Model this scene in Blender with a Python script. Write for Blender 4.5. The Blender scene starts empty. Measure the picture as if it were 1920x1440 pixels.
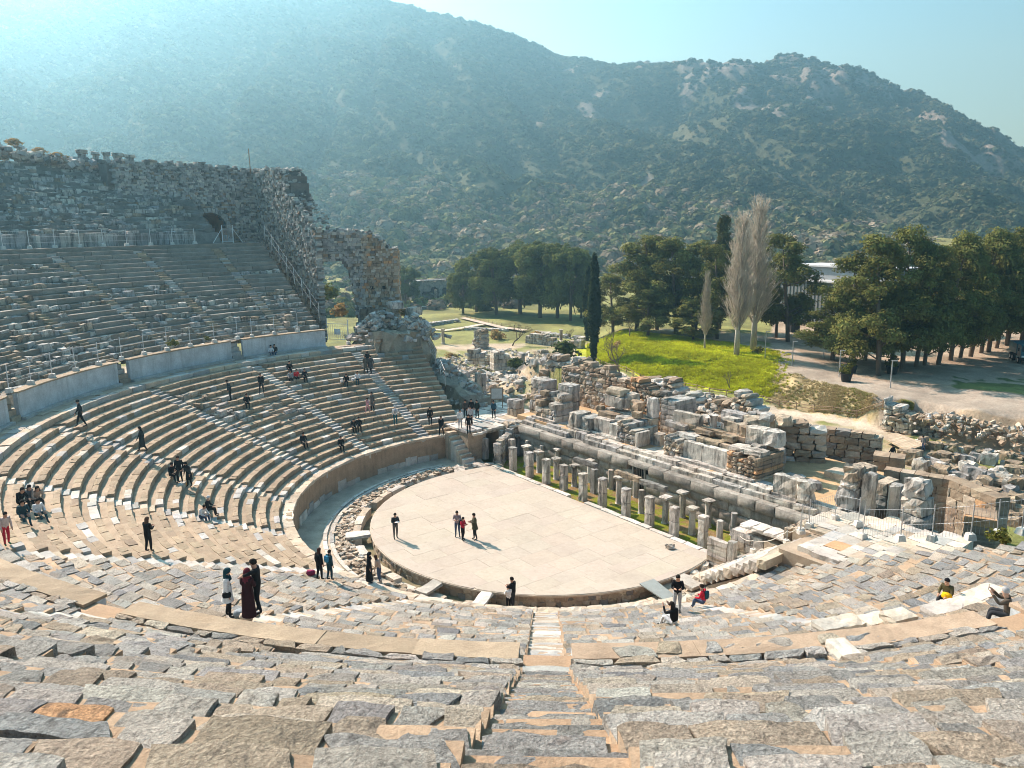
import bpy, math, random
import numpy as np
from mathutils import Vector, Matrix, noise as mnoise

# ------------------------------------------------------------------ camera, sky, sun, exposure
scene = bpy.context.scene
col = scene.collection
CF, CP, CR, CY = 1456.5, 0.201, -0.010, 0.044      # focal length in photo pixels, pitch, roll, yaw
CAM = np.array([0.0, -51.0, 19.65])

def _yaw(v):
    c, s = math.cos(CY), math.sin(CY)
    return np.array([c * v[0] - s * v[1], s * v[0] + c * v[1], v[2]])

_R = _yaw((1, 0, 0)); _U = _yaw((0, math.sin(CP), math.cos(CP))); _F = _yaw((0, math.cos(CP), -math.sin(CP)))
_r = math.cos(CR) * _R + math.sin(CR) * _U
_u = -math.sin(CR) * _R + math.cos(CR) * _U
cam_data = bpy.data.cameras.new('camera')
cam = bpy.data.objects.new('camera', cam_data)
col.objects.link(cam)
cam.matrix_world = Matrix(((_r[0], _u[0], -_F[0], CAM[0]), (_r[1], _u[1], -_F[1], CAM[1]), (_r[2], _u[2], -_F[2], CAM[2]), (0, 0, 0, 1)))
cam_data.sensor_width = 36.0
cam_data.lens = 36.0 * CF / 1920.0
cam_data.clip_start = 0.1
cam_data.clip_end = 6000.0
scene.camera = cam

SUN_AZ, SUN_EL = math.radians(138.0), math.radians(37.0)
sun_vec = Vector((math.cos(SUN_AZ) * math.cos(SUN_EL), math.sin(SUN_AZ) * math.cos(SUN_EL), math.sin(SUN_EL)))
world = bpy.data.worlds.new('World'); scene.world = world; world.use_nodes = True
wn = world.node_tree
for n in list(wn.nodes): wn.nodes.remove(n)
w_out = wn.nodes.new('ShaderNodeOutputWorld'); w_bg = wn.nodes.new('ShaderNodeBackground')
w_sky = wn.nodes.new('ShaderNodeTexSky'); w_sky.sky_type = 'NISHITA'; w_sky.sun_disc = False
w_sky.sun_elevation = SUN_EL; w_sky.sun_rotation = math.atan2(sun_vec.x, sun_vec.y)
w_sky.altitude = 30; w_sky.air_density = 1.0; w_sky.dust_density = 1.6; w_sky.ozone_density = 1.0
w_mix = wn.nodes.new('ShaderNodeMix'); w_mix.data_type = 'RGBA'; w_mix.blend_type = 'MULTIPLY'; w_mix.inputs[0].default_value = 1.0
wn.links.new(w_sky.outputs[0], w_mix.inputs[6]); w_mix.inputs[7].default_value = (0.72, 1.27, 1.36, 1)
wn.links.new(w_mix.outputs[2], w_bg.inputs[0]); w_bg.inputs[1].default_value = 0.07
wn.links.new(w_bg.outputs[0], w_out.inputs[0])

sun_data = bpy.data.lights.new('sun', 'SUN'); sun_data.energy = 5.0; sun_data.angle = math.radians(0.55); sun_data.color = (1.0, 0.975, 0.94)
sun = bpy.data.objects.new('sun', sun_data); col.objects.link(sun)
sun.rotation_euler = sun_vec.to_track_quat('Z', 'Y').to_euler(); sun.location = (-60, 60, 80)

scene.view_settings.view_transform = 'Standard'; scene.view_settings.look = 'None'
scene.view_settings.exposure = 1.14; scene.view_settings.gamma = 1.0; scene.view_settings.use_curve_mapping = False
scene.render.engine = 'CYCLES'
scene.cycles.use_denoising = True
scene.cycles.pixel_filter_type = 'BLACKMAN_HARRIS'; scene.cycles.filter_width = 1.0
try: scene.cycles.denoiser = 'OPENIMAGEDENOISE'
except Exception: pass
scene.cycles.max_bounces = 5; scene.cycles.diffuse_bounces = 3; scene.cycles.glossy_bounces = 1
scene.cycles.transmission_bounces = 2; scene.cycles.volume_bounces = 0; scene.cycles.transparent_max_bounces = 8
scene.cycles.caustics_reflective = False; scene.cycles.caustics_refractive = False

# ------------------------------------------------------------------ survey helpers (photo point -> place on a known level)
def ray(x, y):
    x = x - 960.0; y = 720.0 - y
    c, s = math.cos(CR), math.sin(CR)
    x, y = c * x - s * y, s * x + c * y
    return _yaw((x, CF * math.cos(CP) + y * math.sin(CP), -CF * math.sin(CP) + y * math.cos(CP)))

def at(x, y, z=0.0):
    d = ray(x, y); t = (z - CAM[2]) / d[2]
    return CAM + d * t

def at_dist(x, y, dist):
    d = ray(x, y); return CAM + d * (dist / math.hypot(d[0], d[1]))

def proj(P):
    v = np.asarray(P, float) - CAM
    w = v @ _F
    w = np.where(np.abs(w) < 1e-6, 1e-6, w)
    x = CF * (v @ _r) / w; y = CF * (v @ _u) / w
    return 960 + x, 720 - y, w

_A = np.array([.771, .637]); _A /= np.hypot(*_A)      # theatre axis, pointing to the stage
_T = np.array([_A[1], -_A[0]])                        # along the stage front
AXAZ = math.degrees(math.atan2(_A[1], _A[0]))
TZ = math.atan2(_T[1], _T[0])
def W(s, t, z=0.0):
    p = s * _A + t * _T
    return np.array([p[0], p[1], z])
def ST(p): return float(p[0] * _A[0] + p[1] * _A[1]), float(p[0] * _T[0] + p[1] * _T[1])
def pol(r, az, z=0.0):
    a = math.radians(az); return np.array([r * math.cos(a), r * math.sin(a), z])

rng = np.random.default_rng(7)
RND = random.Random(5)

# ------------------------------------------------------------------ object helpers
def tag(o, label=None, cat=None, group=None, kind=None):
    if label: o['label'] = label
    if cat: o['category'] = cat
    if group: o['group'] = group
    if kind: o['kind'] = kind
    return o

def empty(name, loc, label=None, cat=None, group=None, rz=0.0, kind=None):
    o = bpy.data.objects.new(name, None); col.objects.link(o)
    o.location = Vector([float(c) for c in loc]); o.rotation_euler = (0, 0, rz); o.empty_display_size = 0.2
    if cat and not kind: kind = 'thing'
    return tag(o, label, cat, group, kind)

def mesh_from(name, V, F, mats=None, tint=None, mat_idx=None, smooth=False, sharp=None):
    """V (n,3); F list of index arrays, each (m,k) with k = 3 or 4 (or one such array); tint (n,3)"""
    if isinstance(F, np.ndarray): F = [F]
    F = [np.asarray(f, np.int64) for f in F if len(f)]
    me = bpy.data.meshes.new(name)
    V = np.asarray(V, np.float32)
    me.vertices.add(len(V)); me.vertices.foreach_set('co', V.ravel())
    nl = sum(f.size for f in F); npoly = sum(len(f) for f in F)
    me.loops.add(nl); me.polygons.add(npoly)
    li = np.concatenate([f.ravel() for f in F]).astype(np.int32)
    sizes = np.concatenate([np.full(len(f), f.shape[1], np.int32) for f in F])
    starts = np.concatenate([[0], np.cumsum(sizes)[:-1]]).astype(np.int32)
    me.loops.foreach_set('vertex_index', li)
    me.polygons.foreach_set('loop_start', starts)
    try: me.polygons.foreach_set('loop_total', sizes)
    except Exception: pass
    if mat_idx is not None: me.polygons.foreach_set('material_index', np.asarray(mat_idx, np.int32))
    me.polygons.foreach_set('use_smooth', np.full(npoly, bool(smooth)))
    me.update(calc_edges=True); me.validate()
    if smooth and sharp: me.set_sharp_from_angle(angle=math.radians(sharp))
    if tint is not None:
        a = me.attributes.new('tint', 'FLOAT_COLOR', 'POINT')
        t = np.ones((len(V), 4), np.float32); t[:, :3] = tint
        a.data.foreach_set('color', t.ravel())
    for m in (mats if isinstance(mats, (list, tuple)) else [mats] if mats else []): me.materials.append(m)
    return me

def obj(name, me, parent=None, loc=None, rz=None):
    o = bpy.data.objects.new(name, me); col.objects.link(o)
    if parent is not None:
        o.parent = parent
    if loc is not None: o.location = Vector([float(c) for c in loc])
    if rz is not None: o.rotation_euler = (0, 0, rz)
    return o

def world_child(o, parent):
    """parent o (whose mesh is in world coordinates) so that it stays where it is"""
    o.parent = parent
    m = Matrix.Translation(parent.location) @ parent.rotation_euler.to_matrix().to_4x4()
    o.matrix_parent_inverse = m.inverted()
    return o

class MB:
    """collects quads/tris with tints into one mesh"""
    def __init__(self): self.V = []; self.Q = []; self.T3 = []; self.C = []; self.n = 0
    def add(self, V, quads=None, tris=None, tint=(.5, .5, .5)):
        V = np.asarray(V, float); self.V.append(V)
        if quads is not None and len(quads): self.Q.append(np.asarray(quads, np.int64) + self.n)
        if tris is not None and len(tris): self.T3.append(np.asarray(tris, np.int64) + self.n)
        tint = np.asarray(tint, float)
        self.C.append(np.broadcast_to(tint, (len(V), 3)) if tint.ndim == 1 else tint)
        self.n += len(V)
    def mesh(self, name, mats, smooth=False, sharp=None):
        F = []
        if self.Q: F.append(np.concatenate(self.Q))
        if self.T3: F.append(np.concatenate(self.T3))
        return mesh_from(name, np.concatenate(self.V), F, mats, np.concatenate(self.C), None, smooth, sharp)
    def build(self, name, mats, parent=None, smooth=False, sharp=None):
        o = obj(name, self.mesh(name, mats, smooth, sharp))
        if parent is not None: world_child(o, parent)
        return o

# ------------------------------------------------------------------ block templates
def lattice(nx, ny, nz):
    """surface lattice of the cube [-1,1]^3"""
    idx = {}; P = []; Q = []
    def vid(i, j, k):
        key = (i, j, k)
        if key not in idx:
            idx[key] = len(P); P.append((2 * i / nx - 1, 2 * j / ny - 1, 2 * k / nz - 1))
        return idx[key]
    for i in range(nx):
        for j in range(ny):
            Q.append([vid(i, j, nz), vid(i + 1, j, nz), vid(i + 1, j + 1, nz), vid(i, j + 1, nz)])
            Q.append([vid(i, j, 0), vid(i, j + 1, 0), vid(i + 1, j + 1, 0), vid(i + 1, j, 0)])
    for i in range(nx):
        for k in range(nz):
            Q.append([vid(i, 0, k), vid(i + 1, 0, k), vid(i + 1, 0, k + 1), vid(i, 0, k + 1)])
            Q.append([vid(i, ny, k), vid(i, ny, k + 1), vid(i + 1, ny, k + 1), vid(i + 1, ny, k)])
    for j in range(ny):
        for k in range(nz):
            Q.append([vid(0, j, k), vid(0, j, k + 1), vid(0, j + 1, k + 1), vid(0, j + 1, k)])
            Q.append([vid(nx, j, k), vid(nx, j + 1, k), vid(nx, j + 1, k + 1), vid(nx, j, k + 1)])
    return np.array(P, float), np.array(Q, np.int64)
L8 = lattice(1, 1, 1); L26 = lattice(2, 2, 2); LNEAR = lattice(12, 7, 3); LMID = lattice(6, 3, 2)
LCACHE = {}
def lat(n):
    if n not in LCACHE: LCACHE[n] = lattice(*n)
    return LCACHE[n]

def roundit(P, b):
    """pull edges and corners of the lattice inwards"""
    on = (np.abs(np.abs(P) - 1) < 1e-6).sum(1)
    f = np.where(on >= 3, 1 - 1.6 * b, np.where(on == 2, 1 - b, 1.0))
    return P * f[:, None]

def box_pts(c, half, rz=0.0, n=(2, 2, 2), b=0.06, jit=0.03, tilt=0.0, rg=None):
    """irregular block centred at c; half sizes along own x, y, z; jit in metres"""
    P, Q = lat(n)
    rg = rg or rng
    p = roundit(P, b) * np.asarray(half, float)
    p = p + rg.normal(0, 1, p.shape) * jit
    if tilt:
        a, e = rg.normal(0, tilt, 2)
        p = p @ np.array([[1, 0, a], [0, 1, e], [-a, -e, 1]]).T
    ca, sa = math.cos(rz), math.sin(rz)
    p = p @ np.array([[ca, -sa, 0], [sa, ca, 0], [0, 0, 1]]).T
    return p + np.asarray(c, float), Q

def ring_pts(r0, r1, a0, a1, z0, z1, n=(2, 2, 2), b=0.05, jit=0.02, skew=(0, 0), rg=None):
    P, Q = lat(n)
    rg = rg or rng
    p = roundit(P, b)
    u = (p[:, 0] + 1) / 2; v = (p[:, 1] + 1) / 2; w = (p[:, 2] + 1) / 2
    A0 = a0 + skew[0] * (v - .5); A1 = a1 + skew[1] * (v - .5)
    a = np.radians(A0 + (A1 - A0) * u); r = r0 + (r1 - r0) * v; z = z0 + (z1 - z0) * w
    o = np.stack([r * np.cos(a), r * np.sin(a), z], 1)
    return o + rg.normal(0, 1, o.shape) * jit, Q[:, ::-1]

def tube(pts, rad, k=6, cap=True):
    """tapered tube along pts; rad scalar or list"""
    pts = np.asarray(pts, float); m = len(pts)
    rad = np.broadcast_to(np.asarray(rad, float), (m,))
    V = []; Q = []
    for i in range(m):
        d = pts[min(i + 1, m - 1)] - pts[max(i - 1, 0)]
        d = d / (np.linalg.norm(d) + 1e-9)
        a = np.cross(d, (0, 0, 1) if abs(d[2]) < .9 else (1, 0, 0)); a /= np.linalg.norm(a) + 1e-9
        b = np.cross(d, a)
        for j in range(k):
            t = 2 * math.pi * j / k
            V.append(pts[i] + rad[i] * (math.cos(t) * a + math.sin(t) * b))
    for i in range(m - 1):
        for j in range(k):
            Q.append([i * k + j, i * k + (j + 1) % k, (i + 1) * k + (j + 1) % k, (i + 1) * k + j])
    T3 = []
    if cap:
        V.append(pts[0]); V.append(pts[-1]); n0 = m * k
        for j in range(k):
            T3.append([n0, (j + 1) % k, j]); T3.append([n0 + 1, (m - 1) * k + j, (m - 1) * k + (j + 1) % k])
    return np.array(V), np.array(Q), np.array(T3)

def lathe(profile, k=12, c=(0, 0, 0)):
    """profile [(r, z)...] turned round z"""
    V = []; Q = []
    for r, z in profile:
        for j in range(k):
            t = 2 * math.pi * j / k
            V.append((c[0] + r * math.cos(t), c[1] + r * math.sin(t), c[2] + z))
    m = len(profile)
    for i in range(m - 1):
        for j in range(k):
            Q.append([i * k + j, i * k + (j + 1) % k, (i + 1) * k + (j + 1) % k, (i + 1) * k + j])
    T3 = []
    V.append((c[0], c[1], c[2] + profile[0][1])); V.append((c[0], c[1], c[2] + profile[-1][1])); n0 = m * k
    for j in range(k):
        T3.append([n0, (j + 1) % k, j]); T3.append([n0 + 1, (m - 1) * k + j, (m - 1) * k + (j + 1) % k])
    return np.array(V, float), np.array(Q), np.array(T3)

def fbm(x, y, z=0.0, oct=4, seed=0.0):
    return mnoise.fractal(Vector((x + seed, y - seed * .7, z)), 0.6, 2.1, oct)

# ------------------------------------------------------------------ materials
def nodes(m):
    m.use_nodes = True; nt = m.node_tree
    for n in list(nt.nodes): nt.nodes.remove(n)
    return nt
def N(nt, t, **kw):
    n = nt.nodes.new(t)
    for k, v in kw.items(): setattr(n, k, v)
    return n
def mixc(nt, a, b, fac, blend='MIX'):
    m = N(nt, 'ShaderNodeMix', data_type='RGBA', blend_type=blend)
    for i, v in ((6, a), (7, b)):
        if hasattr(v, 'links'): nt.links.new(v, m.inputs[i])
        else: m.inputs[i].default_value = (*v, 1) if len(v) == 3 else v
    if hasattr(fac, 'links'): nt.links.new(fac, m.inputs[0])
    else: m.inputs[0].default_value = fac
    return m.outputs[2]
def noise_node(nt, vec, scale, detail=5, rough=.6, dist=0.0):
    n = N(nt, 'ShaderNodeTexNoise'); n.inputs['Scale'].default_value = scale; n.inputs['Detail'].default_value = detail
    n.inputs['Roughness'].default_value = rough; n.inputs['Distortion'].default_value = dist
    nt.links.new(vec, n.inputs['Vector']); return n.outputs[0]
def ramp(nt, fac, p0, p1, v0=0.0, v1=1.0):
    r = N(nt, 'ShaderNodeMapRange'); r.inputs[1].default_value = p0; r.inputs[2].default_value = p1
    r.inputs[3].default_value = v0; r.inputs[4].default_value = v1; nt.links.new(fac, r.inputs[0]); return r.outputs[0]
def scaled(nt, vec, s):
    m = N(nt, 'ShaderNodeMapping'); m.inputs['Scale'].default_value = s; nt.links.new(vec, m.inputs[0]); return m.outputs[0]
def gray(nt, f):
    c = N(nt, 'ShaderNodeCombineColor')
    for i in range(3): nt.links.new(f, c.inputs[i])
    return c.outputs[0]

def stone_mat(name, var=(.72, 1.25), vscale=.9, speck=(.8, 1.18), sscale=11, stain=.55, stain_col=(.075, .07, .062), stain_lo=.52, stain_hi=.72,
              streak=(1.6, 1.6, .35), warm=.25, warm_col=(.50, .34, .20), bump=.35, bscale=7.0, bdist=.05, fine=45, use_tint=True, base=(.4, .4, .4), rough=.92, pit=0.0):
    m = bpy.data.materials.new(name); nt = nodes(m)
    out = N(nt, 'ShaderNodeOutputMaterial'); bs = N(nt, 'ShaderNodeBsdfPrincipled')
    geo = N(nt, 'ShaderNodeNewGeometry'); pos = geo.outputs['Position']
    if use_tint:
        at_ = N(nt, 'ShaderNodeAttribute', attribute_name='tint'); c = at_.outputs['Color']
    else:
        rgb = N(nt, 'ShaderNodeRGB'); rgb.outputs[0].default_value = (*base, 1); c = rgb.outputs[0]
    n1 = noise_node(nt, pos, vscale, 6, .65)
    c = mixc(nt, c, gray(nt, ramp(nt, n1, .25, .75, *var)), 1.0, 'MULTIPLY')
    n2 = noise_node(nt, pos, sscale, 6, .75, .4)
    c = mixc(nt, c, gray(nt, ramp(nt, n2, .3, .7, *speck)), 1.0, 'MULTIPLY')
    n3 = noise_node(nt, pos, vscale * .55, 4, .6, .6)
    c = mixc(nt, c, warm_col, ramp(nt, n3, .55, .8, 0, warm))
    st = noise_node(nt, scaled(nt, pos, streak), 1.0, 7, .72, .3)
    c = mixc(nt, c, stain_col, ramp(nt, st, stain_lo, stain_hi, 0, stain))
    nt.links.new(c, bs.inputs['Base Color']); bs.inputs['Roughness'].default_value = rough
    bs.inputs['Specular IOR Level'].default_value = .15
    h = noise_node(nt, pos, bscale, 8, .68, .3)
    h2 = noise_node(nt, pos, fine, 4, .7)
    ad = N(nt, 'ShaderNodeMath', operation='MULTIPLY_ADD'); nt.links.new(h2, ad.inputs[0]); ad.inputs[1].default_value = .35; nt.links.new(h, ad.inputs[2])
    hh = ad.outputs[0]
    if pit:
        v = N(nt, 'ShaderNodeTexVoronoi'); v.inputs['Scale'].default_value = bscale * 2.2; nt.links.new(pos, v.inputs['Vector'])
        a2 = N(nt, 'ShaderNodeMath', operation='MULTIPLY_ADD'); nt.links.new(v.outputs['Distance'], a2.inputs[0]); a2.inputs[1].default_value = pit; nt.links.new(hh, a2.inputs[2]); hh = a2.outputs[0]
    b = N(nt, 'ShaderNodeBump'); b.inputs['Strength'].default_value = bump; b.inputs['Distance'].default_value = bdist
    nt.links.new(hh, b.inputs['Height']); nt.links.new(b.outputs[0], bs.inputs['Normal'])
    nt.links.new(bs.outputs[0], out.inputs[0])
    return m

def plain_mat(name, colr, rough=.7, var=.12, scale=8, bump=0.0, metal=0.0, spec=.3):
    m = bpy.data.materials.new(name); nt = nodes(m)
    out = N(nt, 'ShaderNodeOutputMaterial'); bs = N(nt, 'ShaderNodeBsdfPrincipled')
    tc = N(nt, 'ShaderNodeTexCoord')
    n = noise_node(nt, tc.outputs['Object'], scale, 4, .6)
    c = mixc(nt, colr, gray(nt, ramp(nt, n, .3, .7, 1 - var, 1 + var)), 1.0, 'MULTIPLY')
    nt.links.new(c, bs.inputs['Base Color']); bs.inputs['Roughness'].default_value = rough; bs.inputs['Metallic'].default_value = metal
    bs.inputs['Specular IOR Level'].default_value = spec
    if bump:
        b = N(nt, 'ShaderNodeBump'); b.inputs['Strength'].default_value = bump; b.inputs['Distance'].default_value = .03
        nt.links.new(n, b.inputs['Height']); nt.links.new(b.outputs[0], bs.inputs['Normal'])
    nt.links.new(bs.outputs[0], out.inputs[0]); return m

def leaf_mat(name, trans=.3, instancer=False, rough=.75, nscale=.35):
    m = bpy.data.materials.new(name); nt = nodes(m)
    out = N(nt, 'ShaderNodeOutputMaterial'); geo = N(nt, 'ShaderNodeNewGeometry')
    a = N(nt, 'ShaderNodeAttribute', attribute_name='tint'); c = a.outputs['Color']
    if instancer:
        a2 = N(nt, 'ShaderNodeAttribute', attribute_name='itint', attribute_type='INSTANCER')
        c = mixc(nt, c, a2.outputs['Color'], 1.0, 'MULTIPLY')
    n = noise_node(nt, geo.outputs['Position'], nscale, 3, .6)
    c = mixc(nt, c, gray(nt, ramp(nt, n, .3, .7, .75, 1.3)), 1.0, 'MULTIPLY')
    d = N(nt, 'ShaderNodeBsdfDiffuse'); t = N(nt, 'ShaderNodeBsdfTranslucent'); mx = N(nt, 'ShaderNodeMixShader')
    nt.links.new(c, d.inputs[0]); nt.links.new(c, t.inputs[0]); mx.inputs[0].default_value = trans
    nt.links.new(d.outputs[0], mx.inputs[1]); nt.links.new(t.outputs[0], mx.inputs[2]); nt.links.new(mx.outputs[0], out.inputs[0])
    return m

M = {}
M['seat'] = stone_mat('seat_stone', bump=.55, bscale=5, bdist=.05, stain=.35, stain_lo=.56, stain_hi=.78, streak=(1.2, 1.2, 1.2), warm=.35)
M['slab'] = stone_mat('slab_stone', vscale=1.3, bump=1.0, bscale=15, bdist=.11, stain=.72, stain_lo=.53, stain_hi=.68, streak=(9, 4, 6), speck=(.42, 1.42), sscale=30, warm=.45, pit=.16, fine=80)
M['mortar'] = stone_mat('mortar', bump=.55, bscale=14, stain=.4, stain_col=(.17, .12, .08), stain_lo=.5, stain_hi=.75, streak=(1.1, 1.1, 1.1), speck=(.75, 1.2), sscale=22, warm=.3, use_tint=True)
M['step'] = stone_mat('step_marble', bump=.4, bscale=8, stain=.25, streak=(2, 2, 2), warm=.15)
M['ruin'] = stone_mat('weathered_marble', bump=.7, bscale=4.5, bdist=.06, stain=.9, stain_lo=.46, stain_hi=.64, streak=(2.4, 2.4, .5), warm=.6, warm_col=(.46, .34, .22))
M['rustic'] = stone_mat('rusticated_limestone', bump=1.0, bscale=7, bdist=.07, stain=.7, stain_lo=.45, stain_hi=.7, streak=(1.4, 1.4, .8), warm=.12)
M['rubble'] = stone_mat('rubble_stone', bump=.6, bscale=6, bdist=.06, stain=.5, stain_lo=.48, stain_hi=.7, streak=(1, 1, 1), warm=.2)
M['plaster'] = stone_mat('wall_plaster', bump=.25, bscale=6, stain=.5, stain_col=(.16, .16, .15), stain_lo=.5, stain_hi=.75, streak=(3.0, 3.0, .25), warm=.1)
M['podium'] = stone_mat('podium_stucco', bump=.4, bscale=8, stain=.55, stain_col=(.12, .09, .06), stain_lo=.47, stain_hi=.75, streak=(2.2, 2.2, .25), warm=.25)
M['floor'] = stone_mat('orchestra_marble', var=(.9, 1.08), vscale=.5, speck=(.93, 1.06), sscale=4, bump=.2, bscale=14, stain=.38, stain_col=(.26, .20, .14), stain_lo=.54, stain_hi=.8, streak=(1.6, 1.6, 1.6), warm=.2, warm_col=(.55, .45, .33))
M['leaf'] = leaf_mat('foliage')
M['shrub'] = leaf_mat('hillside_foliage', .22, True, nscale=.03)
M['bark'] = stone_mat('bark', bump=.8, bscale=10, stain=.5, streak=(5, 5, .5), warm=.1)
M['metal'] = plain_mat('galvanised_metal', (.45, .46, .46), .45, .1, 6, 0, .6)
M['dark'] = plain_mat('dark_opening', (.012, .012, .012), .9, .1)  # near-black fill, stands in for the shade inside openings
M['concrete'] = plain_mat('concrete_foot', (.55, .52, .46), .9, .15, 6, .3)
M['wood'] = plain_mat('weathered_wood', (.22, .15, .09), .8, .25, 9, .3)
# ------------------------------------------------------------------ the theatre: orchestra, seating banks, walls
R_P, Z_P = 16.84, 1.78                   # podium wall round the orchestra
LOW_N, LOW_RUN, LOW_RISE = 19, .782, .3195
R_D1, Z_D1 = R_P + LOW_N * LOW_RUN, Z_P + LOW_N * LOW_RISE     # first walkway: 31.7, 7.85
R_W1, Z_W1 = 33.7, 9.65                  # first walkway wall (front face, top)
R_M = 34.6
MID_N, MID_RUN, MID_RISE = 21, .705, .40
R_D2, Z_D2 = R_M + MID_N * MID_RUN, Z_W1 + MID_N * MID_RISE    # second walkway: 49.4, 18.05
R_W2, Z_W2 = 51.4, 19.35
R_U = 52.2
UP_N, UP_RUN, UP_RISE = 19, .74, .42
STAIRS = [127.3, 147.0, 167.5, 188.4, 208.2, 229.6, 249.6, 270.0, 290.5]
MIDSTAIRS = STAIRS[1:] + [137.2, 157.2, 178.0, 198.2, 218.8, 239.5, 259.9, 280.2, 300.5]

PAL = dict(
    grey=(.385, .37, .34), blue=(.31, .312, .30), tan=(.46, .375, .28), white=(.54, .505, .445), pale=(.50, .455, .39),
    orange=(.52, .30, .16), brown=(.33, .25, .175), seat=(.33, .255, .175), dark=(.20, .19, .17), cream=(.56, .48, .38))
def pick(weights):
    ks = list(weights); w = np.array([weights[k] for k in ks], float); k = ks[rng.choice(len(ks), p=w / w.sum())]
    c = np.array(PAL[k]) * rng.uniform(.82, 1.18)
    return np.clip(c * (1 + rng.normal(0, .010, 3)), .02, .8)

def in_view(p, mx=320, my=420):
    x, y, w = proj(p)
    return w > .3 and -mx < x < 1920 + mx and -my < y < 1440 + my
def visible_arc(r, a, z): return in_view(pol(r, a, z))

PIECES = {}          # bank name -> list of (score, V, Q, tint, name, matkey)
def piece(bank, V, Q, tint, name='stone', mat='seat'):
    c = V.mean(0); d = np.linalg.norm(c - CAM); s = np.linalg.norm(V.max(0) - V.min(0)) / max(d, 1)
    x, y, w = proj(c)
    if w < .3 or not (-60 < x < 1980 and -40 < y < 1560): s *= .05
    PIECES.setdefault(bank, []).append((s, V, Q, tint, name, mat))

def flush(bank, parent, limit=290, min_score=.0045):
    L = sorted(PIECES[bank], key=lambda q: -q[0])
    rest = {}
    for i, (s, V, Q, tint, name, mat) in enumerate(L):
        if i < limit and s > min_score:
            me = mesh_from(name, V, Q, M[mat], np.broadcast_to(np.asarray(tint), (len(V), 3)), None, len(V) > 60, 40)
            world_child(obj(name, me), parent)
        else:
            mb = rest.setdefault(mat, MB()); mb.add(V, Q, None, tint)
    for k, mb in rest.items():
        o = mb.build('stone_mass' if k != 'mortar' else 'paving_mass', M[k], parent); o['kind'] = 'stuff'

def shape_noise(V, amp, freq, seed):
    out = V.copy()
    for i, p in enumerate(V):
        v = mnoise.noise_vector(Vector(p * freq + seed)); w_ = mnoise.noise_vector(Vector(p * freq * 3.1 + seed))
        out[i] += amp * (np.array(v) + .45 * np.array(w_))
    return out

def stair_gaps(r, angles, width, a0, a1):
    """wedges between the stairways on radius r"""
    hw = math.degrees(width / 2 / r); cuts = sorted(a for a in angles if a0 - 1 < a < a1 + 1)
    w = []; cur = a0
    for a in cuts:
        if a - hw > cur: w.append((cur, a - hw))
        cur = a + hw
    if a1 > cur: w.append((cur, a1))
    return w

def core_mesh(prof, a0, a1, step, tint, jit=.012):
    """stepped shell; prof [(r, z)...]"""
    na = max(2, int((a1 - a0) / step)); A = np.radians(np.linspace(a0, a1, na + 1))
    prof = np.array(prof); m = len(prof)
    V = np.zeros((na + 1, m, 3))
    V[:, :, 0] = prof[None, :, 0] * np.cos(A)[:, None]; V[:, :, 1] = prof[None, :, 0] * np.sin(A)[:, None]; V[:, :, 2] = prof[None, :, 1]
    V += rng.normal(0, jit, V.shape)
    i, j = np.meshgrid(np.arange(na), np.arange(m - 1), indexing='ij')
    a = (i * m + j).ravel(); Q = np.stack([a, a + 1, a + m + 1, a + m], 1)
    return V.reshape(-1, 3), Q, tint

NEARW = dict(grey=4.2, blue=.8, tan=2.8, white=1.1, pale=4.0, cream=1.6, orange=.03)
FRONTW = dict(seat=12, pale=.8, grey=1)
STEPW = dict(white=.5, pale=3, grey=4, tan=2)

def near_block(bank, r0, r1, a0, a1, z0, z1, tint, mat='slab', gapm=.03):
    """a slab seen close by: fine lattice, broken outline"""
    c = pol((r0 + r1) / 2, (a0 + a1) / 2, z1); d = np.linalg.norm(c - CAM)
    g = math.degrees(gapm / r0)
    sk = rng.normal(0, .13 / r0 * 57.3, 2)
    if d < 9: n = (14, 8, 3)
    elif d < 16: n = (8, 5, 2)
    elif d < 26: n = (4, 3, 2)
    else: n = (2, 2, 1)
    V, Q = ring_pts(r0 + rng.normal(0, .04), r1 - gapm, a0 + g, a1 - g, z0, z1, n, .02 if d < 16 else .05, .0 if d < 16 else .012, sk)
    if d < 26:
        V = shape_noise(V, .035 if d < 16 else .03, 2.2, rng.uniform(0, 50, 3))
        if d < 16: V = shape_noise(V, .007, 7.0, rng.uniform(0, 50, 3))
    piece(bank, V, Q, tint, 'stone', mat)

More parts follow.
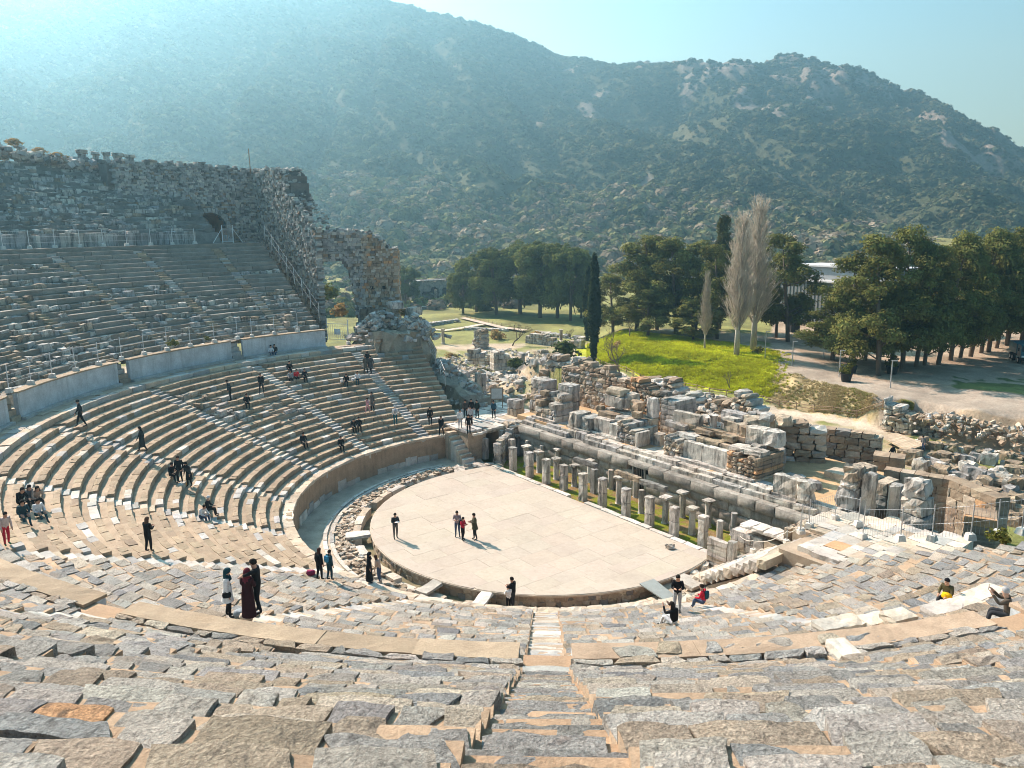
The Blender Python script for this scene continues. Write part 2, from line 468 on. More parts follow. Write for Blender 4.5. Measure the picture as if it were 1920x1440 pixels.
def seating(bank, R0, z0, n, run, rise, a0, a1, stairs, stair_w, style, raise_=.15):
    """rows of seat stones on a stepped core; style(az, r) -> 'front', 'paved', 'ruin', 'slab' or None"""
    for k in range(n):
        r0 = R0 + k * run; r1 = r0 + run; zt = z0 + k * rise
        for (wa, wb) in stair_gaps(r0, stairs, stair_w, a0, a1):
            sty_row = {}
            a = wa
            while a < wb - .02:
                st = style(a, r0, k, wa)
                dg = 57.2958 / r0
                d = np.linalg.norm(pol(r0, a, zt) - CAM)
                if st == 'paved':
                    L = rng.uniform(.35, 1.0) if d < 9 else rng.uniform(.4, 1.3) if d < 30 else rng.uniform(.4, 1.2)
                elif st == 'front': L = rng.uniform(.55, 1.25)
                elif st == 'ruin': L = rng.uniform(.5, 1.5)
                elif st == 'slab': L = rng.uniform(2.5, 5)
                else: L = 1.0
                b = min(a + L * dg, wb)
                if wb - b < .3 * dg: b = wb
                if st is None or not visible_arc(r0, (a + b) / 2, zt): a = b; continue
                if st == 'paved':
                    # one deep slab or two narrow ones, mortar joints between
                    h = rng.normal(0, .012)
                    if rng.random() < .5:
                        m_ = r0 + run * rng.uniform(.38, .62)
                        near_block(bank, r0 - .03, m_, a, b, zt - rise - .02, zt + h, pick(NEARW), gapm=rng.uniform(.014, .055))
                        c_ = a + (b - a) * rng.uniform(.35, .65)
                        if rng.random() < .5 and b - a > .9 * dg:
                            near_block(bank, m_, r1 + .02, a, c_, zt - rise, zt + rng.normal(-.01, .02), pick(NEARW), gapm=rng.uniform(.014, .055))
                            if rng.random() < .8: near_block(bank, m_, r1 + .02, c_, b, zt - rise, zt + rng.normal(-.01, .02), pick(NEARW), gapm=rng.uniform(.014, .055))
                        elif rng.random() < .85:
                            near_block(bank, m_, r1 + .02, a, b, zt - rise, zt + rng.normal(-.01, .02), pick(NEARW), gapm=rng.uniform(.014, .055))
                    else:
                        near_block(bank, r0 - .03, r1 + rng.normal(.0, .03), a, b, zt - rise - .02, zt + h, pick(NEARW), gapm=rng.uniform(.014, .06))
                elif st == 'front':
                    V, Q = ring_pts(r0 - .02, r0 + rng.uniform(.30, .42), a + .006 * dg, b - .006 * dg, zt - rise - .03, zt + rng.normal(0, .012), (2, 2, 2), .035, .012)
                    piece(bank, V, Q, pick(FRONTW), 'stone', 'seat')
                elif st == 'ruin':
                    if rng.random() < .86:
                        q = rng.uniform(.25, .6)
                        V, Q = ring_pts(r0 + rng.normal(0, .12), r0 + q, a, b - .03 * dg, zt - rise - .1, zt + rng.normal(-.06, .09), (2, 2, 2), .08, .035)
                        piece(bank, V, Q, pick(dict(grey=2.5, pale=3, white=1.2, tan=1.6, seat=1.4)), 'stone', 'ruin')
                elif st == 'slab':
                    V, Q = ring_pts(r0 - .02, r1 + .02, a, b - .004 * dg, zt - rise - .03, zt - .01, (4, 2, 1), .01, .008)
                    piece(bank, V, Q, np.array((.27, .24, .20)) * rng.uniform(.85, 1.15), 'seat_slab', 'mortar')
                a = b
            # mortar bed under the flagstones
            a = wa
            while a < wb - .01:
                b = min(a + 3.0, wb)
                if style((a + b) / 2, r0, k, wa) == 'paved' and visible_arc(r0, (a + b) / 2, zt):
                    V, Q = ring_pts(r0 + .02, r1 + .06, a, b, zt - rise - .05, zt - .035, (6, 2, 1), .0, .008)
                    piece(bank, V, Q, np.array((.41, .29, .19)) * rng.uniform(.88, 1.12), 'mortar_bed', 'mortar'); 
                    q_ = PIECES[bank][-1]; PIECES[bank][-1] = (-1.0,) + q_[1:]
                a = b
            # tread of concrete behind the front stones
            a = wa
            while a < wb - .05:
                b = min(a + rng.uniform(2.2, 4.5) * 57.3 / r0, wb)
                if wb - b < 1.0 * 57.3 / r0: b = wb
                if style((a + b) / 2, r0, k, wa) == 'front' and visible_arc(r0, (a + b) / 2, zt):
                    V, Q = ring_pts(r0 + .3, r1 + .04, a, b - .003, zt - .16, zt - .018, (4, 2, 1), .0, .008)
                    piece(bank, V, Q, np.array((.37, .285, .20)) * rng.uniform(.85, 1.15), 'tread_slab', 'mortar')
                a = b
        # stairways: a half step before each riser and a paving slab on the tread
        for sa in stairs:
            if not (a0 < sa < a1): continue
            hw = math.degrees((stair_w - .06) / 2 / r0)
            if not visible_arc(r0, sa, zt): continue
            zc = zt - raise_
            d = np.linalg.norm(pol(r0, sa, zt) - CAM); nn = (8, 4, 2) if d < 16 else (4, 2, 2) if d < 26 else (2, 2, 1)
            o = rng.normal(0, .05) * 57.3 / r0
            if k > 0:
                V, Q = ring_pts(r0 - run * .47, r0 + .01, sa - hw * .96 + o, sa + hw * .9 + o, zc - rise - .02, zc - rise * .5 + rng.normal(0, .01), nn, .02, .01)
                if d < 26: V = shape_noise(V, .022, 2.5, rng.uniform(0, 50, 3))
                piece(bank, V, Q, pick(dict(pale=1.5, grey=5, blue=1, tan=2) if d < 20 else STEPW if sa > 215 or bank == 'low' else dict(grey=2, seat=2)), 'step', 'step' if d > 20 else 'slab')
            V, Q = ring_pts(r0 - .01, r0 + run * .5, sa - hw * .9 - o, sa + hw * .96 - o, zc - rise - .05, zc + rng.normal(.01, .01), nn, .02, .01)
            if d < 26: V = shape_noise(V, .022, 2.5, rng.uniform(0, 50, 3))
            piece(bank, V, Q, pick((STEPW if bank == 'low' else dict(grey=2, seat=2)) if d > 26 else dict(pale=1.5, grey=5, blue=1, tan=2)), 'step', 'step' if d > 20 else 'slab')

# --- lower bank
lower = empty('lower_seating', pol(R_P, 219.6), 'lower bank of tan stone seat rows curving round the pale orchestra floor', 'seating')
A_L, A_R = 114.6, 317.0
prof = [(R_P + .05, Z_P - .2)]
for k in range(LOW_N):
    r0 = R_P + k * LOW_RUN; z = Z_P + k * LOW_RISE - .15
    if k: prof += [(r0 + .05, z)]
    prof += [(r0 + LOW_RUN + .05, z)]
prof += [(R_D1 + .05, Z_D1 - .02), (R_W1 + .3, Z_D1 - .02)]
V, Q, c = core_mesh(prof, A_L, A_R, 1.2, (.40, .31, .225))
o = obj('seating_core', mesh_from('seating_core', V, Q, M['mortar'], np.broadcast_to(np.array(c), (len(V), 3)))); world_child(o, lower)

def low_style(a, r, k, wa):
    if a > 228.5: return 'paved'
    if a > 305 and rng.random() < .3: return None
    if a < 127 and k < 9: return 'front'
    if 160 < a < 166.2 and 9 < k < 17: return 'ruin'
    if 148.5 < a < 155 and 7 < k < 12: return 'ruin'
    return 'front'
seating('low', R_P, Z_P, LOW_N, LOW_RUN, LOW_RISE, A_L, A_R, STAIRS, 1.15, low_style)
# paving of the first walkway, near side and left side
a = 118.0
while a < 312:
    b = a + rng.uniform(.8, 1.9) * 1.75
    if visible_arc(32.5, (a + b) / 2, Z_D1):
        for (ra, rb) in ((R_D1 - .03, R_D1 + .62), (R_D1 + .62, R_D1 + 1.2), (R_D1 + 1.2, R_W1)):
            if a < 200 and ra > R_D1 + .1 and rng.random() < .5: continue
            h = rng.normal(.02, .012)
            near = a > 225
            if near: near_block('low', ra, rb, a, b - .05, Z_D1 - .3, Z_D1 + h, pick(dict(pale=3, white=1.5, grey=3, tan=3)))
            else:
                V, Q = ring_pts(ra, rb - .02, a, b - .04, Z_D1 - .33, Z_D1 + h, (2, 2, 1), .02, .01)
                piece('low', V, Q, pick(dict(pale=2, tan=3, grey=1)), 'stone', 'seat')
    a = b
flush('low', lower)

# --- middle bank, with the ground the camera stands on
middle = empty('middle_seating', pol(R_M, 200, Z_W1), 'middle bank of worn grey and tan stone seat rows above the first walkway wall', 'seating')
prof = [(R_W1 + .3, Z_W1 - .12)]
for k in range(MID_N):
    r0 = R_M + k * MID_RUN; z = Z_W1 + k * MID_RISE - .12
    prof += [(r0 + .05, z + (0 if k else 0)), (r0 + MID_RUN + .05, z)]
prof += [(R_D2 + .05, Z_D2 - .02), (R_W2 + 1.2, Z_D2 - .02)]
V, Q, c = core_mesh(prof, 130.6, 311, 1.0, (.46, .335, .225), .012)
_az = np.degrees(np.arctan2(V[:, 1], V[:, 0])) % 360; c = np.where(_az[:, None] < 215, np.array([[.24, .21, .17]]), np.array([[.40, .27, .17]]))
o = obj('seating_core', mesh_from('seating_core', V, Q, M['mortar'], c)); world_child(o, middle)

_ms = {}
def mid_style(a, r, k, wa):
    if a > 215: return 'paved'
    key = (round(wa, 0) // 6, k)
    if a > 158 and k < 12 - (a - 158) * .0 and k < 10: return 'ruin' if rng.random() < .9 else None
    if 141 < a < 158 and k < 4: return 'ruin'
    kk = (int(wa * 1.0) // 8, k)
    if kk not in _ms:
        hi = k > 12
        p = .45
        if wa > 130 and wa < 141: p = .9 if k > 9 else .1
        if 141 < wa < 152: p = .85 if k > 13 else .2
        _ms[kk] = 'slab' if rng.random() < p else 'bright'
    return 'slab' if _ms[kk] == 'slab' else 'ruin'
seating('mid', R_M, Z_W1 + MID_RISE * 0, MID_N, MID_RUN, MID_RISE, 130.7, 309.5, MIDSTAIRS, 1.05, mid_style, .12)
a = 236.0
while a < 304:
    b = a + rng.uniform(.35, .9) * 1.15
    if visible_arc(50, (a + b) / 2, Z_D2) :
        for (ra, rb) in ((R_D2 - .03, R_D2 + .5), (R_D2 + .5, R_D2 + 1.0), (R_D2 + 1.0, R_D2 + 1.5), (R_D2 + 1.5, R_W2)):
            near_block('mid', ra, rb, a, b - .03, Z_D2 - .35, Z_D2 + rng.normal(.02, .015), pick(NEARW))
    a = b
# stones along the back of the first walkway wall top, and over its broken right-hand part
a = 225.0
while a < 306:
    b = a + rng.uniform(.35, 1.1) * 1.65
    if visible_arc(R_M, (a + b) / 2, Z_W1) and not any(abs((a + b) / 2 - q) < 1.4 for q in STAIRS):
        near_block('mid', R_W1 + .62, R_M + .03, a, b, Z_W1 - .3, Z_W1 + rng.normal(.015, .015), pick(NEARW))
        if a > 272 and rng.random() < .42: near_block('mid', R_W1 + rng.uniform(-.05, .25), R_W1 + rng.uniform(.4, .66), a, b, Z_W1 - .25, Z_W1 + rng.normal(.03, .02), pick(NEARW))
    a = b
flush('mid', middle, 300)

# --- first walkway wall: plastered panels between the stair gaps
for i, (wa, wb) in enumerate(stair_gaps(R_W1, STAIRS[1:], 1.25, 130.9, 309)):
    mida = (wa + wb) / 2
    near = mida > 225
    lab = {0: 'pale plastered wall panel with streaks, ending at the metal gate beside the ruined arch', 1: 'long pale plastered wall panel below the dark ruined seat rows, second from the gate',
           2: 'pale plastered wall panel with fence posts on top, third from the gate', 3: 'pale plastered wall panel running out of the left edge of the picture'}.get(i)
    if near and not any(in_view(pol(R_W1, q, Z_W1), 0, 0) for q in np.linspace(wa, wb, 9)): continue
    if lab is None:
        lab = {4: 'short tan wall top at the left edge behind the sunlit paving', 5: 'tan wall top at left edge, above the paved rows with a broken end', 6: 'long smooth tan wall top curving left of the central stairway',
               7: 'rough tan wall top just to the right of the central stairway', 8: 'tan wall top at the right edge below the seated man in the brown jacket'}.get(i, 'curved tan wall top between two stairways number %d' % i)
    th = empty('walkway_wall', pol(R_W1, mida, Z_D1), lab, 'wall')
    n = max(8, int((wb - wa) * 1.3))
    V, Q = ring_pts(R_W1, R_W1 + .28, wa, wb, Z_D1 - .3, Z_W1 - .10, (n, 1, 3), .0, .008)
    mb = MB(); mb.add(V, Q, None, (.50, .52, .52)); mb.build('wall_face', M['plaster'], th)
    ca = wa
    while ca < wb - .02:
        cb = min(ca + rng.uniform(1.6, 3.4) * 57.3 / R_W1, wb)
        if wb - cb < .7 * 57.3 / R_W1: cb = wb
        V, Q = ring_pts(R_W1 - .06 + rng.normal(0, .012), R_W1 + .64 + rng.normal(0, .03), ca, cb - .012, Z_W1 - .10, Z_W1 + rng.normal(0, .006), (12, 4, 1), .0, .004)
        V = shape_noise(V, .016, .9, rng.uniform(0, 30, 3))
        mb = MB(); mb.add(V, Q, None, np.array((.35, .27, .185) if mida < 271 else (.40, .295, .205)) * rng.uniform(.85, 1.15)); mb.build('coping', M['mortar'], th)
        ca = cb
    if not near:
        V, Q = ring_pts(R_W1 - .35, R_W1, wa, wb, Z_D1 - .1, Z_D1 + .16, (n, 1, 1), .0, .015)
        mb = MB(); mb.add(V, Q, None, (.42, .41, .38)); mb.build('base_ledge', M['plaster'], th)
# steps in the gaps of that wall
gap_names = {147.0: 'narrow stone steps in the gap of the pale wall nearest the gate', 167.5: 'narrow dark steps in the gap between the second and third pale wall panels', 188.4: 'narrow dark steps in the wall gap near the left edge',
             229.6: 'worn steps through the tan wall near the left edge', 249.6: 'worn steps through the tan wall behind the three people', 270.0: 'worn white marble steps of the central stairway cutting through the tan wall'}
for sa in STAIRS[1:]:
    if not visible_arc(R_W1, sa, Z_D1) or sa not in gap_names: continue
    th = empty('wall_steps', pol(R_W1, sa, Z_D1), gap_names[sa], 'steps')
    for q in range(5):
        z = Z_D1 + .36 * (q + 1); hw = math.degrees(.56 / R_W1)
        V, Q = ring_pts(R_W1 - .1 + q * .26, R_W1 + .3 + q * .26, sa - hw, sa + hw, Z_D1 - .2, z, (3, 1, 1), .02, .015)
        mb = MB(); mb.add(V, Q, None, pick(STEPW if sa > 225 else dict(brown=1, grey=1))); mb.build('step', M['step'], th)

# --- second walkway wall (left, far) and the ruined upper bank
U_L, U_R = 138.0, 196.0
for i, (wa, wb) in enumerate(stair_gaps(R_W2, [a_ for a_ in MIDSTAIRS if a_ < 200], .9, 138.2, 190)):
    if not in_view(pol(R_W2, (wa + wb) / 2, Z_W2), 250, 100): continue
    lab = ['low grey stone panel beside the brick-lined vault opening', 'grey parapet panel with stained face left of the vault opening', 'second grey parapet panel left of the vault opening', 'third grey parapet panel below the tumbled upper rows',
           'grey parapet panel at the far left edge', 'outer grey parapet panel past the left edge', 'last grey parapet panel'][min(i, 6)]
    th = empty('parapet_wall', pol(R_W2, (wa + wb) / 2, Z_D2), lab, 'wall')
    a = wa
    while a < wb - .05:
        b = min(a + rng.uniform(1.2, 2.4) * 1.11, wb)
        V, Q = ring_pts(R_W2 + rng.normal(0, .03), R_W2 + .5, a, b - .02, Z_D2 - .2, Z_W2 + rng.normal(0, .06), (3, 1, 2), .02, .02)
        mb = MB(); mb.add(V, Q, None, pick(dict(grey=3, blue=1, pale=1))); mb.build('panel', M['ruin'], th)
        a = b

upper = empty('upper_seating', pol(R_U, 160, Z_D2), 'ruined upper bank of tumbled grey seat stones at the top left', 'seating')
prof = [(R_W2 + .3, Z_D2)]
for k in range(UP_N):
    r0 = R_U + k * UP_RUN; z = Z_W2 + k * UP_RISE - .1
    prof += [(r0 + .05, z), (r0 + UP_RUN + .05, z)]
prof += [(R_U + UP_N * UP_RUN + 3, Z_W2 + UP_N * UP_RISE - .6), (R_U + UP_N * UP_RUN + 14, 8)]
V, Q, c = core_mesh(prof, U_L - 3, 196, .8, (.20, .185, .16), .06)
o = obj('seating_core', mesh_from('seating_core', V, Q, M['rubble'], np.broadcast_to(np.array(c), (len(V), 3)))); world_child(o, upper)
for k in range(UP_N):
    r0 = R_U + k * UP_RUN; zt = Z_W2 + k * UP_RISE
    a = U_L - (1.5 if k > 3 else -1.0) + rng.uniform(0, .6)
    while a < 194:
        dg = 57.3 / r0
        small = not (139 < a < 150)
        L = rng.uniform(.35, 1.1) if small else rng.uniform(.6, 1.6)
        b = a + L * dg
        if visible_arc(r0, a, zt) and rng.random() < (.9 if small else .8):
            hh = rng.normal(-.03, .07)
            V, Q = ring_pts(r0 + rng.normal(0, .14), r0 + rng.uniform(.3, .62), a, b - .03 * dg, zt - UP_RISE - .1, zt + hh, (2, 2, 2), .07, .035)
            piece('up', V, Q, pick(dict(grey=3, seat=2, dark=1.3, pale=2.4, tan=1) if small else dict(grey=3, pale=3, white=1, seat=1)), 'stone', 'ruin')
            if rng.random() < .25:
                V, Q = ring_pts(r0 + .4, r0 + .75, a, b - .1 * dg, zt - .2, zt + rng.uniform(.05, .3), (2, 2, 1), .1, .05)
                piece('up', V, Q, pick(dict(grey=3, dark=2, pale=1)), 'stone', 'ruin')
        a = b
flush('up', upper, 290, .004)

# --- podium wall at the foot of the lower bank
pod = empty('podium_wall', pol(R_P, 219.6, -.3), 'curved brown stucco podium wall with pale patched foot round the orchestra', 'wall')
V, Q = ring_pts(R_P - .02, R_P + .4, 121.5, 317, -.45, Z_P - .06, (120, 1, 4), 0, .012)
mb = MB(); mb.add(V, Q, None, (.36, .25, .165)); mb.build('wall_face', M['podium'], pod)
a = 121.5
while a < 317:
    b = a + rng.uniform(1.0, 2.2) * 3.4
    if visible_arc(R_P, a, Z_P):
        V, Q = ring_pts(R_P - .07, R_P + .62, a, min(b, 317) - .06, Z_P - .16, Z_P + .012, (4, 2, 1), .01, .02)
        mb = MB(); mb.add(V, Q, None, pick(dict(tan=3, cream=1))); mb.build('coping_stone', M['seat'], pod)
    a = b
a = 124.0
while a < 250:
    b = a + rng.uniform(.5, 1.3) * 3.4
    if rng.random() < .85:
        V, Q = ring_pts(R_P - .09, R_P, a, b - .1, -.45, rng.uniform(.05, .5), (2, 1, 2), .03, .02)
        mb = MB(); mb.add(V, Q, None, pick(dict(pale=2, white=1, grey=1))); mb.build('facing_stone', M['seat'], pod)
    a = b

# --- orchestra floor: slabs clipped to the round edge and to the straight stage front
RO, S_EDGE = 11.95, 3.55
def clip_poly(poly, nx, ny, d):
    out = []
    for i in range(len(poly)):
        p, q = poly[i], poly[(i + 1) % len(poly)]
        dp, dq = p[0] * nx + p[1] * ny - d, q[0] * nx + q[1] * ny - d
        if dp <= 0: out.append(p)
        if (dp < 0) != (dq < 0) and dp != dq:
            f = dp / (dp - dq); out.append((p[0] + f * (q[0] - p[0]), p[1] + f * (q[1] - p[1])))
    return out
orch = empty('orchestra_floor', (0, 0, 0), 'pale cream marble orchestra floor of large slabs', None, kind='structure')
bed = []
for q in np.linspace(0, 2 * math.pi, 97)[:-1]: bed.append((RO * math.cos(q), RO * math.sin(q)))
bedc = clip_poly(bed, 1, 0, S_EDGE)
def prism(poly, z0, z1, bevel=0.0):
    n = len(poly); V = [(*W(p[0], p[1])[:2], z0) for p in poly] + [(*W(p[0], p[1])[:2], z1) for p in poly]
    cx, cy = np.mean(poly, 0); c0 = len(V); V += [(*W(cx, cy)[:2], z1)]
    Q = [[i, n + i, n + (i + 1) % n, (i + 1) % n] for i in range(n)]
    T3 = [[c0, n + (i + 1) % n, n + i] for i in range(n)]
    return np.array(V), np.array(Q), np.array(T3)
V, Q, T3 = prism(bedc, -.6, -.035)
mb = MB(); mb.add(V, Q, T3, (.35, .28, .2)); mb.build('floor_bed', M['mortar'], orch)
t = -12.0; cnt = 0
while t < 12.0:
    dt = rng.uniform(1.15, 1.6); s = -12.0 - rng.uniform(0, 1)
    while s < S_EDGE:
        ds = rng.uniform(1.3, 2.2); g = .004
        poly = [(s + g, t + g), (s + ds - g, t + g), (s + ds - g, t + dt - g), (s + g, t + dt - g)]
        poly = clip_poly(poly, 1, 0, S_EDGE)
        for q in range(96):
            if len(poly) < 3: break
            an = 2 * math.pi * (q + .5) / 96; poly = clip_poly(poly, math.cos(an), math.sin(an), RO * math.cos(math.pi / 96))
        if len(poly) >= 3:
            ar = abs(sum(poly[i][0] * poly[(i + 1) % len(poly)][1] - poly[(i + 1) % len(poly)][0] * poly[i][1] for i in range(len(poly)))) / 2
            if ar > .08:
                V, Q, T3 = prism(poly, -.06, rng.normal(0, .0025))
                mb = MB(); mb.add(V, Q, T3, np.array((.445, .38, .305)) * rng.uniform(.95, 1.04) * (1 + rng.normal(0, .008, 3))); mb.build('slab', M['floor'], orch); cnt += 1
        s += ds
    t += dt
# edge wall of the raised floor and the channel round it
rim = empty('floor_edge_wall', (0, 0, -.5), 'low rough brown stone rim round the edge of the orchestra floor', 'wall')
mb = MB(); nb = 0
for lev, (za, zb) in enumerate(((-.8, -.42), (-.42, -.12))):
    a = 118.0
    while a < 327:
        b = a + rng.uniform(.25, .6) * 4.8
        V, Q = ring_pts(RO - .35, RO + rng.uniform(.0, .06), a, b - .1, za, zb, (2, 1, 2), .06, .02)
        mb.add(V, Q, None, pick(dict(brown=3, tan=2, dark=1))); a = b
o = mb.build('rubble_course', M['rubble'], rim); o['kind'] = 'stuff'
V, Q = ring_pts(RO - .3, RO + .05, 118, 327, -.13, -.03, (110, 1, 1), 0, .006)
mb = MB(); mb.add(V, Q, None, (.5, .42, .33)); mb.build('edge_band', M['seat'], rim)

chan = empty('orchestra_channel', (0, 0, -.7), 'stone-kerbed gutter channel curving round the orchestra floor', 'channel')
V, Q = ring_pts(RO - .1, 13.3, 112, 330, -1.2, -.72, (90, 3, 1), 0, .03)
mb = MB(); mb.add(V, Q, None, (.20, .17, .10)); mb.build('channel_bed', M['mortar'], chan)
a = 150.0
while a < 316:
    b = a + rng.uniform(.8, 1.7) * 4.55
    V, Q = ring_pts(12.62 + rng.normal(0, .03), 13.12 + rng.normal(0, .04), a, b - .15, -1.0, (-.12 if a < 225 else -.40) + rng.normal(0, .03), (3, 2, 2), .03, .015)
    if rng.random() < .93:
        mb = MB(); mb.add(V, Q, None, pick(dict(tan=3, pale=2, cream=1))); mb.build('kerb_stone', M['seat'], chan)
    a = b
for a_, w_ in ((239.5, .75), (254.5, .7), (309.0, 1.1), (196, .9), (270.5, .0)):
    if not w_: continue
    hw = math.degrees(w_ / 2 / 12.6)
    V, Q = ring_pts(12.0, 13.6, a_ - hw, a_ + hw, -.2, -.03, (2, 3, 1), .02, .02)
    mb = MB(); mb.add(V, Q, None, pick(dict(pale=1, white=1))); mb.build('bridge_slab', M['step'], chan)
# the double white ring kerb on the left and the passage floor
ringk = empty('ring_kerb', pol(14.6, 180, -.3), 'thin white marble ring kerb with a slot, left of the orchestra', 'kerb')
for (ra, rb) in ((14.35, 14.62), (14.78, 15.05)):
    a = 126.0
    while a < 232:
        b = a + rng.uniform(1.0, 2.0) * 3.9
        V, Q = ring_pts(ra, rb, a, b - .08, -.5, -.2 + rng.normal(0, .01), (3, 1, 1), .02, .008)
        mb = MB(); mb.add(V, Q, None, pick(dict(white=2, pale=3, grey=1))); mb.build('kerb_stone', M['step'], ringk)
        a = b
passage = tag(obj('passage_floor', None), None, None, None, 'structure') if False else None
V, Q, c = core_mesh([(13.05, -.5), (13.3, -.32), (14.3, -.33), (15.05, -.3), (R_P + .2, -.3)], 112, 322, 1.5, (.47, .40, .31), .02)
o = obj('passage_path', mesh_from('passage_path', V, Q, M['mortar'], np.broadcast_to(np.array(c), (len(V), 3)))); tag(o, kind='structure')
mb = MB()
for i in range(900):
    a = rng.uniform(122, 316); r = rng.uniform(13.15, 14.3) if a < 235 else rng.uniform(13.2, 16.4)
    s = rng.uniform(.05, .17)
    V, Q = box_pts(pol(r, a, -.33 + s * .4), (s, s * rng.uniform(.6, 1), s * .6), rng.uniform(0, 6), (1, 1, 1), 0, s * .2)
    mb.add(V, Q, None, pick(dict(tan=3, brown=2, pale=1)))
o = mb.build('rubble', M['rubble']); tag(o, 'loose rubble strip between the orchestra kerb and the white ring kerb', 'rubble', kind='stuff')
# ------------------------------------------------------------------ the stage building and its ruins
def masonry(th, s0, t0, s1, t1, depth, z0, top, course=.5, blen=(.6, 1.3), weights=None, mat='ruin', jit=.02, name='block', rnd=.04, core=(.2, .18, .15), skip=0.0, batter=0.0, proud=.03):
    """courses of separate blocks from (s0,t0) to (s1,t1), `depth` towards the back; top: number or f(fraction)"""
    p0, p1 = W(s0, t0), W(s1, t1); L = np.linalg.norm(p1 - p0); d = (p1 - p0) / L; nrm = np.array([-d[1], d[0], 0])
    ang = math.atan2(d[1], d[0]); topf = top if callable(top) else (lambda f: top)
    weights = weights or dict(pale=3, grey=3, tan=2, white=1)
    z = z0; row = 0
    while True:
        ch = course * rng.uniform(.85, 1.2) if not isinstance(course, (list, tuple)) else course[min(row, len(course) - 1)]
        x = -rng.uniform(0, blen[0]) * (row % 2); any_ = False
        while x < L - .02:
            bl = rng.uniform(*blen); a = max(0, x); b = min(L, x + bl)
            if L - b < blen[0] * .4: b = L
            f = ((a + b) / 2) / L
            if z + ch * .55 <= topf(f) and b - a > .08:
                any_ = True
                if rng.random() >= skip:
                    dz = ch if z + ch <= topf(f) + .15 else max(.12, topf(f) - z)
                    c = p0 + d * (a + b) / 2 + nrm * (depth / 2 - rng.uniform(0, proud)); c = c + np.array([0, 0, z + dz / 2])
                    V, Q = box_pts(c, ((b - a) / 2 - .008, depth / 2, dz / 2 - .005), ang, (3, 2, 3), rnd, jit * .7)
                    V = shape_noise(V, jit * 1.3, 1.9, rng.uniform(0, 50, 3))
                    mb = MB(); mb.add(V, Q, None, pick(weights)); mb.build(name, M[mat], th)
            x += bl
            if b >= L: break
        z += ch; row += 1
        if not any_ or row > 40: break

def slab_box(th, s, t, z0, z1, ds, dt, name='block', weights=None, mat='ruin', jit=.02, rz=0.0, rnd=.04, n=(2, 2, 2), tilt=0):
    V, Q = box_pts(W(s, t, (z0 + z1) / 2), (dt / 2, ds / 2, (z1 - z0) / 2), TZ + rz, n, rnd, jit, tilt)
    if jit > .018: V = shape_noise(V, jit * 1.3, 1.9, rng.uniform(0, 50, 3))
    mb = MB(); mb.add(V, Q, None, pick(weights or dict(pale=3, grey=3, tan=1, white=1)))
    return mb.build(name, M[mat], th)

def loose(label, s, t, z0, ds, dt, h, rz=0.0, weights=None, group=None, name='stone_block', mat='ruin', tilt=.03, jit=.035, rnd=.07):
    o = slab_box(None, s, t, z0, z0 + h, ds, dt, name, weights, mat, jit, rz, rnd, (3, 2, 2), tilt)
    return tag(o, label, 'stone', group)

# ground between the pillars, and the kerb of the orchestra
V, Q = box_pts(W(5.9, .6, -.45), (13.2, 2.6, .2), TZ, (40, 10, 1), 0, .0)
V[:, 2] += np.array([.10 * fbm(p[0] * .8, p[1] * .8) for p in V])
gm = bpy.data.materials.new('mossy_ground'); nt = nodes(gm)
out = N(nt, 'ShaderNodeOutputMaterial'); bs = N(nt, 'ShaderNodeBsdfPrincipled'); geo = N(nt, 'ShaderNodeNewGeometry')
n1 = noise_node(nt, geo.outputs['Position'], .8, 6, .65); n2 = noise_node(nt, geo.outputs['Position'], 14, 5, .7)
c = mixc(nt, (.23, .15, .075), (.17, .19, .025), ramp(nt, n1, .44, .56)); c = mixc(nt, c, gray(nt, ramp(nt, n2, .3, .7, .6, 1.4)), 1.0, 'MULTIPLY')
nt.links.new(c, bs.inputs['Base Color']); bs.inputs['Roughness'].default_value = 1; bs.inputs['Specular IOR Level'].default_value = 0
bb = N(nt, 'ShaderNodeBump'); bb.inputs['Strength'].default_value = .6; bb.inputs['Distance'].default_value = .05; nt.links.new(n2, bb.inputs['Height']); nt.links.new(bb.outputs[0], bs.inputs['Normal'])
nt.links.new(bs.outputs[0], out.inputs[0]); M['moss'] = gm
o = obj('colonnade_ground', mesh_from('colonnade_ground', V, Q, gm)); tag(o, kind='structure')
kerb = empty('stage_kerb', W(3.8, 0, -.1), 'line of white marble kerb slabs between the orchestra floor and the square pillars', 'kerb')
t = -11.6
while t < 11:
    dt = rng.uniform(.9, 1.9)
    if rng.random() < .93: slab_box(kerb, 3.82 + rng.normal(0, .03), t + dt / 2, -.5, rng.normal(.03, .02), .46, dt - .03, 'kerb_stone', dict(white=3, pale=2), 'step', .012, rng.normal(0, .01), .03)
    t += dt

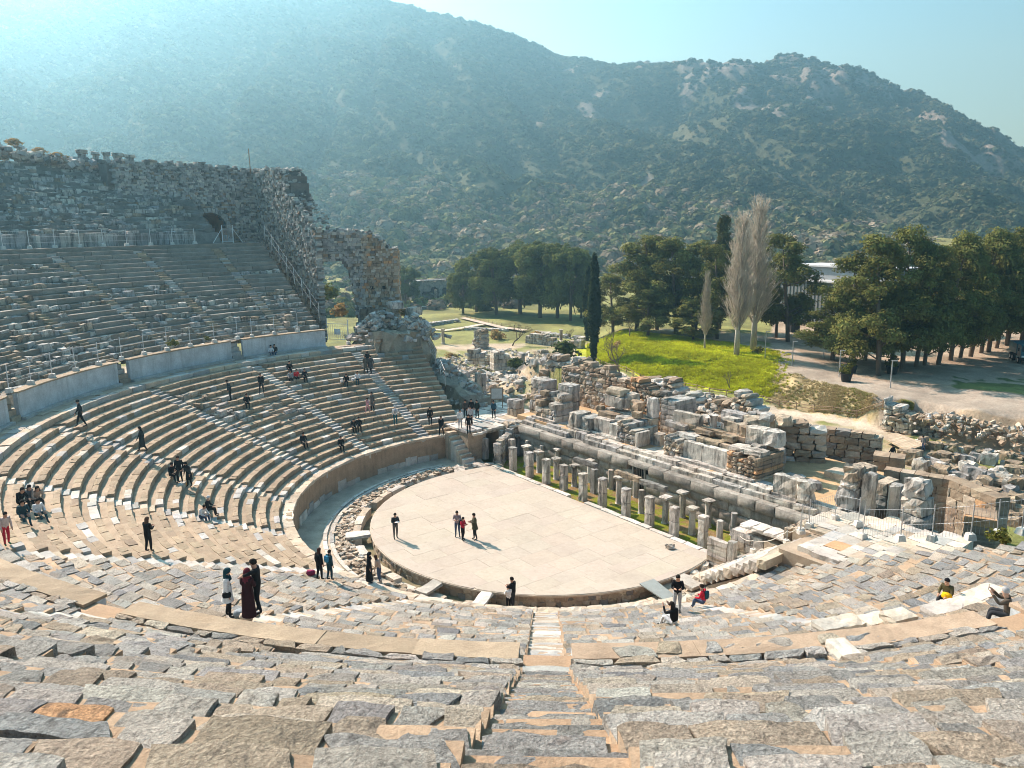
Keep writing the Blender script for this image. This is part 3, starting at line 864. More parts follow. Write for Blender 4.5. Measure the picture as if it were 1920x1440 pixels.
# front row of square pillars
ORD = ['first', 'second', 'third', 'fourth', 'fifth', 'sixth', 'seventh', 'eighth', 'ninth', 'tenth', 'eleventh', 'twelfth', 'thirteenth', 'fourteenth', 'fifteenth', 'sixteenth', 'seventeenth', 'eighteenth', 'nineteenth', 'twentieth']
for i, (px, py) in enumerate([(958, 881), (989, 893), (1020, 906), (1053, 917), (1089, 937), (1125, 949), (1169, 968), (1213, 987), (1259, 1005), (1313, 1024)]):
    p = at(px, py, -.15); p = p + np.array([*(_A * .22), 0]); h = rng.uniform(1.62, 1.82)
    th = empty('square_pillar', (p[0], p[1], -.3), '%s square white marble pillar of the front row, counted from the far dark doorway' % ORD[i], 'pillar', 'square pillars along the orchestra edge')
    cut = rng.uniform(.7, 1.0)
    for (za, zb) in ((-.4, cut), (cut + .006, h)):
        V, Q = box_pts((p[0], p[1], (za + zb) / 2), (.25, .235, (zb - za) / 2), TZ + rng.normal(0, .02), (2, 2, 4), .02, .010)
        mb = MB(); mb.add(V, Q, None, pick(dict(white=3, pale=3))); mb.build('shaft', M['ruin'], th)
    V, Q = box_pts((p[0], p[1], h + .05), (.285, .27, .06), TZ + rng.normal(0, .03), (2, 2, 1), .04, .012)
    mb = MB(); mb.add(V, Q, None, pick(dict(grey=2, pale=3))); mb.build('cap', M['ruin'], th)

# second row of columns with slab capitals, some square
COLS = [(960, 865, 823, 's'), (987, 874, 831, 'c'), (1011, 886, 841, 'c'), (1043, 898, 854, 'c'), (1077, 912, 866, 'c'), (1114, 925, 879, 's'), (1160, 944, 888, 'c'), (1202, 963, 911, 'r'),
        (1247, 980, 925, 'c'), (1297, 1001, 945, 'c'), (1348, 1026, 967, 'r'), (1106, 905, 857, 'c'), (1145, 917, 879, 'r'), (1192, 932, 889, 'r'), (1279, 969, 915, 'c'), (1327, 988, 931, 'c'), (1375, 1004, 957, 'r'),
        (990, 858, 825, 'r'), (1017, 868, 832, 'r'), (1046, 879, 836, 'c'), (971, 850, 811, 'c')]
COLLAB = {0: 'square marble pier at the far end of the colonnade beside the railing', 5: 'square marble pier under the end of the first stone beam'}
coltops = []
for i, (px, py, ty, kd) in enumerate(COLS):
    p = at(px, py, -.25)
    d = ray(px, ty); hh = CAM[2] + d[2] / math.hypot(d[0], d[1]) * math.hypot(p[0] - CAM[0], p[1] - CAM[1])
    h = min(max(hh, 1.6), 2.45)
    desc = {'c': 'round column with a flaring square capital', 'r': 'plain round column stump without a capital', 's': 'square pier'}[kd]
    row = 'middle row' if i < 11 else 'row against the dark stage wall'
    lab = COLLAB.get(i, '%s weathered %s, %s' % (ORD[i] if i < 11 else ORD[i - 11], desc, row))
    th = empty('column', (p[0], p[1], -.3), lab, 'column', 'columns behind the square pillars')
    tn = pick(dict(white=2, pale=3, grey=1))
    if kd == 's':
        V, Q = box_pts((p[0], p[1], (h - .35) / 2), (.24, .22, (h + .35) / 2), TZ, (2, 2, 3), .02, .01); T3 = None
    else:
        prof_ = [(.27, -.4), (.27, -.22), (.235, -.18)] + [(.225 - .02 * q / 4 + rng.normal(0, .004), -.15 + (h - .15 - (.3 if kd == 'c' else 0)) * q / 4) for q in range(5)]
        V, Q, T3 = lathe(prof_, 12, (p[0], p[1], 0))
    mb = MB(); mb.add(V, Q, T3, tn); mb.build('shaft', M['ruin'], th, True, 40)
    if kd == 'c':
        zb = prof_[-1][1]
        V, Q, T3 = lathe([(.20, zb), (.24, zb + .05), (.22, zb + .1), (.30, zb + .24), (.34, zb + .27)], 10, (p[0], p[1], 0))
        mb = MB(); mb.add(V, Q, T3, tn * .85); cap_ = mb.build('capital', M['ruin'], th)
        V, Q = box_pts((p[0], p[1], zb + .33), (.36, .35, .065), TZ + rng.normal(0, .05), (2, 2, 1), .06, .02)
        mb = MB(); mb.add(V, Q, None, pick(dict(pale=2, white=1))); mb.build('abacus', M['ruin']).parent = cap_
    coltops.append((p, h))
# stone beams lying on the columns
for lab, (xa, ya), (xb, yb) in (('grey stone beam bridging the fifth column and the square pier', (1079, 863), (1118, 876)), ('long grey stone beam before the barred doorway', (1156, 887), (1200, 902)), ('grey stone beam ending at the ninth column', (1203, 905), (1248, 920))):
    a, b = at(xa, ya, 2.36), at(xb, yb, 2.36); c = (a + b) / 2; L = np.linalg.norm(b - a)
    V, Q = box_pts((c[0], c[1], 2.44), (L / 2 + .1, .2, .18), math.atan2(b[1] - a[1], b[0] - a[0]), (6, 2, 2), .04, .018)
    mb = MB(); mb.add(V, Q, None, pick(dict(seat=1, dark=1))); tag(mb.build('stone_beam', M['ruin']), lab, 'beam')

# rusticated stage wall with its door
SW = 8.05
sw = empty('stage_wall', W(SW, 0, -.3), 'long dark rusticated limestone wall behind the columns', 'wall')
DOOR = (.45, 1.75)
for (za, zb, pr) in ((-.45, .35, .0), (.35, 1.05, .02), (1.05, 1.72, .0), (1.72, 2.42, .16)):
    t = -13.3
    while t < 15.4:
        bl = rng.uniform(1.0, 2.0) if zb < 1.8 else rng.uniform(1.3, 3.0)
        b = min(t + bl, 15.5)
        if zb < 2.0:
            if t < DOOR[0] < b: b = DOOR[0]
            if DOOR[0] - .01 <= t < DOOR[1]: t = DOOR[1]; continue
        else:
            if t < DOOR[0] - .4 < b: b = DOOR[0] - .4
            elif abs(t - (DOOR[0] - .4)) < .02: b = DOOR[1] + .4
        za_ = za
        if zb > 2.0 and abs(t - (DOOR[0] - .4)) < .02: za_ = 2.12
        if b - t > .1:
            zz = zb + (rng.normal(0, .015))
            if not (t > 12.5 and zb > 2 and rng.random() < .3):
                V, Q = box_pts(W(SW + .55 - pr / 2 - .0, (t + b) / 2, (za_ + zz) / 2), ((b - t) / 2 - .02, .55 + pr / 2, (zz - za_) / 2 - .012), TZ, (5, 2, 4), .0, .0)
                # swelling, hammered face
                loc_t = (V[:, 0] - W(SW, (t + b) / 2)[0]) * _T[0] + (V[:, 1] - W(SW, (t + b) / 2)[1]) * _T[1]
                u = loc_t / ((b - t) / 2); v = (V[:, 2] - (za + zz) / 2) / ((zz - za) / 2)
                sv = V[:, 0] * _A[0] + V[:, 1] * _A[1]; front = sv < SW + .02
                bul = np.where(front, (.13 if zb > 2 else .08) * np.clip((1 - u ** 6) * (1 - np.abs(v) ** 2.5), 0, 1), 0)
                V[:, 0] -= _A[0] * bul; V[:, 1] -= _A[1] * bul
                V = shape_noise(V, .035, 2.3, rng.uniform(0, 50, 3))
                mb = MB(); mb.add(V, Q, None, np.array((.37, .34, .29)) * rng.uniform(.75, 1.2)); mb.build('block', M['rustic'], sw, True, 50)
        t = b
V, Q = box_pts(W(SW + 1.6, 1.0, .9), (14.6, .5, 1.3), TZ, (1, 1, 1), 0, 0)
mb = MB(); mb.add(V, Q, None, (.2, .18, .16)); mb.build('wall_core', M['rubble'], sw)
dr = empty('barred_door', W(SW + .3, 1.1, -.3), 'dark doorway with white frame and metal bars in the rusticated stage wall', 'door')
V, Q = box_pts(W(SW + .75, 1.1, .85), (1.04, .12, 1.27), TZ, (1, 1, 1), 0, 0); mb = MB(); mb.add(V, Q); mb.build('opening', M['dark'], dr)  # solid black box, the doorway's shade put into its colour
for tt in (.5, 1.7):
    V, Q = box_pts(W(SW - .02, tt, .88), (.05, .05, 1.22), TZ, (1, 1, 1), 0, 0); mb = MB(); mb.add(V, Q, None, (.6, .6, .6)); mb.build('frame', M['metal'], dr)
V, Q = box_pts(W(SW - .02, 1.1, 2.09), (.56, .05, .04), TZ, (1, 1, 1), 0, 0); mb = MB(); mb.add(V, Q, None, (.6, .6, .6)); mb.build('frame', M['metal'], dr)
for q in range(6):
    V, Q, T3 = tube([W(SW + .16, .66 + q * .175, -.3), W(SW + .16, .66 + q * .175, 2.06)], .018, 5); mb = MB(); mb.add(V, Q, T3); mb.build('bar', M['metal'], dr)

# ledge above the wall and the stage platform
ledge = empty('stage_ledge', W(8.6, 0, 2.4), 'stepped grey stone ledge along the top of the rusticated wall', 'ledge')
for (sa, sb, za, zb) in ((8.55, 8.95, 2.2, 2.74), (8.95, 9.5, 2.4, 2.98)):
    t = -13.6
    while t < 14.6:
        dt = rng.uniform(1.1, 2.6)
        if rng.random() < .95:
            slab_box(ledge, (sa + sb) / 2 + rng.normal(0, .02), t + dt / 2, za, zb + rng.normal(0, .02), sb - sa + .1, dt - .02, 'block', dict(grey=3, pale=3, white=.5), 'ruin', .014, 0, .025, (3, 2, 2))
        t += dt
P_Z = 2.94
V, Q = box_pts(W(13.6, .5, P_Z - .25), (15.4, 4.6, .25), TZ, (40, 14, 1), 0, 0)
V[:, 2] += np.array([.05 * fbm(p[0] * .6, p[1] * .6) for p in V])
o = obj('stage_floor', mesh_from('stage_floor', V, Q, M['mortar'], np.broadcast_to(np.array((.50, .34, .19)), (len(V), 3)))); tag(o, kind='structure')
pv = empty('stage_paving', W(10, 0, P_Z), 'worn pale paving slabs on the stage platform edge', 'paving')
t = -13.5
while t < 13:
    dt = rng.uniform(.8, 1.7); s = 9.5
    while s < 12.6:
        ds = rng.uniform(.6, 1.2)
        if rng.random() < .8 and (s < 10.9 or -1.3 < t < 2.2 or t < -8.2):
            slab_box(pv, s + ds / 2, t + dt / 2, P_Z - .15, P_Z + .03 + rng.normal(0, .012), ds - .02, dt - .02, 'slab', dict(pale=3, white=2, grey=1), 'step', .012, rng.normal(0, .01), .02, (2, 2, 1))
        s += ds
    t += dt

RW = dict(pale=3, grey=3, white=.6, tan=2.5, seat=1.2)
# left podium with its tall pier
p1 = empty('podium_block', W(9.6, -11.5, P_Z), 'broken marble podium block at the far end of the stage with a tall pier behind', 'ruin')
masonry(p1, 9.5, -13.0, 9.5, -10.1, 2.0, P_Z, lambda f: 4.4 + .5 * math.sin(f * 7 + 1), .52, (.7, 1.3), RW, jit=.03)
masonry(p1, 10.4, -12.4, 10.4, -10.4, 1.6, 4.5, lambda f: 5.2 + .3 * math.sin(f * 9), .4, (.5, .9), RW, jit=.04)
masonry(p1, 11.4, -12.1, 11.4, -10.4, 1.2, P_Z, lambda f: 6.1 + .25 * math.sin(f * 6), .75, (.8, 1.2), RW, jit=.025)
slab_box(p1, 9.35, -11.6, P_Z, P_Z + .22, .4, 3.2, 'base_moulding', dict(white=1, pale=1))
slab_box(p1, 10.3, -12.5, 4.9, 5.35, .6, .8, 'block', RW)
# centre podium
p2 = empty('podium_block', W(9.8, -4.5, P_Z), 'wide broken marble podium in the middle of the stage, heaped with blocks', 'ruin')
slab_box(p2, 10.15, -7.8, P_Z, 4.35, 1.6, 1.15, 'block', RW, jit=.04, n=(3, 3, 3)); slab_box(p2, 10.35, -6.65, P_Z, 4.15, 1.7, 1.2, 'block', RW, jit=.05, n=(3, 3, 3))
slab_box(p2, 9.5, -7.2, P_Z, P_Z + .2, .35, 2.9, 'base_moulding', dict(white=1))
masonry(p2, 10.0, -5.9, 10.0, -2.9, .7, P_Z + .2, lambda f: 4.35 - .3 * f, 1.2, (1.6, 3.2), dict(white=2, pale=2), jit=.03, rnd=.02)
slab_box(p2, 9.8, -4.2, P_Z, P_Z + .22, .4, 3.6, 'base_moulding', dict(white=1, pale=1))
masonry(p2, 9.6, -2.9, 9.6, -.9, 2.6, P_Z, lambda f: 4.6 - .2 * f, .38, (.4, .8), dict(pale=3, tan=2, grey=2), jit=.05)
masonry(p2, 10.7, -6.2, 10.7, -1.4, 1.0, 4.1, 4.7, .45, (1.2, 2.2), RW, jit=.03); masonry(p2, 11.7, -6.4, 11.7, -1.2, .9, P_Z, 5.05, .6, (1.2, 2.2), RW, jit=.03)
for (s, t, z, ds, dt, h) in ((11.9, -5.6, 5.0, 1.0, 1.2, .95), (12.4, -4.7, 5.0, 1.0, 1.1, .9), (12.1, -5.3, 5.95, 1.2, 1.7, .55), (12.6, -4.2, 5.7, .9, 1.2, .5), (11.7, -4.6, 5.0, .7, .7, .9), (12.1, -3.1, 5.0, .7, 1.3, .85), (12.3, -1.6, 4.7, .8, .75, 1.65), (11.3, -2.3, 4.75, .6, .7, .4), (11.4, -6.6, 4.4, .5, .7, .5)):
    slab_box(p2, s, t, z - .05, z + h, ds, dt, 'block', RW, jit=.035, rz=rng.normal(0, .12), rnd=.06)
slab_box(p2, 10.2, -.65, P_Z, 4.1, 1.4, .35, 'orthostat', dict(white=1), jit=.015)
slab_box(p2, 11.4, .0, P_Z, 3.9, .7, .7, 'block', RW)
# near podium
p3 = empty('podium_block', W(9.8, 6, P_Z), 'long marble podium nearest the camera with smooth wall slabs and brick core', 'ruin')
masonry(p3, 9.7, 1.9, 9.7, 3.6, 2.2, P_Z, lambda f: 4.2 + .3 * math.sin(f * 5), .36, (.3, .7), dict(pale=3, tan=3, brown=1), jit=.05)
masonry(p3, 9.9, 3.6, 9.9, 7.6, .5, P_Z + .2, 4.4, 1.25, (1.5, 2.2), dict(white=3, pale=2), jit=.015, rnd=.015)
slab_box(p3, 9.65, 5.4, P_Z, P_Z + .24, .45, 4.8, 'base_moulding', dict(white=1, pale=1), n=(5, 2, 2)); slab_box(p3, 9.45, 8.8, P_Z, P_Z + .2, .5, 2.4, 'base_moulding', dict(white=1, pale=1))
masonry(p3, 9.6, 7.6, 9.6, 10.1, 3.0, P_Z, lambda f: 4.45 + .1 * math.sin(f * 8), .24, (.3, .6), dict(brown=4, tan=3, orange=1), jit=.035)
masonry(p3, 10.9, 9.2, 13.4, 9.7, .8, P_Z, lambda f: 5.2 - .8 * f, .55, (.7, 1.3), RW, jit=.04)
masonry(p3, 10.6, 2.2, 10.6, 8.2, 1.1, 4.15, 4.75, .4, (1.2, 2.4), RW, jit=.03); masonry(p3, 11.6, 2.0, 11.6, 8.8, .9, P_Z, 5.0, .6, (1.3, 2.4), RW, jit=.03)
masonry(p3, 10.0, 7.4, 10.0, 10.0, 1.2, 4.5, 4.85, .34, (.9, 1.4), dict(grey=2, pale=2), jit=.03)
masonry(p3, 11.6, 7.6, 11.6, 10.2, 1.0, 4.9, 6.0, 1.1, (1.1, 1.5), RW, jit=.04); masonry(p3, 13.2, 4.2, 13.2, 8.4, .9, P_Z, 6.3, 1.1, (1.3, 2.6), RW, jit=.04)
for (s, t, z, ds, dt, h) in ((11.5, 1.6, 4.7, .7, 2.2, .32), (11.9, 2.3, 4.95, .5, 2.7, .95), (12.5, 6.2, 4.9, .9, 1.6, .95), (12.7, 5.6, 5.8, .7, 1.2, .2), (11.2, 6.6, 4.75, .6, 1.0, .4), (12.0, 7.2, 4.9, .5, .5, .95), (13.4, 8.0, 6.2, .6, .9, .45), (13.6, 9.2, 6.1, .8, .9, .6), (11.4, 4.3, 4.75, .5, 1.6, .3)):
    slab_box(p3, s, t, z - .05, z + h, ds, dt, 'block', RW, jit=.035, rz=rng.normal(0, .1), rnd=.05)
q_ = W(12.2, 4.4); V, Q, T3 = lathe([(.38, 4.9), (.36, 5.05), (.26, 5.15), (.25, 5.85), (.31, 5.95), (.36, 6.05)], 12, (q_[0], q_[1], 0)); mb = MB(); mb.add(V, Q, T3, (.5, .47, .42)); mb.build('pedestal', M['ruin'], p3, True, 40)

# back walls of the stage building, brown rubble masonry
BW = dict(brown=5, tan=3, orange=.8, grey=1)
bw1 = empty('rubble_wall', W(15, -11, P_Z), 'high brown masonry wall with square hole at the far back of the stage', 'wall')
masonry(bw1, 15.6, -16.5, 15.6, -6.6, 1.0, P_Z - .6, lambda f: 6.0 + 1.1 * math.sin(f * 3.3) + .35 * math.sin(f * 23), .45, (.45, .95), BW, 'rubble', .035)
bw2 = empty('rubble_wall', W(16, -4, P_Z), 'reddish brown rubble wall beside the grey ashlar pier', 'wall')
masonry(bw2, 14.6, -6.4, 14.6, -2.7, 1.3, P_Z - .3, lambda f: 6.4 + .5 * math.sin(f * 4 + 1), .38, (.35, .75), dict(orange=2, brown=4, tan=2), 'rubble', .05, rnd=.09)
masonry(bw2, 16.2, -7.2, 14.7, -6.4, .9, P_Z - .3, lambda f: 6.2, .4, (.4, .7), BW, 'rubble', .05, rnd=.09)
gp = empty('ashlar_pier', W(15, -1.2, P_Z), 'smooth grey ashlar pier rebuilt beside the reddish rubble wall', 'pier')
masonry(gp, 14.3, -2.6, 14.3, -.9, 2.4, P_Z - .2, 6.0, .42, (.7, 1.1), dict(grey=4, pale=1), 'ruin', .008, rnd=.015); slab_box(gp, 14.6, -2.3, 6.0, 6.4, .8, .7, 'block', dict(dark=1), jit=.02)
bw3 = empty('rubble_wall', W(16, 8, P_Z), 'brown stone wall with a broken end standing over the sandy stage floor', 'wall')
masonry(bw3, 14.4, 7.0, 16.9, 10.6, 1.2, P_Z - .2, lambda f: 6.1 - .9 * f ** 2, .55, (.7, 1.3), dict(tan=4, brown=3, pale=1), 'rubble', .05, rnd=.07)
masonry(bw3, 13.7, 6.2, 14.6, 7.6, .8, P_Z, 6.4, .5, (.6, 1.0), dict(grey=3, pale=2), 'ruin', .02)
bw4 = empty('rubble_wall', W(19, 9, P_Z - 1), 'straight brown wall in shade running away behind the stage', 'wall')
masonry(bw4, 18.2, 6.0, 20.6, 12.6, .9, 1.2, lambda f: 4.9 - .3 * f, .5, (.6, 1.2), dict(brown=4, tan=2, dark=1), 'rubble', .03)
bw5 = empty('rubble_wall', W(20, -3, 2), 'jagged heap of pale stones on the back wall below the grass bank', 'wall')
masonry(bw5, 18.8, -9.0, 18.0, 4.0, 1.6, .5, lambda f: 5.6 + .6 * math.sin(f * 9) + .4 * math.sin(f * 31), .5, (.5, 1.1), dict(pale=3, tan=3, brown=3, white=1), 'rubble', .07, rnd=.1)
bw6 = empty('rubble_wall', W(19, -17, 2), 'tall stepped ruin of pale blocks behind the far podium', 'wall')
masonry(bw6, 17.0, -20.5, 18.6, -9.2, 1.5, 0, lambda f: 6.2 + .8 * math.sin(f * 5 + .5) + .4 * math.sin(f * 19), .55, (.6, 1.2), dict(pale=4, tan=3, brown=2), 'rubble', .06, rnd=.08)
bw7 = empty('rubble_wall', W(13, -17, P_Z), 'square pale pier of large blocks beside the notice board', 'pier')
masonry(bw7, 12.4, -17.2, 12.4, -15.2, 1.6, 2, lambda f: 6.2 - .9 * f, .9, (.9, 1.3), RW, 'ruin', .03); masonry(bw7, 10.4, -14.9, 10.4, -13.7, 1.0, 2.4, 4.6, .8, (.7, 1.2), RW, 'ruin', .03)
masonry(bw7, 9.7, -17.4, 9.7, -16.0, 1.0, 2.2, 4.1, .8, (.7, 1.4), RW, 'ruin', .03)
# rubble heaps behind: many small stones
def heap(name, label, pts, n, size, weights, mat='rubble', cat='rubble'):
    """pts: list of (s, t, z, spread_s, spread_t, height)"""
    mb = MB()
    for i in range(n):
        s, t, z, ss, tt, h = pts[rng.integers(len(pts))]
        a, b = rng.normal(0, .5, 2); a = np.clip(a, -1.2, 1.2); b = np.clip(b, -1.2, 1.2)
        q = size * rng.uniform(.4, 1.3)
        zz = z + h * max(0, 1 - (a * a + b * b)) * rng.uniform(.6, 1.0)
        V, Q = box_pts(W(s + a * ss, t + b * tt, zz), (q, q * rng.uniform(.5, .9), q * rng.uniform(.35, .7)), rng.uniform(0, 6), (2, 1, 1), .08, q * .1, .3)
        mb.add(V, Q, None, pick(weights))
    o = mb.build(name, M[mat]); return tag(o, label, cat, kind='stuff')
heap('rubble', 'rubble of broken stones heaped behind the stage back walls', [(20.5, -3, 2.5, 4, 9, 2.6), (20, 6, 2.0, 3, 4, 2.0), (21, -14, 1, 4, 6, 3.2), (18.5, 1, 3, 2.5, 4, 1.4), (23, 3, .0, 4, 6, 1.5)], 1500, .32, dict(pale=3, tan=3, white=1.2, grey=2, brown=1))

# right-hand side: orthostat slabs, broken piers and new brown walls
ot = empty('orthostat_slab', W(8.9, 13.5, 2.6), 'stained white marble orthostat slab standing at the near end of the stage wall', 'slab')
slab_box(ot, 9.2, 12.6, 2.75, 4.15, .5, 1.7, 'slab', dict(white=1, pale=1), 'ruin', .03, 0, .03, (4, 2, 4)); slab_box(ot, 9.1, 14.0, 2.7, 4.2, .55, 1.0, 'slab', dict(white=1, pale=1), 'ruin', .05, .15, .05, (3, 2, 4))
slab_box(ot, 8.8, 13.3, 2.3, 2.72, .7, 3.4, 'base_slab', dict(pale=1, grey=1), 'ruin', .03, 0, .03, (4, 2, 2))
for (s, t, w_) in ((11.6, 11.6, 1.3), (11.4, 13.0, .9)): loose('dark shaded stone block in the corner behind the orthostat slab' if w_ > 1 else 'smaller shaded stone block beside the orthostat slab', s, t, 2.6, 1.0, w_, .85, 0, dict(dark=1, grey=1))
pr1 = empty('broken_pier', W(10.2, 16.6, 2.4), 'tall broken white marble pier with a stained column beside it', 'pier')
for (za, zb, w_, o_) in ((2.0, 2.9, 1.25, 0), (2.9, 4.2, 1.1, .05), (4.2, 4.75, 1.05, .1), (4.75, 5.6, .9, .25)): slab_box(pr1, 10.1, 16.2 + o_, za, zb, 1.1, w_, 'block', RW, 'ruin', .06, 0, .09, (3, 3, 3))
slab_box(pr1, 10.4, 17.25, 2.4, 5.35, .7, .62, 'shaft', dict(pale=1, tan=1), 'ruin', .03, .1, .05, (2, 2, 6))
pr2 = empty('leaning_slab', W(11.3, 18.2, 2.2), 'thin pale marble slab standing upright between the two broken piers', 'slab')
slab_box(pr2, 10.9, 18.45, 2.0, 4.75, .3, .55, 'slab', dict(white=1), 'ruin', .02, .7, .05, (2, 2, 5))
pr3 = empty('broken_pier', W(10.4, 20.0, 2.0), 'stack of big grey marble blocks with a boulder on top', 'pier')
for (za, zb, ds, dt, o_) in ((1.2, 2.0, 1.4, 2.6, 0), (2.0, 2.9, 1.4, 2.3, .1), (2.9, 3.7, 1.3, 1.5, .2), (3.7, 4.7, 1.2, 1.35, .1), (4.7, 5.7, 1.05, 1.2, .05)): slab_box(pr3, 10.2, 20.0 + o_, za, zb, ds, dt, 'block', dict(grey=4, pale=2), 'ruin', .055, rng.normal(0, .06), .07, (4, 3, 3))
pr4 = empty('masonry_pier', W(13.5, 16.2, 2.4), 'grey block pier at the back of the sandy stage floor', 'pier')
masonry(pr4, 12.6, 14.6, 12.6, 17.2, 1.6, 2.4, lambda f: 4.7 - .3 * f, .8, (1.0, 1.5), RW, 'ruin', .03)
slab_box(pr4, 12.9, 17.7, 2.4, 4.2, .6, .7, 'block', dict(dark=1, grey=1))
slab_box(pr4, 14.8, 13.2, 2.9, 3.4, 1.4, 2.2, 'base_slab', dict(orange=1, tan=2), 'rubble')
rw_ = empty('brown_wall', W(15, 19, 1), 'low new brown block walls stepping round a corner beside the stone field', 'wall')
RB = dict(brown=4, tan=3, orange=.6)
masonry(rw_, 15.2, 15.6, 16.4, 19.6, .9, .5, 4.0, .5, (.7, 1.1), RB, 'rubble', .015, rnd=.02); masonry(rw_, 15.6, 19.4, 14.2, 22.6, 1.0, .5, 4.4, .5, (.7, 1.1), RB, 'rubble', .015, rnd=.02)
masonry(rw_, 13.8, 21.2, 12.0, 21.9, 1.6, .5, 3.6, .5, (.7, 1.1), RB, 'rubble', .015, rnd=.02); masonry(rw_, 18.0, 13.4, 18.8, 15.2, 1.4, .5, 4.2, .5, (.7, 1.1), RB, 'rubble', .015, rnd=.02)

# right entrance: paved landing, steps down to the orchestra, low screen wall
land = empty('paved_landing', W(5, 18, 2.8), 'sunlit cream stone paving of the right-hand entrance landing', 'paving')
V, Q = box_pts(W(7.1, 19.6, 1.2), (3.7, 2.2, 1.65), TZ, (1, 1, 1), 0, 0); mb = MB(); mb.add(V, Q, None, (.42, .33, .24)); mb.build('landing_core', M['mortar'], land)
V, Q = box_pts(W(3.4, 20.2, 1.2), (3.1, 1.6, 1.65), TZ, (1, 1, 1), 0, 0); mb = MB(); mb.add(V, Q, None, (.42, .33, .24)); mb.build('landing_core', M['mortar'], land)
masonry(land, 4.9, 15.6, 9.4, 15.6, .3, -.5, 2.6, .5, (.6, 1.2), dict(pale=2, tan=3, brown=1), 'ruin', .03)
t = 15.9
while t < 23.2:
    dt = rng.uniform(.55, 1.1); s = 2.0 + rng.uniform(0, .3)
    while s < 9.0:
        ds = rng.uniform(.6, 1.5)
        if t < 17.0 and s < 4.8: s += ds; continue
        slab_box(land, s + ds / 2, t + dt / 2, 2.6, 2.93 + rng.normal(0, .012) + .06 * (t - 15), ds - .03, dt - .03, 'slab', dict(cream=2, pale=4, tan=2, grey=1, orange=.12), 'step', .015, rng.normal(0, .015), .02, (2, 2, 1))
        s += ds
    t += dt
V, Q = box_pts(W(2.6, 13.6, -.75), (3.6, 4.2, .38), TZ, (14, 14, 1), 0, .02)
V[:, 2] += np.array([.08 * fbm(p[0] * .9, p[1] * .9) for p in V])
o = obj('entrance_path', mesh_from('entrance_path', V, Q, M['mortar'], np.broadcast_to(np.array((.42, .34, .25)), (len(V), 3)))); tag(o, kind='structure')
steps = empty('entrance_steps', W(2.6, 13.5, 0), 'broken white stone steps climbing from the orchestra to the right-hand landing', 'steps')
for k in range(12):
    z = -.3 + .25 * k; t0 = 12.3 + k * .41
    s = .2
    while s < 4.9:
        ds = rng.uniform(1.4, 2.6)
        if rng.random() < .92: slab_box(steps, s + ds / 2, t0 + .3, z - .32, z + .2 + rng.normal(0, .025), ds - .03, .56, 'step', dict(white=.6, pale=3, tan=2, cream=2), 'step', .02, rng.normal(0, .03), .03, (3, 2, 2))
        s += ds
V, Q = box_pts(W(2.6, 14.7, .2), (2.3, 2.3, .25), TZ, (1, 1, 1), 0, 0); V[:, 2] += (V[:, :2] @ _T - 14.7) * .60; mb = MB(); mb.add(V, Q, None, (.40, .31, .22)); mb.build('steps_core', M['mortar'], steps)
sc_ = empty('screen_wall', W(5.6, 13.2, 0), 'low stained wall with white slab top between the columns and the right-hand landing', 'wall')
masonry(sc_, 5.0, 11.7, 5.0, 15.4, 1.0, -.5, 1.75, .62, (.9, 1.4), dict(pale=3, tan=2, grey=1), 'ruin', .015, rnd=.02)
t = 12.3
while t < 15.3: slab_box(sc_, 5.5, t + .4, 1.75, 1.98, 1.15, .78, 'top_slab', dict(white=3, pale=1), 'step', .02, rng.normal(0, .03)); t += .82
ss_ = empty('slab_stack', W(3.2, 12.4, 0), 'stack of long weathered stone slats beside an upright marble post', 'wall')
for q in range(6): slab_box(ss_, 3.1, 12.25, -.35 + q * .29, -.07 + q * .29, .32, 1.45, 'slat', dict(tan=2, pale=2), 'ruin', .012, 0, .03)
slab_box(ss_, 3.1, 13.25, -.4, 1.65, .4, .42, 'post', dict(pale=1), 'ruin', .012, 0, .03, (2, 2, 4))
for (s, t, z) in ((2.3, 11.6, -.3), (1.3, 11.9, -.35), (.8, 12.7, -.35), (1.9, 12.6, -.3)): loose(['flat pale slab lying on the orchestra rim corner', 'broken slab below the wooden-looking slat stack', 'small tilted slab beside the broken steps', 'flat stone between the slab stack and the steps'][[2.3, 1.3, .8, 1.9].index(s)], s, t, z, .6, 1.0, .22, rng.normal(0, .3), dict(pale=1, tan=1))
loose('small pale stone fragment lying on the orchestra floor', 2.35, 9.2, .01, .3, .7, .24, .6, dict(pale=1), None, 'stone_fragment', 'ruin', .1, .05, .15)

# left entrance: platform with people, doorway beneath, stair beside the podium wall
lp = empty('paved_landing', W(6, -17, 2.2), 'left-hand entrance landing of pale slabs with a dark passage beneath', 'paving')
L_Z = 2.35
def lbox(sa, sb, ta, tb, za, zb, name, mat, tint):
    V, Q = box_pts(W((sa + sb) / 2, (ta + tb) / 2, (za + zb) / 2), ((tb - ta) / 2, (sb - sa) / 2, (zb - za) / 2), TZ, (4, 4, 2), .0, .01); mb = MB(); mb.add(V, Q, None, tint); return mb.build(name, M[mat], lp)
lbox(3.4, 5.3, -18.5, -14.6, -.4, L_Z - .12, 'passage_side', 'rubble', (.40, .31, .22)); lbox(6.5, 12, -22, -14.4, -.4, L_Z - .12, 'passage_side', 'rubble', (.40, .31, .22))
lbox(5.3, 6.5, -21, -16.6, -.4, L_Z - .2, 'passage_dark', 'dark', (.01, .01, .01)); lbox(5.2, 6.6, -21, -14.5, 1.85, L_Z - .1, 'lintel', 'ruin', (.42, .36, .28))  # first box is black, painted as the shade inside the passage
s = 3.3
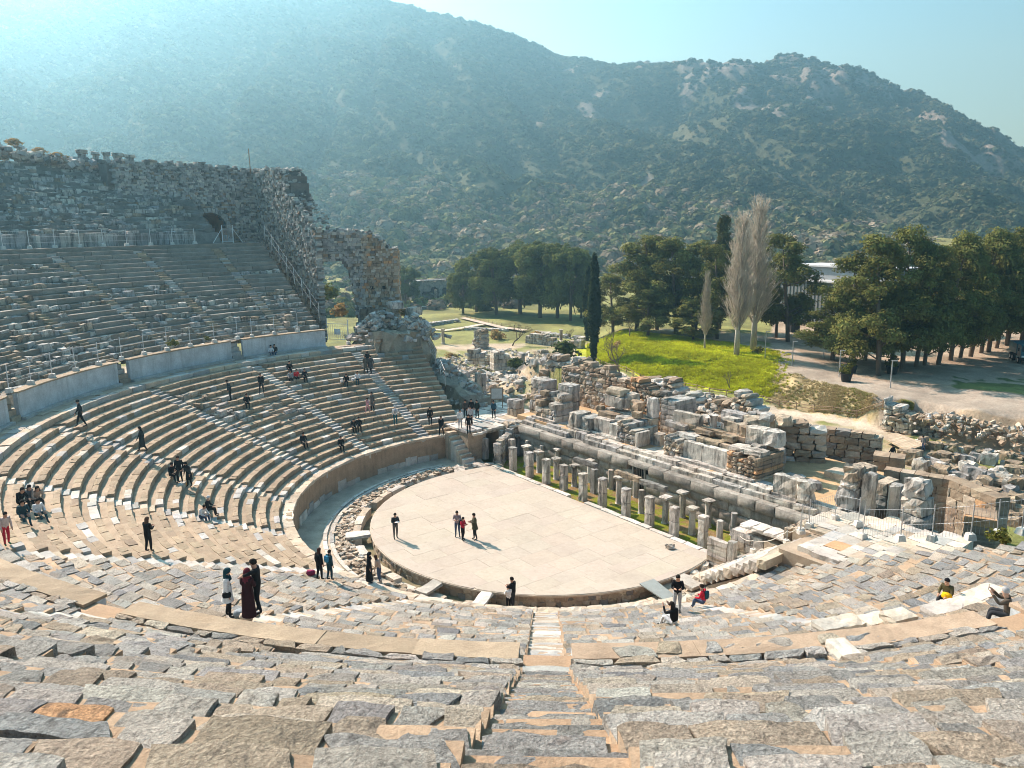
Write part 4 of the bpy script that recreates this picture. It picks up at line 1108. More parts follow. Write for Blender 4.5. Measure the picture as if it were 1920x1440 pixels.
while s < 12.5:
    ds = rng.uniform(.6, 1.1); t = -22.0
    while t < -14.4:
        dt = rng.uniform(.9, 1.9)
        slab_box(lp, s + ds / 2, t + dt / 2, L_Z - .2, L_Z + rng.normal(0, .02), ds - .03, min(dt, -14.3 - t) - .03, 'slab', dict(pale=3, white=2, grey=2, tan=1), 'step', .015, 0, .02, (2, 2, 1))
        t += dt
    s += ds
for (s, t, h) in ((5.05, -14.35, 1.55), (6.75, -14.3, 2.0), (7.3, -14.3, 1.75)): slab_box(lp, s, t, -.4, h, .42, .4, 'jamb_pillar', dict(white=1, pale=1), 'ruin', .012, 0, .03, (2, 2, 4))
lst = empty('podium_steps', W(3, -16.5, 0), 'narrow stone steps rising from the orchestra beside the curved podium wall to the left landing', 'steps')
for k in range(8): slab_box(lst, 2.9, -13.5 - k * .42, -.4, -.1 + k * .31, 1.1, .46, 'step', dict(pale=2, tan=2), 'step', .02, 0, .03, (2, 2, 1))
masonry(lst, 3.45, -14.0, 3.45, -17.6, -.4, -.4, lambda f: .2 + 2.2 * f, .33, (.35, .7), dict(tan=3, brown=2), 'rubble', .03)
lw = empty('broken_wall', W(8, -13.4, 0), 'broken low wall of tumbled blocks beside the first square pillar', 'wall')
masonry(lw, 4.6, -11.6, 7.6, -13.6, .6, -.4, lambda f: 1.6 + .6 * f, .5, (.5, .9), RW, 'ruin', .04); masonry(lw, 7.2, -14.0, 9.0, -13.9, 1.0, 0, 2.4, .45, (.5, .9), RW, 'ruin', .05)
loose('long flat slab lying in front of the left-hand doorway', 3.2, -12.6, -.3, .75, 2.0, .22, .1, dict(pale=1, white=1))
loose('flat slab lying on the gravel at the far end of the orchestra', 1.2, -12.6, -.3, .95, 2.1, .16, -.5, dict(pale=1, white=1))
for i, (s, t) in enumerate(((4.3, -11.4), (4.9, -12.2), (3.9, -12.2))): loose(['square stone lying at the foot of the broken wall', 'tan stone beside the doorway pillars', 'paving stone at the corner of the orchestra'][i], s, t, -.35, .7, .9, .35, rng.normal(0, .3), dict(tan=1, pale=1))
# ------------------------------------------------------------------ ruined end walls of the upper theatre (left)
ana = empty('ruined_wall', W(3, -40, 8), 'towering grey rubble wall with a broken arch at the far end of the seating', 'ruin')
AS0, AS1 = 2.2, 4.6
TOPT = np.array([-63, -52, -50.5, -49.3, -48.6, -47.6, -45.5, -43.5, -42])
TOPZ = np.array([26.6, 26.4, 26.1, 25.5, 23.6, 22.9, 21.8, 20.6, 19.4])
def ana_top(t): return float(np.interp(t, TOPT, TOPZ))
mb = MB(); core = MB()
z = 7.2
while z < 26.8:
    ch = rng.uniform(.17, .30); t = -63.0
    while t < -41.6:
        bl = rng.uniform(.2, .6); tt = t + bl / 2
        top = ana_top(tt) + .25 * math.sin(tt * 2.1) + .15 * math.sin(tt * 5.3)
        if z + ch * .6 < top:
            V, Q = box_pts(W(AS0 + .25 + rng.normal(0, .07), tt, z + ch / 2), (bl / 2 + .01, .35, ch / 2 + .01), TZ + rng.normal(0, .05), (2, 1, 1), .07, .03)
            mb.add(V, Q, None, pick(dict(grey=3, dark=1.6, pale=1.2, brown=.5)))
        t += bl
    z += ch
for t in np.arange(-63, -48.2, .45):
    V, Q = box_pts(W((AS0 + AS1) / 2 + .25, t + .225, (7 + ana_top(t) - .1) / 2), (.235, (AS1 - AS0) / 2 - .1, (ana_top(t) - .1 - 7) / 2), TZ, (1, 1, 1), 0, 0)
    core.add(V, Q, None, (.17, .155, .135))
# the wall across, with the tall broken arch
AW0 = at_dist(586, 500, 89.5); AWD = np.array([_R[0], _R[1], 0]); AWD /= np.linalg.norm(AWD); AWN = np.array([-AWD[1], AWD[0], 0]); AWA = math.atan2(AWD[1], AWD[0])
PXM = 89.5 / CF
def aw_x(px): return (px - 586) * PXM
def aw_z(px, py): return at_dist(px, py, 89.5)[2]
ATX = [aw_x(p) for p in (586, 600, 640, 690, 705, 720, 737)]; ATZ = [aw_z(p, q) for p, q in ((586, 432), (600, 436), (640, 431), (690, 438), (705, 448), (720, 462), (737, 468))]
AOX = [aw_x(p) for p in (590, 594, 612, 638, 648, 655, 661, 668)]; AOZ = [aw_z(p, q) for p, q in ((590, 560), (594, 496), (590, 491), (638, 489), (648, 505), (655, 535), (661, 590), (668, 660))]
def aw_open(x, z): return AOX[0] < x < AOX[-1] and z < float(np.interp(x, AOX, AOZ))
XE = aw_x(737); z = 6.5
while z < 20:
    ch = rng.uniform(.22, .36); x = 0.0
    while x < XE:
        bl = rng.uniform(.25, .6); xm = x + bl / 2
        top = np.interp(xm, ATX, ATZ) + .12 * math.sin(xm * 5)
        if z + ch * .6 < top and not aw_open(xm, z + ch * .4):
            warm = xm > aw_x(676) and rng.random() < .85
            V, Q = box_pts(AW0 + AWD * min(xm, XE - .1) + AWN * (.3 + rng.normal(0, .05)) + np.array([0, 0, z + ch / 2 - AW0[2]]), (bl / 2 + .01, .36, ch / 2 + .01), AWA + rng.normal(0, .05), (2, 1, 1), .06, .025)
            mb.add(V, Q, None, pick(dict(brown=3, tan=3, orange=.5, pale=.6) if warm else dict(grey=3, dark=1, pale=1.4, brown=.6)))
        x += bl
    y_ = .4
    while y_ < 1.9:
        bl = rng.uniform(.3, .6)
        for xj in (0.12, None, XE - .1):
            if xj is None:
                c_ = [q for q in np.arange(AOX[0], AOX[-1], .1) if not aw_open(q, z + ch / 2) and q > aw_x(630)]
                if not c_ or z > aw_z(640, 492): continue
                xj = c_[0] + .1
            if z < np.interp(xj, ATX, ATZ) - .2:
                V, Q = box_pts(AW0 + AWD * xj + AWN * (y_ + bl / 2) + np.array([0, 0, z + ch / 2 - AW0[2]]), (.22, bl / 2, ch / 2 + .01), AWA, (1, 2, 1), .06, .02); mb.add(V, Q, None, pick(dict(brown=3, tan=2, orange=.5, grey=1)))
        y_ += bl
    z += ch
for x in np.arange(0, XE - .2, .3):
    zz = 6.5
    while aw_open(x + .15, zz) and zz < 19: zz += .15
    tz = float(np.interp(x + .15, ATX, ATZ)) - .15
    if zz < tz:
        V, Q = box_pts(AW0 + AWD * (x + .15) + AWN * 1.1 + np.array([0, 0, (zz + tz) / 2 - AW0[2]]), (.152, .75, (tz - zz) / 2), AWA, (1, 1, 1), 0, 0); core.add(V, Q, None, (.20, .16, .12))
for (px, py) in ((691, 538), (713, 537)):
    V, Q = box_pts(AW0 + AWD * aw_x(px) + AWN * -.06 + np.array([0, 0, aw_z(px, py) - AW0[2]]), (.17, .05, .17), AWA, (1, 1, 1), 0, 0); h_ = MB(); h_.add(V, Q); h_.build('putlog_shade', M['dark'], ana)  # black boxes on the face, painted as the shade of putlog holes
core.build('wall_core', M['rubble'], ana)
o = mb.build('rubble_facing', M['rubble'], ana); o['kind'] = 'stuff'
mb = MB()
for i in range(420):
    if i % 2: t = rng.uniform(-62, -42); c_ = W(rng.uniform(AS0, AS1), t, ana_top(t))
    else: x = rng.uniform(0, XE); c_ = AW0 + AWD * x + AWN * rng.uniform(0, 1.8); c_[2] = np.interp(x, ATX, ATZ) - .1
    q = rng.uniform(.12, .30)
    V, Q = box_pts(c_ + [0, 0, rng.uniform(-.2, .25)], (q, q * .7, q * .5), rng.uniform(0, 6), (2, 1, 1), .1, .03, .3); mb.add(V, Q, None, pick(dict(grey=3, pale=2, dark=1)))
o = mb.build('top_stones', M['rubble'], ana); o['kind'] = 'stuff'
for r_ in range(7):   # squared ashlars at the foot of the right pier
    zz = aw_z(690, 648) + r_ * .62; x = aw_x(668) - .1 * (6 - r_) * 0
    while x < aw_x(737) - (0 if r_ < 5 else 1.5):
        bl = rng.uniform(.9, 1.5); b_ = min(x + bl, XE + .1)
        V, Q = box_pts(AW0 + AWD * (x + b_) / 2 + AWN * (.25 - .02 * r_) + np.array([0, 0, zz + .31 - AW0[2]]), ((b_ - x) / 2 - .015, .5, .30), AWA, (2, 2, 2), .03, .015); h_ = MB(); h_.add(V, Q, None, pick(dict(grey=3, pale=2) if r_ < 5 else dict(brown=2, tan=2))); h_.build('ashlar', M['ruin'], ana)
        x = b_

# curved rubble wall with the brick vault at the end of the upper bank
cw = empty('ruined_wall', pol(60, 131, 18), 'curved grey rubble wall at the top with a small brick-lined vault', 'ruin')
mb = MB(); R_C = 59.2
VA, VB, VZ = 131.2, 135.1, 18.2      # vault opening between these azimuths
VC = (VA + VB) / 2; VHW = math.radians((VB - VA) / 2) * R_C
def vault_in(a, z):
    u = (a - VC) / ((VB - VA) / 2)
    if abs(u) >= 1: return False
    return z < VZ + 1.5 + VHW * .95 * math.sqrt(max(0, 1 - u * u))
z = 16.8
while z < 27.8:
    ch = rng.uniform(.17, .30); a = 121.6
    while a < 142.5:
        dl = rng.uniform(.2, .6); b = a + math.degrees(dl / R_C); am = (a + b) / 2
        top = np.interp(am, [121.6, 123, 128, 132, 138, 142], [25.4, 26.0, 26.9, 27.2, 27.4, 27.3]) + .15 * math.sin(am * 7) + .1 * math.sin(am * 17)
        back = (z - 18) * .12 * (1 if am > 136 else .45)
        if z + ch * .6 < top and not vault_in(am, z + ch / 2):
            V, Q = ring_pts(R_C + back + rng.normal(0, .08), R_C + back + 1.0, a, b, z - .02, z + ch, (2, 1, 1), .06, .03)
            near_v = abs(am - VC) < 3.2 and z < 22.5
            mb.add(V, Q, None, pick(dict(brown=3, dark=1.5, grey=2) if near_v else dict(grey=4, dark=1.6, pale=1.6, brown=.5)))
        a = b
    z += ch
o = mb.build('rubble_facing', M['rubble'], cw); o['kind'] = 'stuff'
V, Q = ring_pts(R_C + 1.4, R_C + 3.2, 121.9, VA - .2, 15, 26.2, (24, 1, 1), 0, .05); mb = MB(); mb.add(V, Q, None, (.17, .155, .135)); mb.build('wall_core', M['rubble'], cw)
V, Q = ring_pts(R_C + 2.0, R_C + 4.2, VB + .2, 143, 15, 26.9, (12, 1, 1), 0, .05); mb = MB(); mb.add(V, Q, None, (.17, .155, .135)); mb.build('wall_core', M['rubble'], cw)
V, Q = ring_pts(R_C + 2.0, R_C + 4.2, VA - .3, VB + .3, VZ + 3.4, 26.9, (8, 1, 1), 0, .05); mb = MB(); mb.add(V, Q, None, (.17, .155, .135)); mb.build('wall_core', M['rubble'], cw)
vm = MB(); n = 18; dep = 6.0
for i in range(-1, n + 2):
    th_ = math.pi * min(max(i, 0), n) / n; x = -VHW * math.cos(th_); zz = VZ + 1.5 + VHW * .95 * math.sin(th_) if 0 <= i <= n else VZ - .2
    for r in (R_C - .05, R_C + dep):
        a_ = math.radians(VC) + x / R_C
        vm.V.append(np.array([[r * math.cos(a_), r * math.sin(a_), zz]])); vm.C.append(np.array([[.60, .30, .14]])); vm.n += 1  # brick tint raised to stand in for light inside the vault
vm.Q.append(np.array([[2 * i, 2 * i + 1, 2 * i + 3, 2 * i + 2] for i in range(n + 2)]))
vo_ = vm.build('brick_vault', M['rubble'], cw)
V, Q = ring_pts(R_C + dep - .1, R_C + dep + .4, VA - 1, VB + 1, 15, VZ + 4, (4, 1, 1), 0, 0); mb = MB(); mb.add(V, Q, None, (.55, .28, .14)); mb.build('vault_end', M['rubble'], cw)
V, Q = ring_pts(R_C - .3, R_C + dep, VA - 1, VB + 1, 15, VZ - .1, (4, 1, 1), 0, .02); mb = MB(); mb.add(V, Q, None, (.3, .26, .2)); mb.build('vault_floor', M['rubble'], cw)
for i in range(15):   # voussoirs
    th_ = math.pi * (i + .5) / 15; x = -(VHW + .22) * math.cos(th_); zz = VZ + 1.5 + (VHW * .95 + .22) * math.sin(th_)
    a_ = math.degrees(x / R_C) + VC; c = pol(R_C + .2, a_, zz)
    P, Q = lat((1, 1, 1)); p = P * np.array((.19, .4, .26)); ca, sa = math.cos(math.pi / 2 - th_), math.sin(math.pi / 2 - th_)
    p = p @ np.array([[ca, 0, -sa], [0, 1, 0], [sa, 0, ca]]).T
    ra = math.radians(a_ + 90); p = p @ np.array([[math.cos(ra), -math.sin(ra), 0], [math.sin(ra), math.cos(ra), 0], [0, 0, 1]]).T
    mb = MB(); mb.add(p + c + rng.normal(0, .015, p.shape), Q, None, pick(dict(grey=2, pale=2))); mb.build('arch_stone', M['ruin'], cw)
# capitals and blocks standing on the top edge of the upper bank
for i, (px, py, w_, lab) in enumerate(((155, 300, .9, 'flat-topped column capital on the top edge of the upper rows'), (222, 305, .9, 'second flat-topped capital on the top edge beside the rubble wall'), (180, 303, .6, 'small block between the two capitals on the top edge'), (245, 308, .8, 'pale block at the end of the top edge of the upper rows'), (200, 304, .6, 'low block next to the capitals on the top edge'))):
    p = at_dist(px, py, 104); th = empty('capital' if i < 2 else 'stone_block', p, lab, 'stone', 'blocks along the top edge of the upper rows')
    V, Q = box_pts((p[0], p[1], p[2] + .2), (w_ * .55, w_ * .5, .55), .5, (2, 2, 2), .08, .04); mb = MB(); mb.add(V, Q, None, pick(dict(pale=1, grey=1))); mb.build('drum' if i < 2 else 'block', M['ruin'], th)
    V, Q = box_pts((p[0], p[1], p[2] + .9), (w_ * .75, w_ * .7, .16), .5, (2, 2, 1), .06, .04); mb = MB(); mb.add(V, Q, None, pick(dict(pale=1))); mb.build('slab', M['ruin'], th)
mb = MB()
for i in range(900):
    a = rng.uniform(139, 172); r = rng.uniform(64.0, 69); q = rng.uniform(.15, .5)
    V, Q = box_pts(pol(r, a, 27.0 + max(0, a - 144.5) * .19 + rng.uniform(-.6, .4)), (q, q * .7, q * .5), rng.uniform(0, 6), (2, 1, 1), .1, .04, .3); mb.add(V, Q, None, pick(dict(grey=3, pale=2, dark=1, brown=1)))
o = mb.build('rubble', M['rubble']); tag(o, 'rubble and stones along the skyline edge of the upper rows', 'rubble', kind='stuff')
pw = empty('slender_post', at_dist(470, 322, 104), 'thin dark post standing on top of the rubble wall', 'post')
b = at_dist(470, 326, 104); V, Q, T3 = tube([b, b + np.array([-.05, 0, 3.0])], .06, 6); mb = MB(); mb.add(V, Q, T3, (.05, .05, .05)); mb.build('pole', M['wood'], pw)

# ruined heap closing the lower bank at the far end
heap('rubble', 'rubble mound with weeds where the lower bank ends below the ruined arch', [(5.6, -34.0, 8.4, 3.0, 3.0, 2.6), (8.3, -32, 8.2, 2.6, 2.0, 2.4), (10.0, -29, 3.5, 1.8, 3.0, 2.6), (10.2, -25, 2.5, 1.6, 3.0, 1.8)], 900, .30, dict(grey=3, pale=3, white=1, brown=1))
V, Q = box_pts(W(6.6, -33.4, 5.6), (3.6, 3.6, 3.6), TZ, (10, 10, 3), .16, .25); mb = MB(); mb.add(V, Q, None, (.32, .28, .21)); tag(mb.build('earth_mound', M['rubble']), 'earth mound under the rubble at the end of the lower bank', 'mound')
V, Q = box_pts(W(10.0, -27, 2.4), (5.5, 1.6, 2.2), TZ, (10, 6, 3), .12, .2); V[:, 2] += -(V @ np.array([*(_T), 0]) + 27) * .28; mb = MB(); mb.add(V, Q, None, (.30, .26, .2)); tag(mb.build('earth_mound', M['rubble']), 'stony slope falling from the lower bank to the left entrance', 'mound')
cp = empty('capital', at(707, 632, 8.2), 'tall fluted bell capital standing on the rubble mound', 'capital')
c = at(707, 632, 8.2); V, Q, T3 = lathe([(.45, -.3), (.5, .3), (.55, .5), (.75, 1.0), (.7, 1.1), (.85, 1.5), (1.0, 1.65), (1.0, 2.0)], 14, c); mb = MB(); mb.add(V, Q, T3, (.5, .48, .44)); mb.build('bell', M['ruin'], cp)
for i, (px, py, z, w_, h, lab) in enumerate(((758, 632, 8.1, 1.3, .8, 'pale squared block lying at the end of the first walkway'), (727, 640, 8, 1.4, .7, 'rough block on the ground between the capital and the pale squared block'), (775, 590, 10.4, 1.6, .9, 'flat block on top of the rubble mound'), (742, 577, 11.2, 1.7, .8, 'blue-grey block on the foot of the ruined pier'))):
    p = at(px, py, z); s, t = ST(p); loose(lab, s, t, z - .1, w_ * .8, w_, h, rng.normal(0, .2), dict(pale=2, white=1))
# ------------------------------------------------------------------ the land beyond: ground sheet, bank, paths, mountain
def az_of(p): return math.atan2(p[0] - CAM[0], p[1] - CAM[1])
def line(pts, z):
    L = []
    for x, y in pts:
        p = at(x, y, z); L.append((az_of(p), math.hypot(p[0] - CAM[0], p[1] - CAM[1])))
    L.sort(); return np.array(L)
G0, G1 = -3.0, 0.0
FOOT = line([(1100, 679), (1150, 697), (1200, 715), (1330, 742), (1430, 760), (1560, 784), (1655, 801), (1720, 803), (1800, 826), (1920, 852), (2100, 885)], G0)
CREST = line([(1100, 640), (1150, 642), (1290, 662), (1380, 676), (1440, 690), (1480, 700), (1560, 722), (1660, 752), (1760, 766), (1920, 780), (2100, 800)], G1)
ROADB = line([(1100, 560), (1420, 640), (1450, 628), (1500, 664), (1580, 700), (1660, 716), (1760, 728), (1920, 742), (2100, 765)], G1)
AZL, AZR = az_of(at(1095, 660, G0)), az_of(at(1175, 680, G0))

def sstep(x, a, b):
    t = np.clip((x - a) / (b - a), 0, 1); return t * t * (3 - 2 * t)
def ground_z(x, y):
    dx, dy = x - CAM[0], y - CAM[1]; az = np.arctan2(dx, dy); d = np.hypot(dx, dy)
    f = np.interp(az, FOOT[:, 0], FOOT[:, 1]); c = np.interp(az, CREST[:, 0], CREST[:, 1])
    k = sstep(az, AZL, AZR)
    up = k * (G1 - G0) * np.where(az > -9, sstep(d, f, np.maximum(c, f + 1.0)), 0)
    up = up * (1 - .9 * sstep(d, 170, 240))
    z = G0 + up
    z = z + 10 * sstep(d, 300, 470) * (d - 300) / 170
    s = x * _A[0] + y * _A[1]; t = x * _T[0] + y * _T[1]; r = np.hypot(x, y)
    near = (s < 12) & (r < 95)
    z = np.where(near, -5.0, z)
    # rising heap of debris right behind the stage walls
    b = sstep(s, 12, 16) * (1 - sstep(s, 20, 27)) * (1 - sstep(np.abs(t - 0), 22, 30))
    z = np.where(s > 12, z + b * 3.6 * np.where(s < 17, 0.6, 1), z)
    # left entrance ramp: ground climbs to the landing
    lr = sstep(-t, 14, 18) * (1 - sstep(-t, 38, 62)) * sstep(s, 6, 10) * (1 - sstep(s, 20, 34))
    z = z + lr * (5.0 + 0.0) * np.where(near, 0, 1)
    lr2 = (s > 4) & (s <= 12) & (t < -20) & (t > -60)
    z = np.where(lr2, G0 + 5.0 * (1 - sstep(-t, 38, 62)) - .4, z)
    return z

GA = np.radians(np.arange(-50, 50.01, .22)); GD = np.concatenate([np.arange(42, 140, .75), np.arange(140, 240, 2.0), np.arange(240, 520, 6)])
AA, DD = np.meshgrid(GA, GD, indexing='ij'); X = CAM[0] + DD * np.sin(AA); Y = CAM[1] + DD * np.cos(AA); Z = ground_z(X, Y)
NZ = np.zeros_like(Z); NZ2 = np.zeros_like(Z)
for i in range(Z.shape[0]):
    for j in range(0, Z.shape[1]):
        NZ[i, j] = mnoise.noise((X[i, j] * .11, Y[i, j] * .11, 0)); NZ2[i, j] = mnoise.noise((X[i, j] * .6, Y[i, j] * .6, 3.3))
foot = np.interp(AA, FOOT[:, 0], FOOT[:, 1]); crest = np.interp(AA, CREST[:, 0], CREST[:, 1]); roadb = np.interp(AA, ROADB[:, 0], ROADB[:, 1])
onbank = (DD > foot - 1) & (DD < crest + 1) & (AA > AZL)
Z = Z + np.where(DD < 240, NZ * .25 + NZ2 * .10, NZ * 1.2) + np.where(onbank, NZ2 * .28 + NZ * .35, 0)
tint = np.zeros(Z.shape + (3,)); earth = np.array((.45, .36, .26)); grass = np.array((.15, .19, .035)); dry = np.array((.26, .22, .10)); gravel = np.array((.33, .275, .215)); bright = np.array((.40, .42, .03)); litter = np.array((.20, .15, .10))
m1 = sstep(NZ + .4 * NZ2, -.25, .25)[..., None]
tint[:] = earth * (1 - m1) + (grass * .6 + dry * .4) * m1
far = (DD > 150)[..., None]; tint[:] = np.where(far, (dry * .5 + grass * .5) * (.7 + .45 * m1), tint)
azg0, azg1 = AZL, az_of(at(1445, 700, G1))
gmask = (AA > AZL - .01) & (AA < azg1 + .004 * NZ2) & (DD > foot + 2.2) & (DD < crest + 16)
tint = np.where(gmask[..., None], bright * (.82 + .35 * m1), tint)
dmask = (AA >= azg1 + .004 * NZ2) & (AA < az_of(at(1700, 760, 0))) & (DD > foot) & (DD < crest)
tint = np.where(dmask[..., None], np.array((.38, .30, .16)) * (.75 + .5 * m1), tint)
plat = (DD >= crest) & (AA > azg1) & (DD < 190)
tint = np.where(plat[..., None], np.where((DD < roadb)[..., None], gravel * (.9 + .2 * m1), earth * .85 * (1 - .6 * m1) + litter * .6 * m1), tint)
rpatch = (AA > az_of(at(1785, 720, G1))) & (DD > np.interp(AA, ROADB[:, 0], ROADB[:, 1]) + .3) & (DD < np.interp(AA, ROADB[:, 0], ROADB[:, 1]) + 11)
lowslope = (AA >= az_of(at(1690, 770, 0))) & (DD > foot - 3) & (DD < crest)
tint = np.where(lowslope[..., None], np.array((.36, .27, .18)) * (.7 + .5 * m1), tint)
tint = np.where(rpatch[..., None] & ((NZ + .6 * NZ2) > -.15)[..., None], np.array((.13, .15, .05)) * (.7 + .6 * m1), tint)
pathm = (AA > AZL) & (DD > foot - 2.6) & (DD < foot + .2) & (AA < az_of(at(1660, 800, G0)))
tint = np.where(pathm[..., None], np.array((.50, .42, .32)), tint)
na, nd = Z.shape; idx = np.arange(na * nd).reshape(na, nd)
Qg = np.stack([idx[:-1, :-1], idx[1:, :-1], idx[1:, 1:], idx[:-1, 1:]], -1).reshape(-1, 4)[:, ::-1]
M['ground'] = stone_mat('ground_earth', var=(.75, 1.25), vscale=.35, speck=(.75, 1.25), sscale=4, stain=.25, stain_col=(.08, .07, .045), streak=(.6, .6, .6), warm=.12, bump=.8, bscale=2.5, bdist=.15, fine=14)
o = obj('ground', mesh_from('ground', np.stack([X, Y, Z], -1).reshape(-1, 3), Qg, M['ground'], tint.reshape(-1, 3), None, True)); tag(o, kind='structure')

# mountain
RX = np.array([-900, -300, 0, 250, 450, 640, 760, 800, 860, 940, 1000, 1100, 1150, 1260, 1340, 1400, 1480, 1530, 1600, 1680, 1760, 1800, 1850, 1900, 1960, 2200, 2700.])
RY = np.array([-90, -80, -75, -65, -50, -26, 0, 14, 30, 60, 72, 110, 120, 118, 122, 118, 114, 116, 140, 160, 190, 215, 245, 275, 300, 370, 410.])
RAZ = []; REL = []
for x, y in zip(RX, RY):
    d = ray(x, y); RAZ.append(math.atan2(d[0], d[1])); REL.append(d[2] / math.hypot(d[0], d[1]))
RAZ = np.array(RAZ); REL = np.array(REL); D_R = 1130.0; D_F = 330.0
def mtn_z(x, y):
    dx, dy = x - CAM[0], y - CAM[1]; az = np.arctan2(dx, dy); d = np.hypot(dx, dy)
    el = np.interp(az, RAZ, REL)
    spur = 60 * np.sin(az * 21 + .5) + 35 * np.sin(az * 47 + 1.2)
    dr = D_R + spur * .6
    zr = CAM[2] + el * dr
    u = np.clip((d - D_F) / (dr - D_F), 0, 1.4)
    z = -6 + (zr + 6) * np.where(u < 1, .30 * u + .70 * u ** 1.7, 1 - (u - 1) * 1.0)
    return z, u
MA = np.radians(np.arange(-56, 56.01, .30)); MD = np.concatenate([np.arange(330, 1250, 7.0), np.arange(1250, 1700, 30)])
AA2, DD2 = np.meshgrid(MA, MD, indexing='ij'); X2 = CAM[0] + DD2 * np.sin(AA2); Y2 = CAM[1] + DD2 * np.cos(AA2)
Z2, U2 = mtn_z(X2, Y2)
def mtn_noise(x, y, u):
    a = mnoise.fractal(Vector((x * .0075, y * .0075, 0)), .7, 2.0, 4); b = mnoise.noise(Vector((x * .035, y * .035, 5)))
    w = min(1, max(0, u) * 3) * (0.25 if .93 < u < 1.1 else 1)
    g_ = abs(mnoise.noise((x * .013 + y * .004, y * .0035, 11)))
    return (a * 18 + b * 2.5 - 20 * (1 - min(1, g_ * 5)) * min(1, u * 2)) * w, a, b
ROCK = np.zeros_like(Z2)
for i in range(Z2.shape[0]):
    for j in range(Z2.shape[1]):
        q, a, b = mtn_noise(X2[i, j], Y2[i, j], U2[i, j]); Z2[i, j] += q
        c_ = mnoise.fractal(Vector((X2[i, j] * .011 + 9, Y2[i, j] * .011, 2)), .6, 2.2, 4)
        ROCK[i, j] = c_
razL = az_of(at_dist(1100, 200, 900))
hi = sstep(U2, .62, .85) * sstep(AA2, razL, razL + .12)
rockm = sstep(ROCK * (.55 + .45 * sstep(AA2, -.25, .15)) + .62 * hi * sstep(ROCK, -.10, .30), .36, .62)
Z2 = Z2 + rockm * 7 * hi
tint2 = np.array((.060, .074, .038)) * (1 - rockm[..., None]) + np.array((.19, .18, .16)) * rockm[..., None]
low = (1 - sstep(U2, .02, .22))[..., None]; tint2 = tint2 * (1 - low) + low * np.array((.15, .155, .065))
na, nd = Z2.shape; idx = np.arange(na * nd).reshape(na, nd)
Qm = np.stack([idx[:-1, :-1], idx[1:, :-1], idx[1:, 1:], idx[:-1, 1:]], -1).reshape(-1, 4)[:, ::-1]
M['mount'] = stone_mat('mountain_scrub', var=(.7, 1.3), vscale=.03, speck=(.6, 1.4), sscale=.25, stain=.5, stain_col=(.035, .045, .02), streak=(.08, .08, .08), warm=.1, bump=1.0, bscale=.12, bdist=3.0, fine=.7)
o = obj('mountain', mesh_from('mountain', np.stack([X2, Y2, Z2], -1).reshape(-1, 3), Qm, M['mount'], tint2.reshape(-1, 3), None, True)); tag(o, kind='structure')

# far buildings: grey shed among the pines
p = at(1560, 640, G1); sx, sy = p[0], p[1]
shed = empty('shed_building', (*at_dist(1550, 600, 165)[:2], -1), 'long grey metal shed with a white roof half hidden behind the pines', 'building')
a, b = at_dist(1445, 560, 168), at_dist(1660, 560, 150); L = np.linalg.norm((b - a)[:2]); ang = math.atan2(b[1] - a[1], b[0] - a[0]); c = (a + b) / 2
nrm = np.array([-math.sin(ang), math.cos(ang), 0])
for nm, za, zb, off, dep, mt, extra in (('wall', -2, 8.5, 6, 5, (.16, .17, .17), 0), ('upper_wall', 8.5, 11.2, 8, 3.5, (.25, .27, .28), -2), ('lower_roof', 8.5, 8.75, 6, 5.5, (.42, .42, .41), .5), ('roof', 11.2, 11.5, 8, 4.2, (.5, .5, .5), -1.5)):
    V, Q = box_pts((c[0] + nrm[0] * off, c[1] + nrm[1] * off, (za + zb) / 2), (L / 2 + extra, dep, (zb - za) / 2), ang, (1, 1, 1), 0, 0); mb = MB(); mb.add(V, Q); mb.build(nm, plain_mat('shed_' + nm, mt, .6, .1, .5), shed)
for q in range(30):
    f = (q + .5) / 30 - .5; V, Q = box_pts((c[0] + math.cos(ang) * L * f + nrm[0] * .93, c[1] + math.sin(ang) * L * f + nrm[1] * .93, 3.2), (.06, .05, 5.2), ang, (1, 1, 1), 0, 0); mb = MB(); mb.add(V, Q); mb.build('wall_rib', bpy.data.materials['shed_wall'], shed)
# arched bath ruin on the plain
bath = empty('arched_ruin', at(815, 562, G0), 'low grey ruin with dark arched openings on the plain behind the ruined arch', 'ruin')
a, b = at(770, 566, G0), at(850, 560, G0); L = np.linalg.norm(b - a); ang = math.atan2(b[1] - a[1], b[0] - a[0]); d = (b - a) / L
def arch_wall(th, a, d, L, z0, h, openings, tint, mat, name):
    mb = MB(); nx, nz = int(L / .4), int(h / .4); ang = math.atan2(d[1], d[0])
    for i in range(nx):
        for k in range(nz):
            x = (i + .5) * L / nx; z = (k + .5) * h / nz
            if any(abs(x - ox) < ow and z < oh - ow + math.sqrt(max(0, ow * ow - (x - ox) ** 2)) for ox, ow, oh in openings): continue
            if k == nz - 1 and rng.random() < .35: continue
            V, Q = box_pts(a + d * x + np.array([0, 0, z0 + z - a[2]]), (L / nx / 2 + .02, .6 + rng.uniform(0, .1), h / nz / 2 + .02), ang, (1, 1, 1), 0, .03); mb.add(V, Q, None, np.array(tint) * rng.uniform(.8, 1.2))
    o = mb.build(name, M[mat], th); o['kind'] = 'stuff'
arch_wall(bath, a, d, L, G0 - 1, 7.2, [(L * .53, 1.5, 5.2), (L * .30, .9, 4.2), (L * .80, 1.4, 5.0)], (.32, .30, .26), 'rubble', 'stone_facing')
V, Q = box_pts(a + d * L / 2 + np.array([d[1] * -2.5, d[0] * 2.5, 2.5]), (L / 2, .8, 4.0), ang, (1, 1, 1), 0, 0); mb = MB(); mb.add(V, Q, None, (.06, .055, .05)); mb.build('back_wall', M['rubble'], bath)  # near-black tint stands in for the shade behind the arches
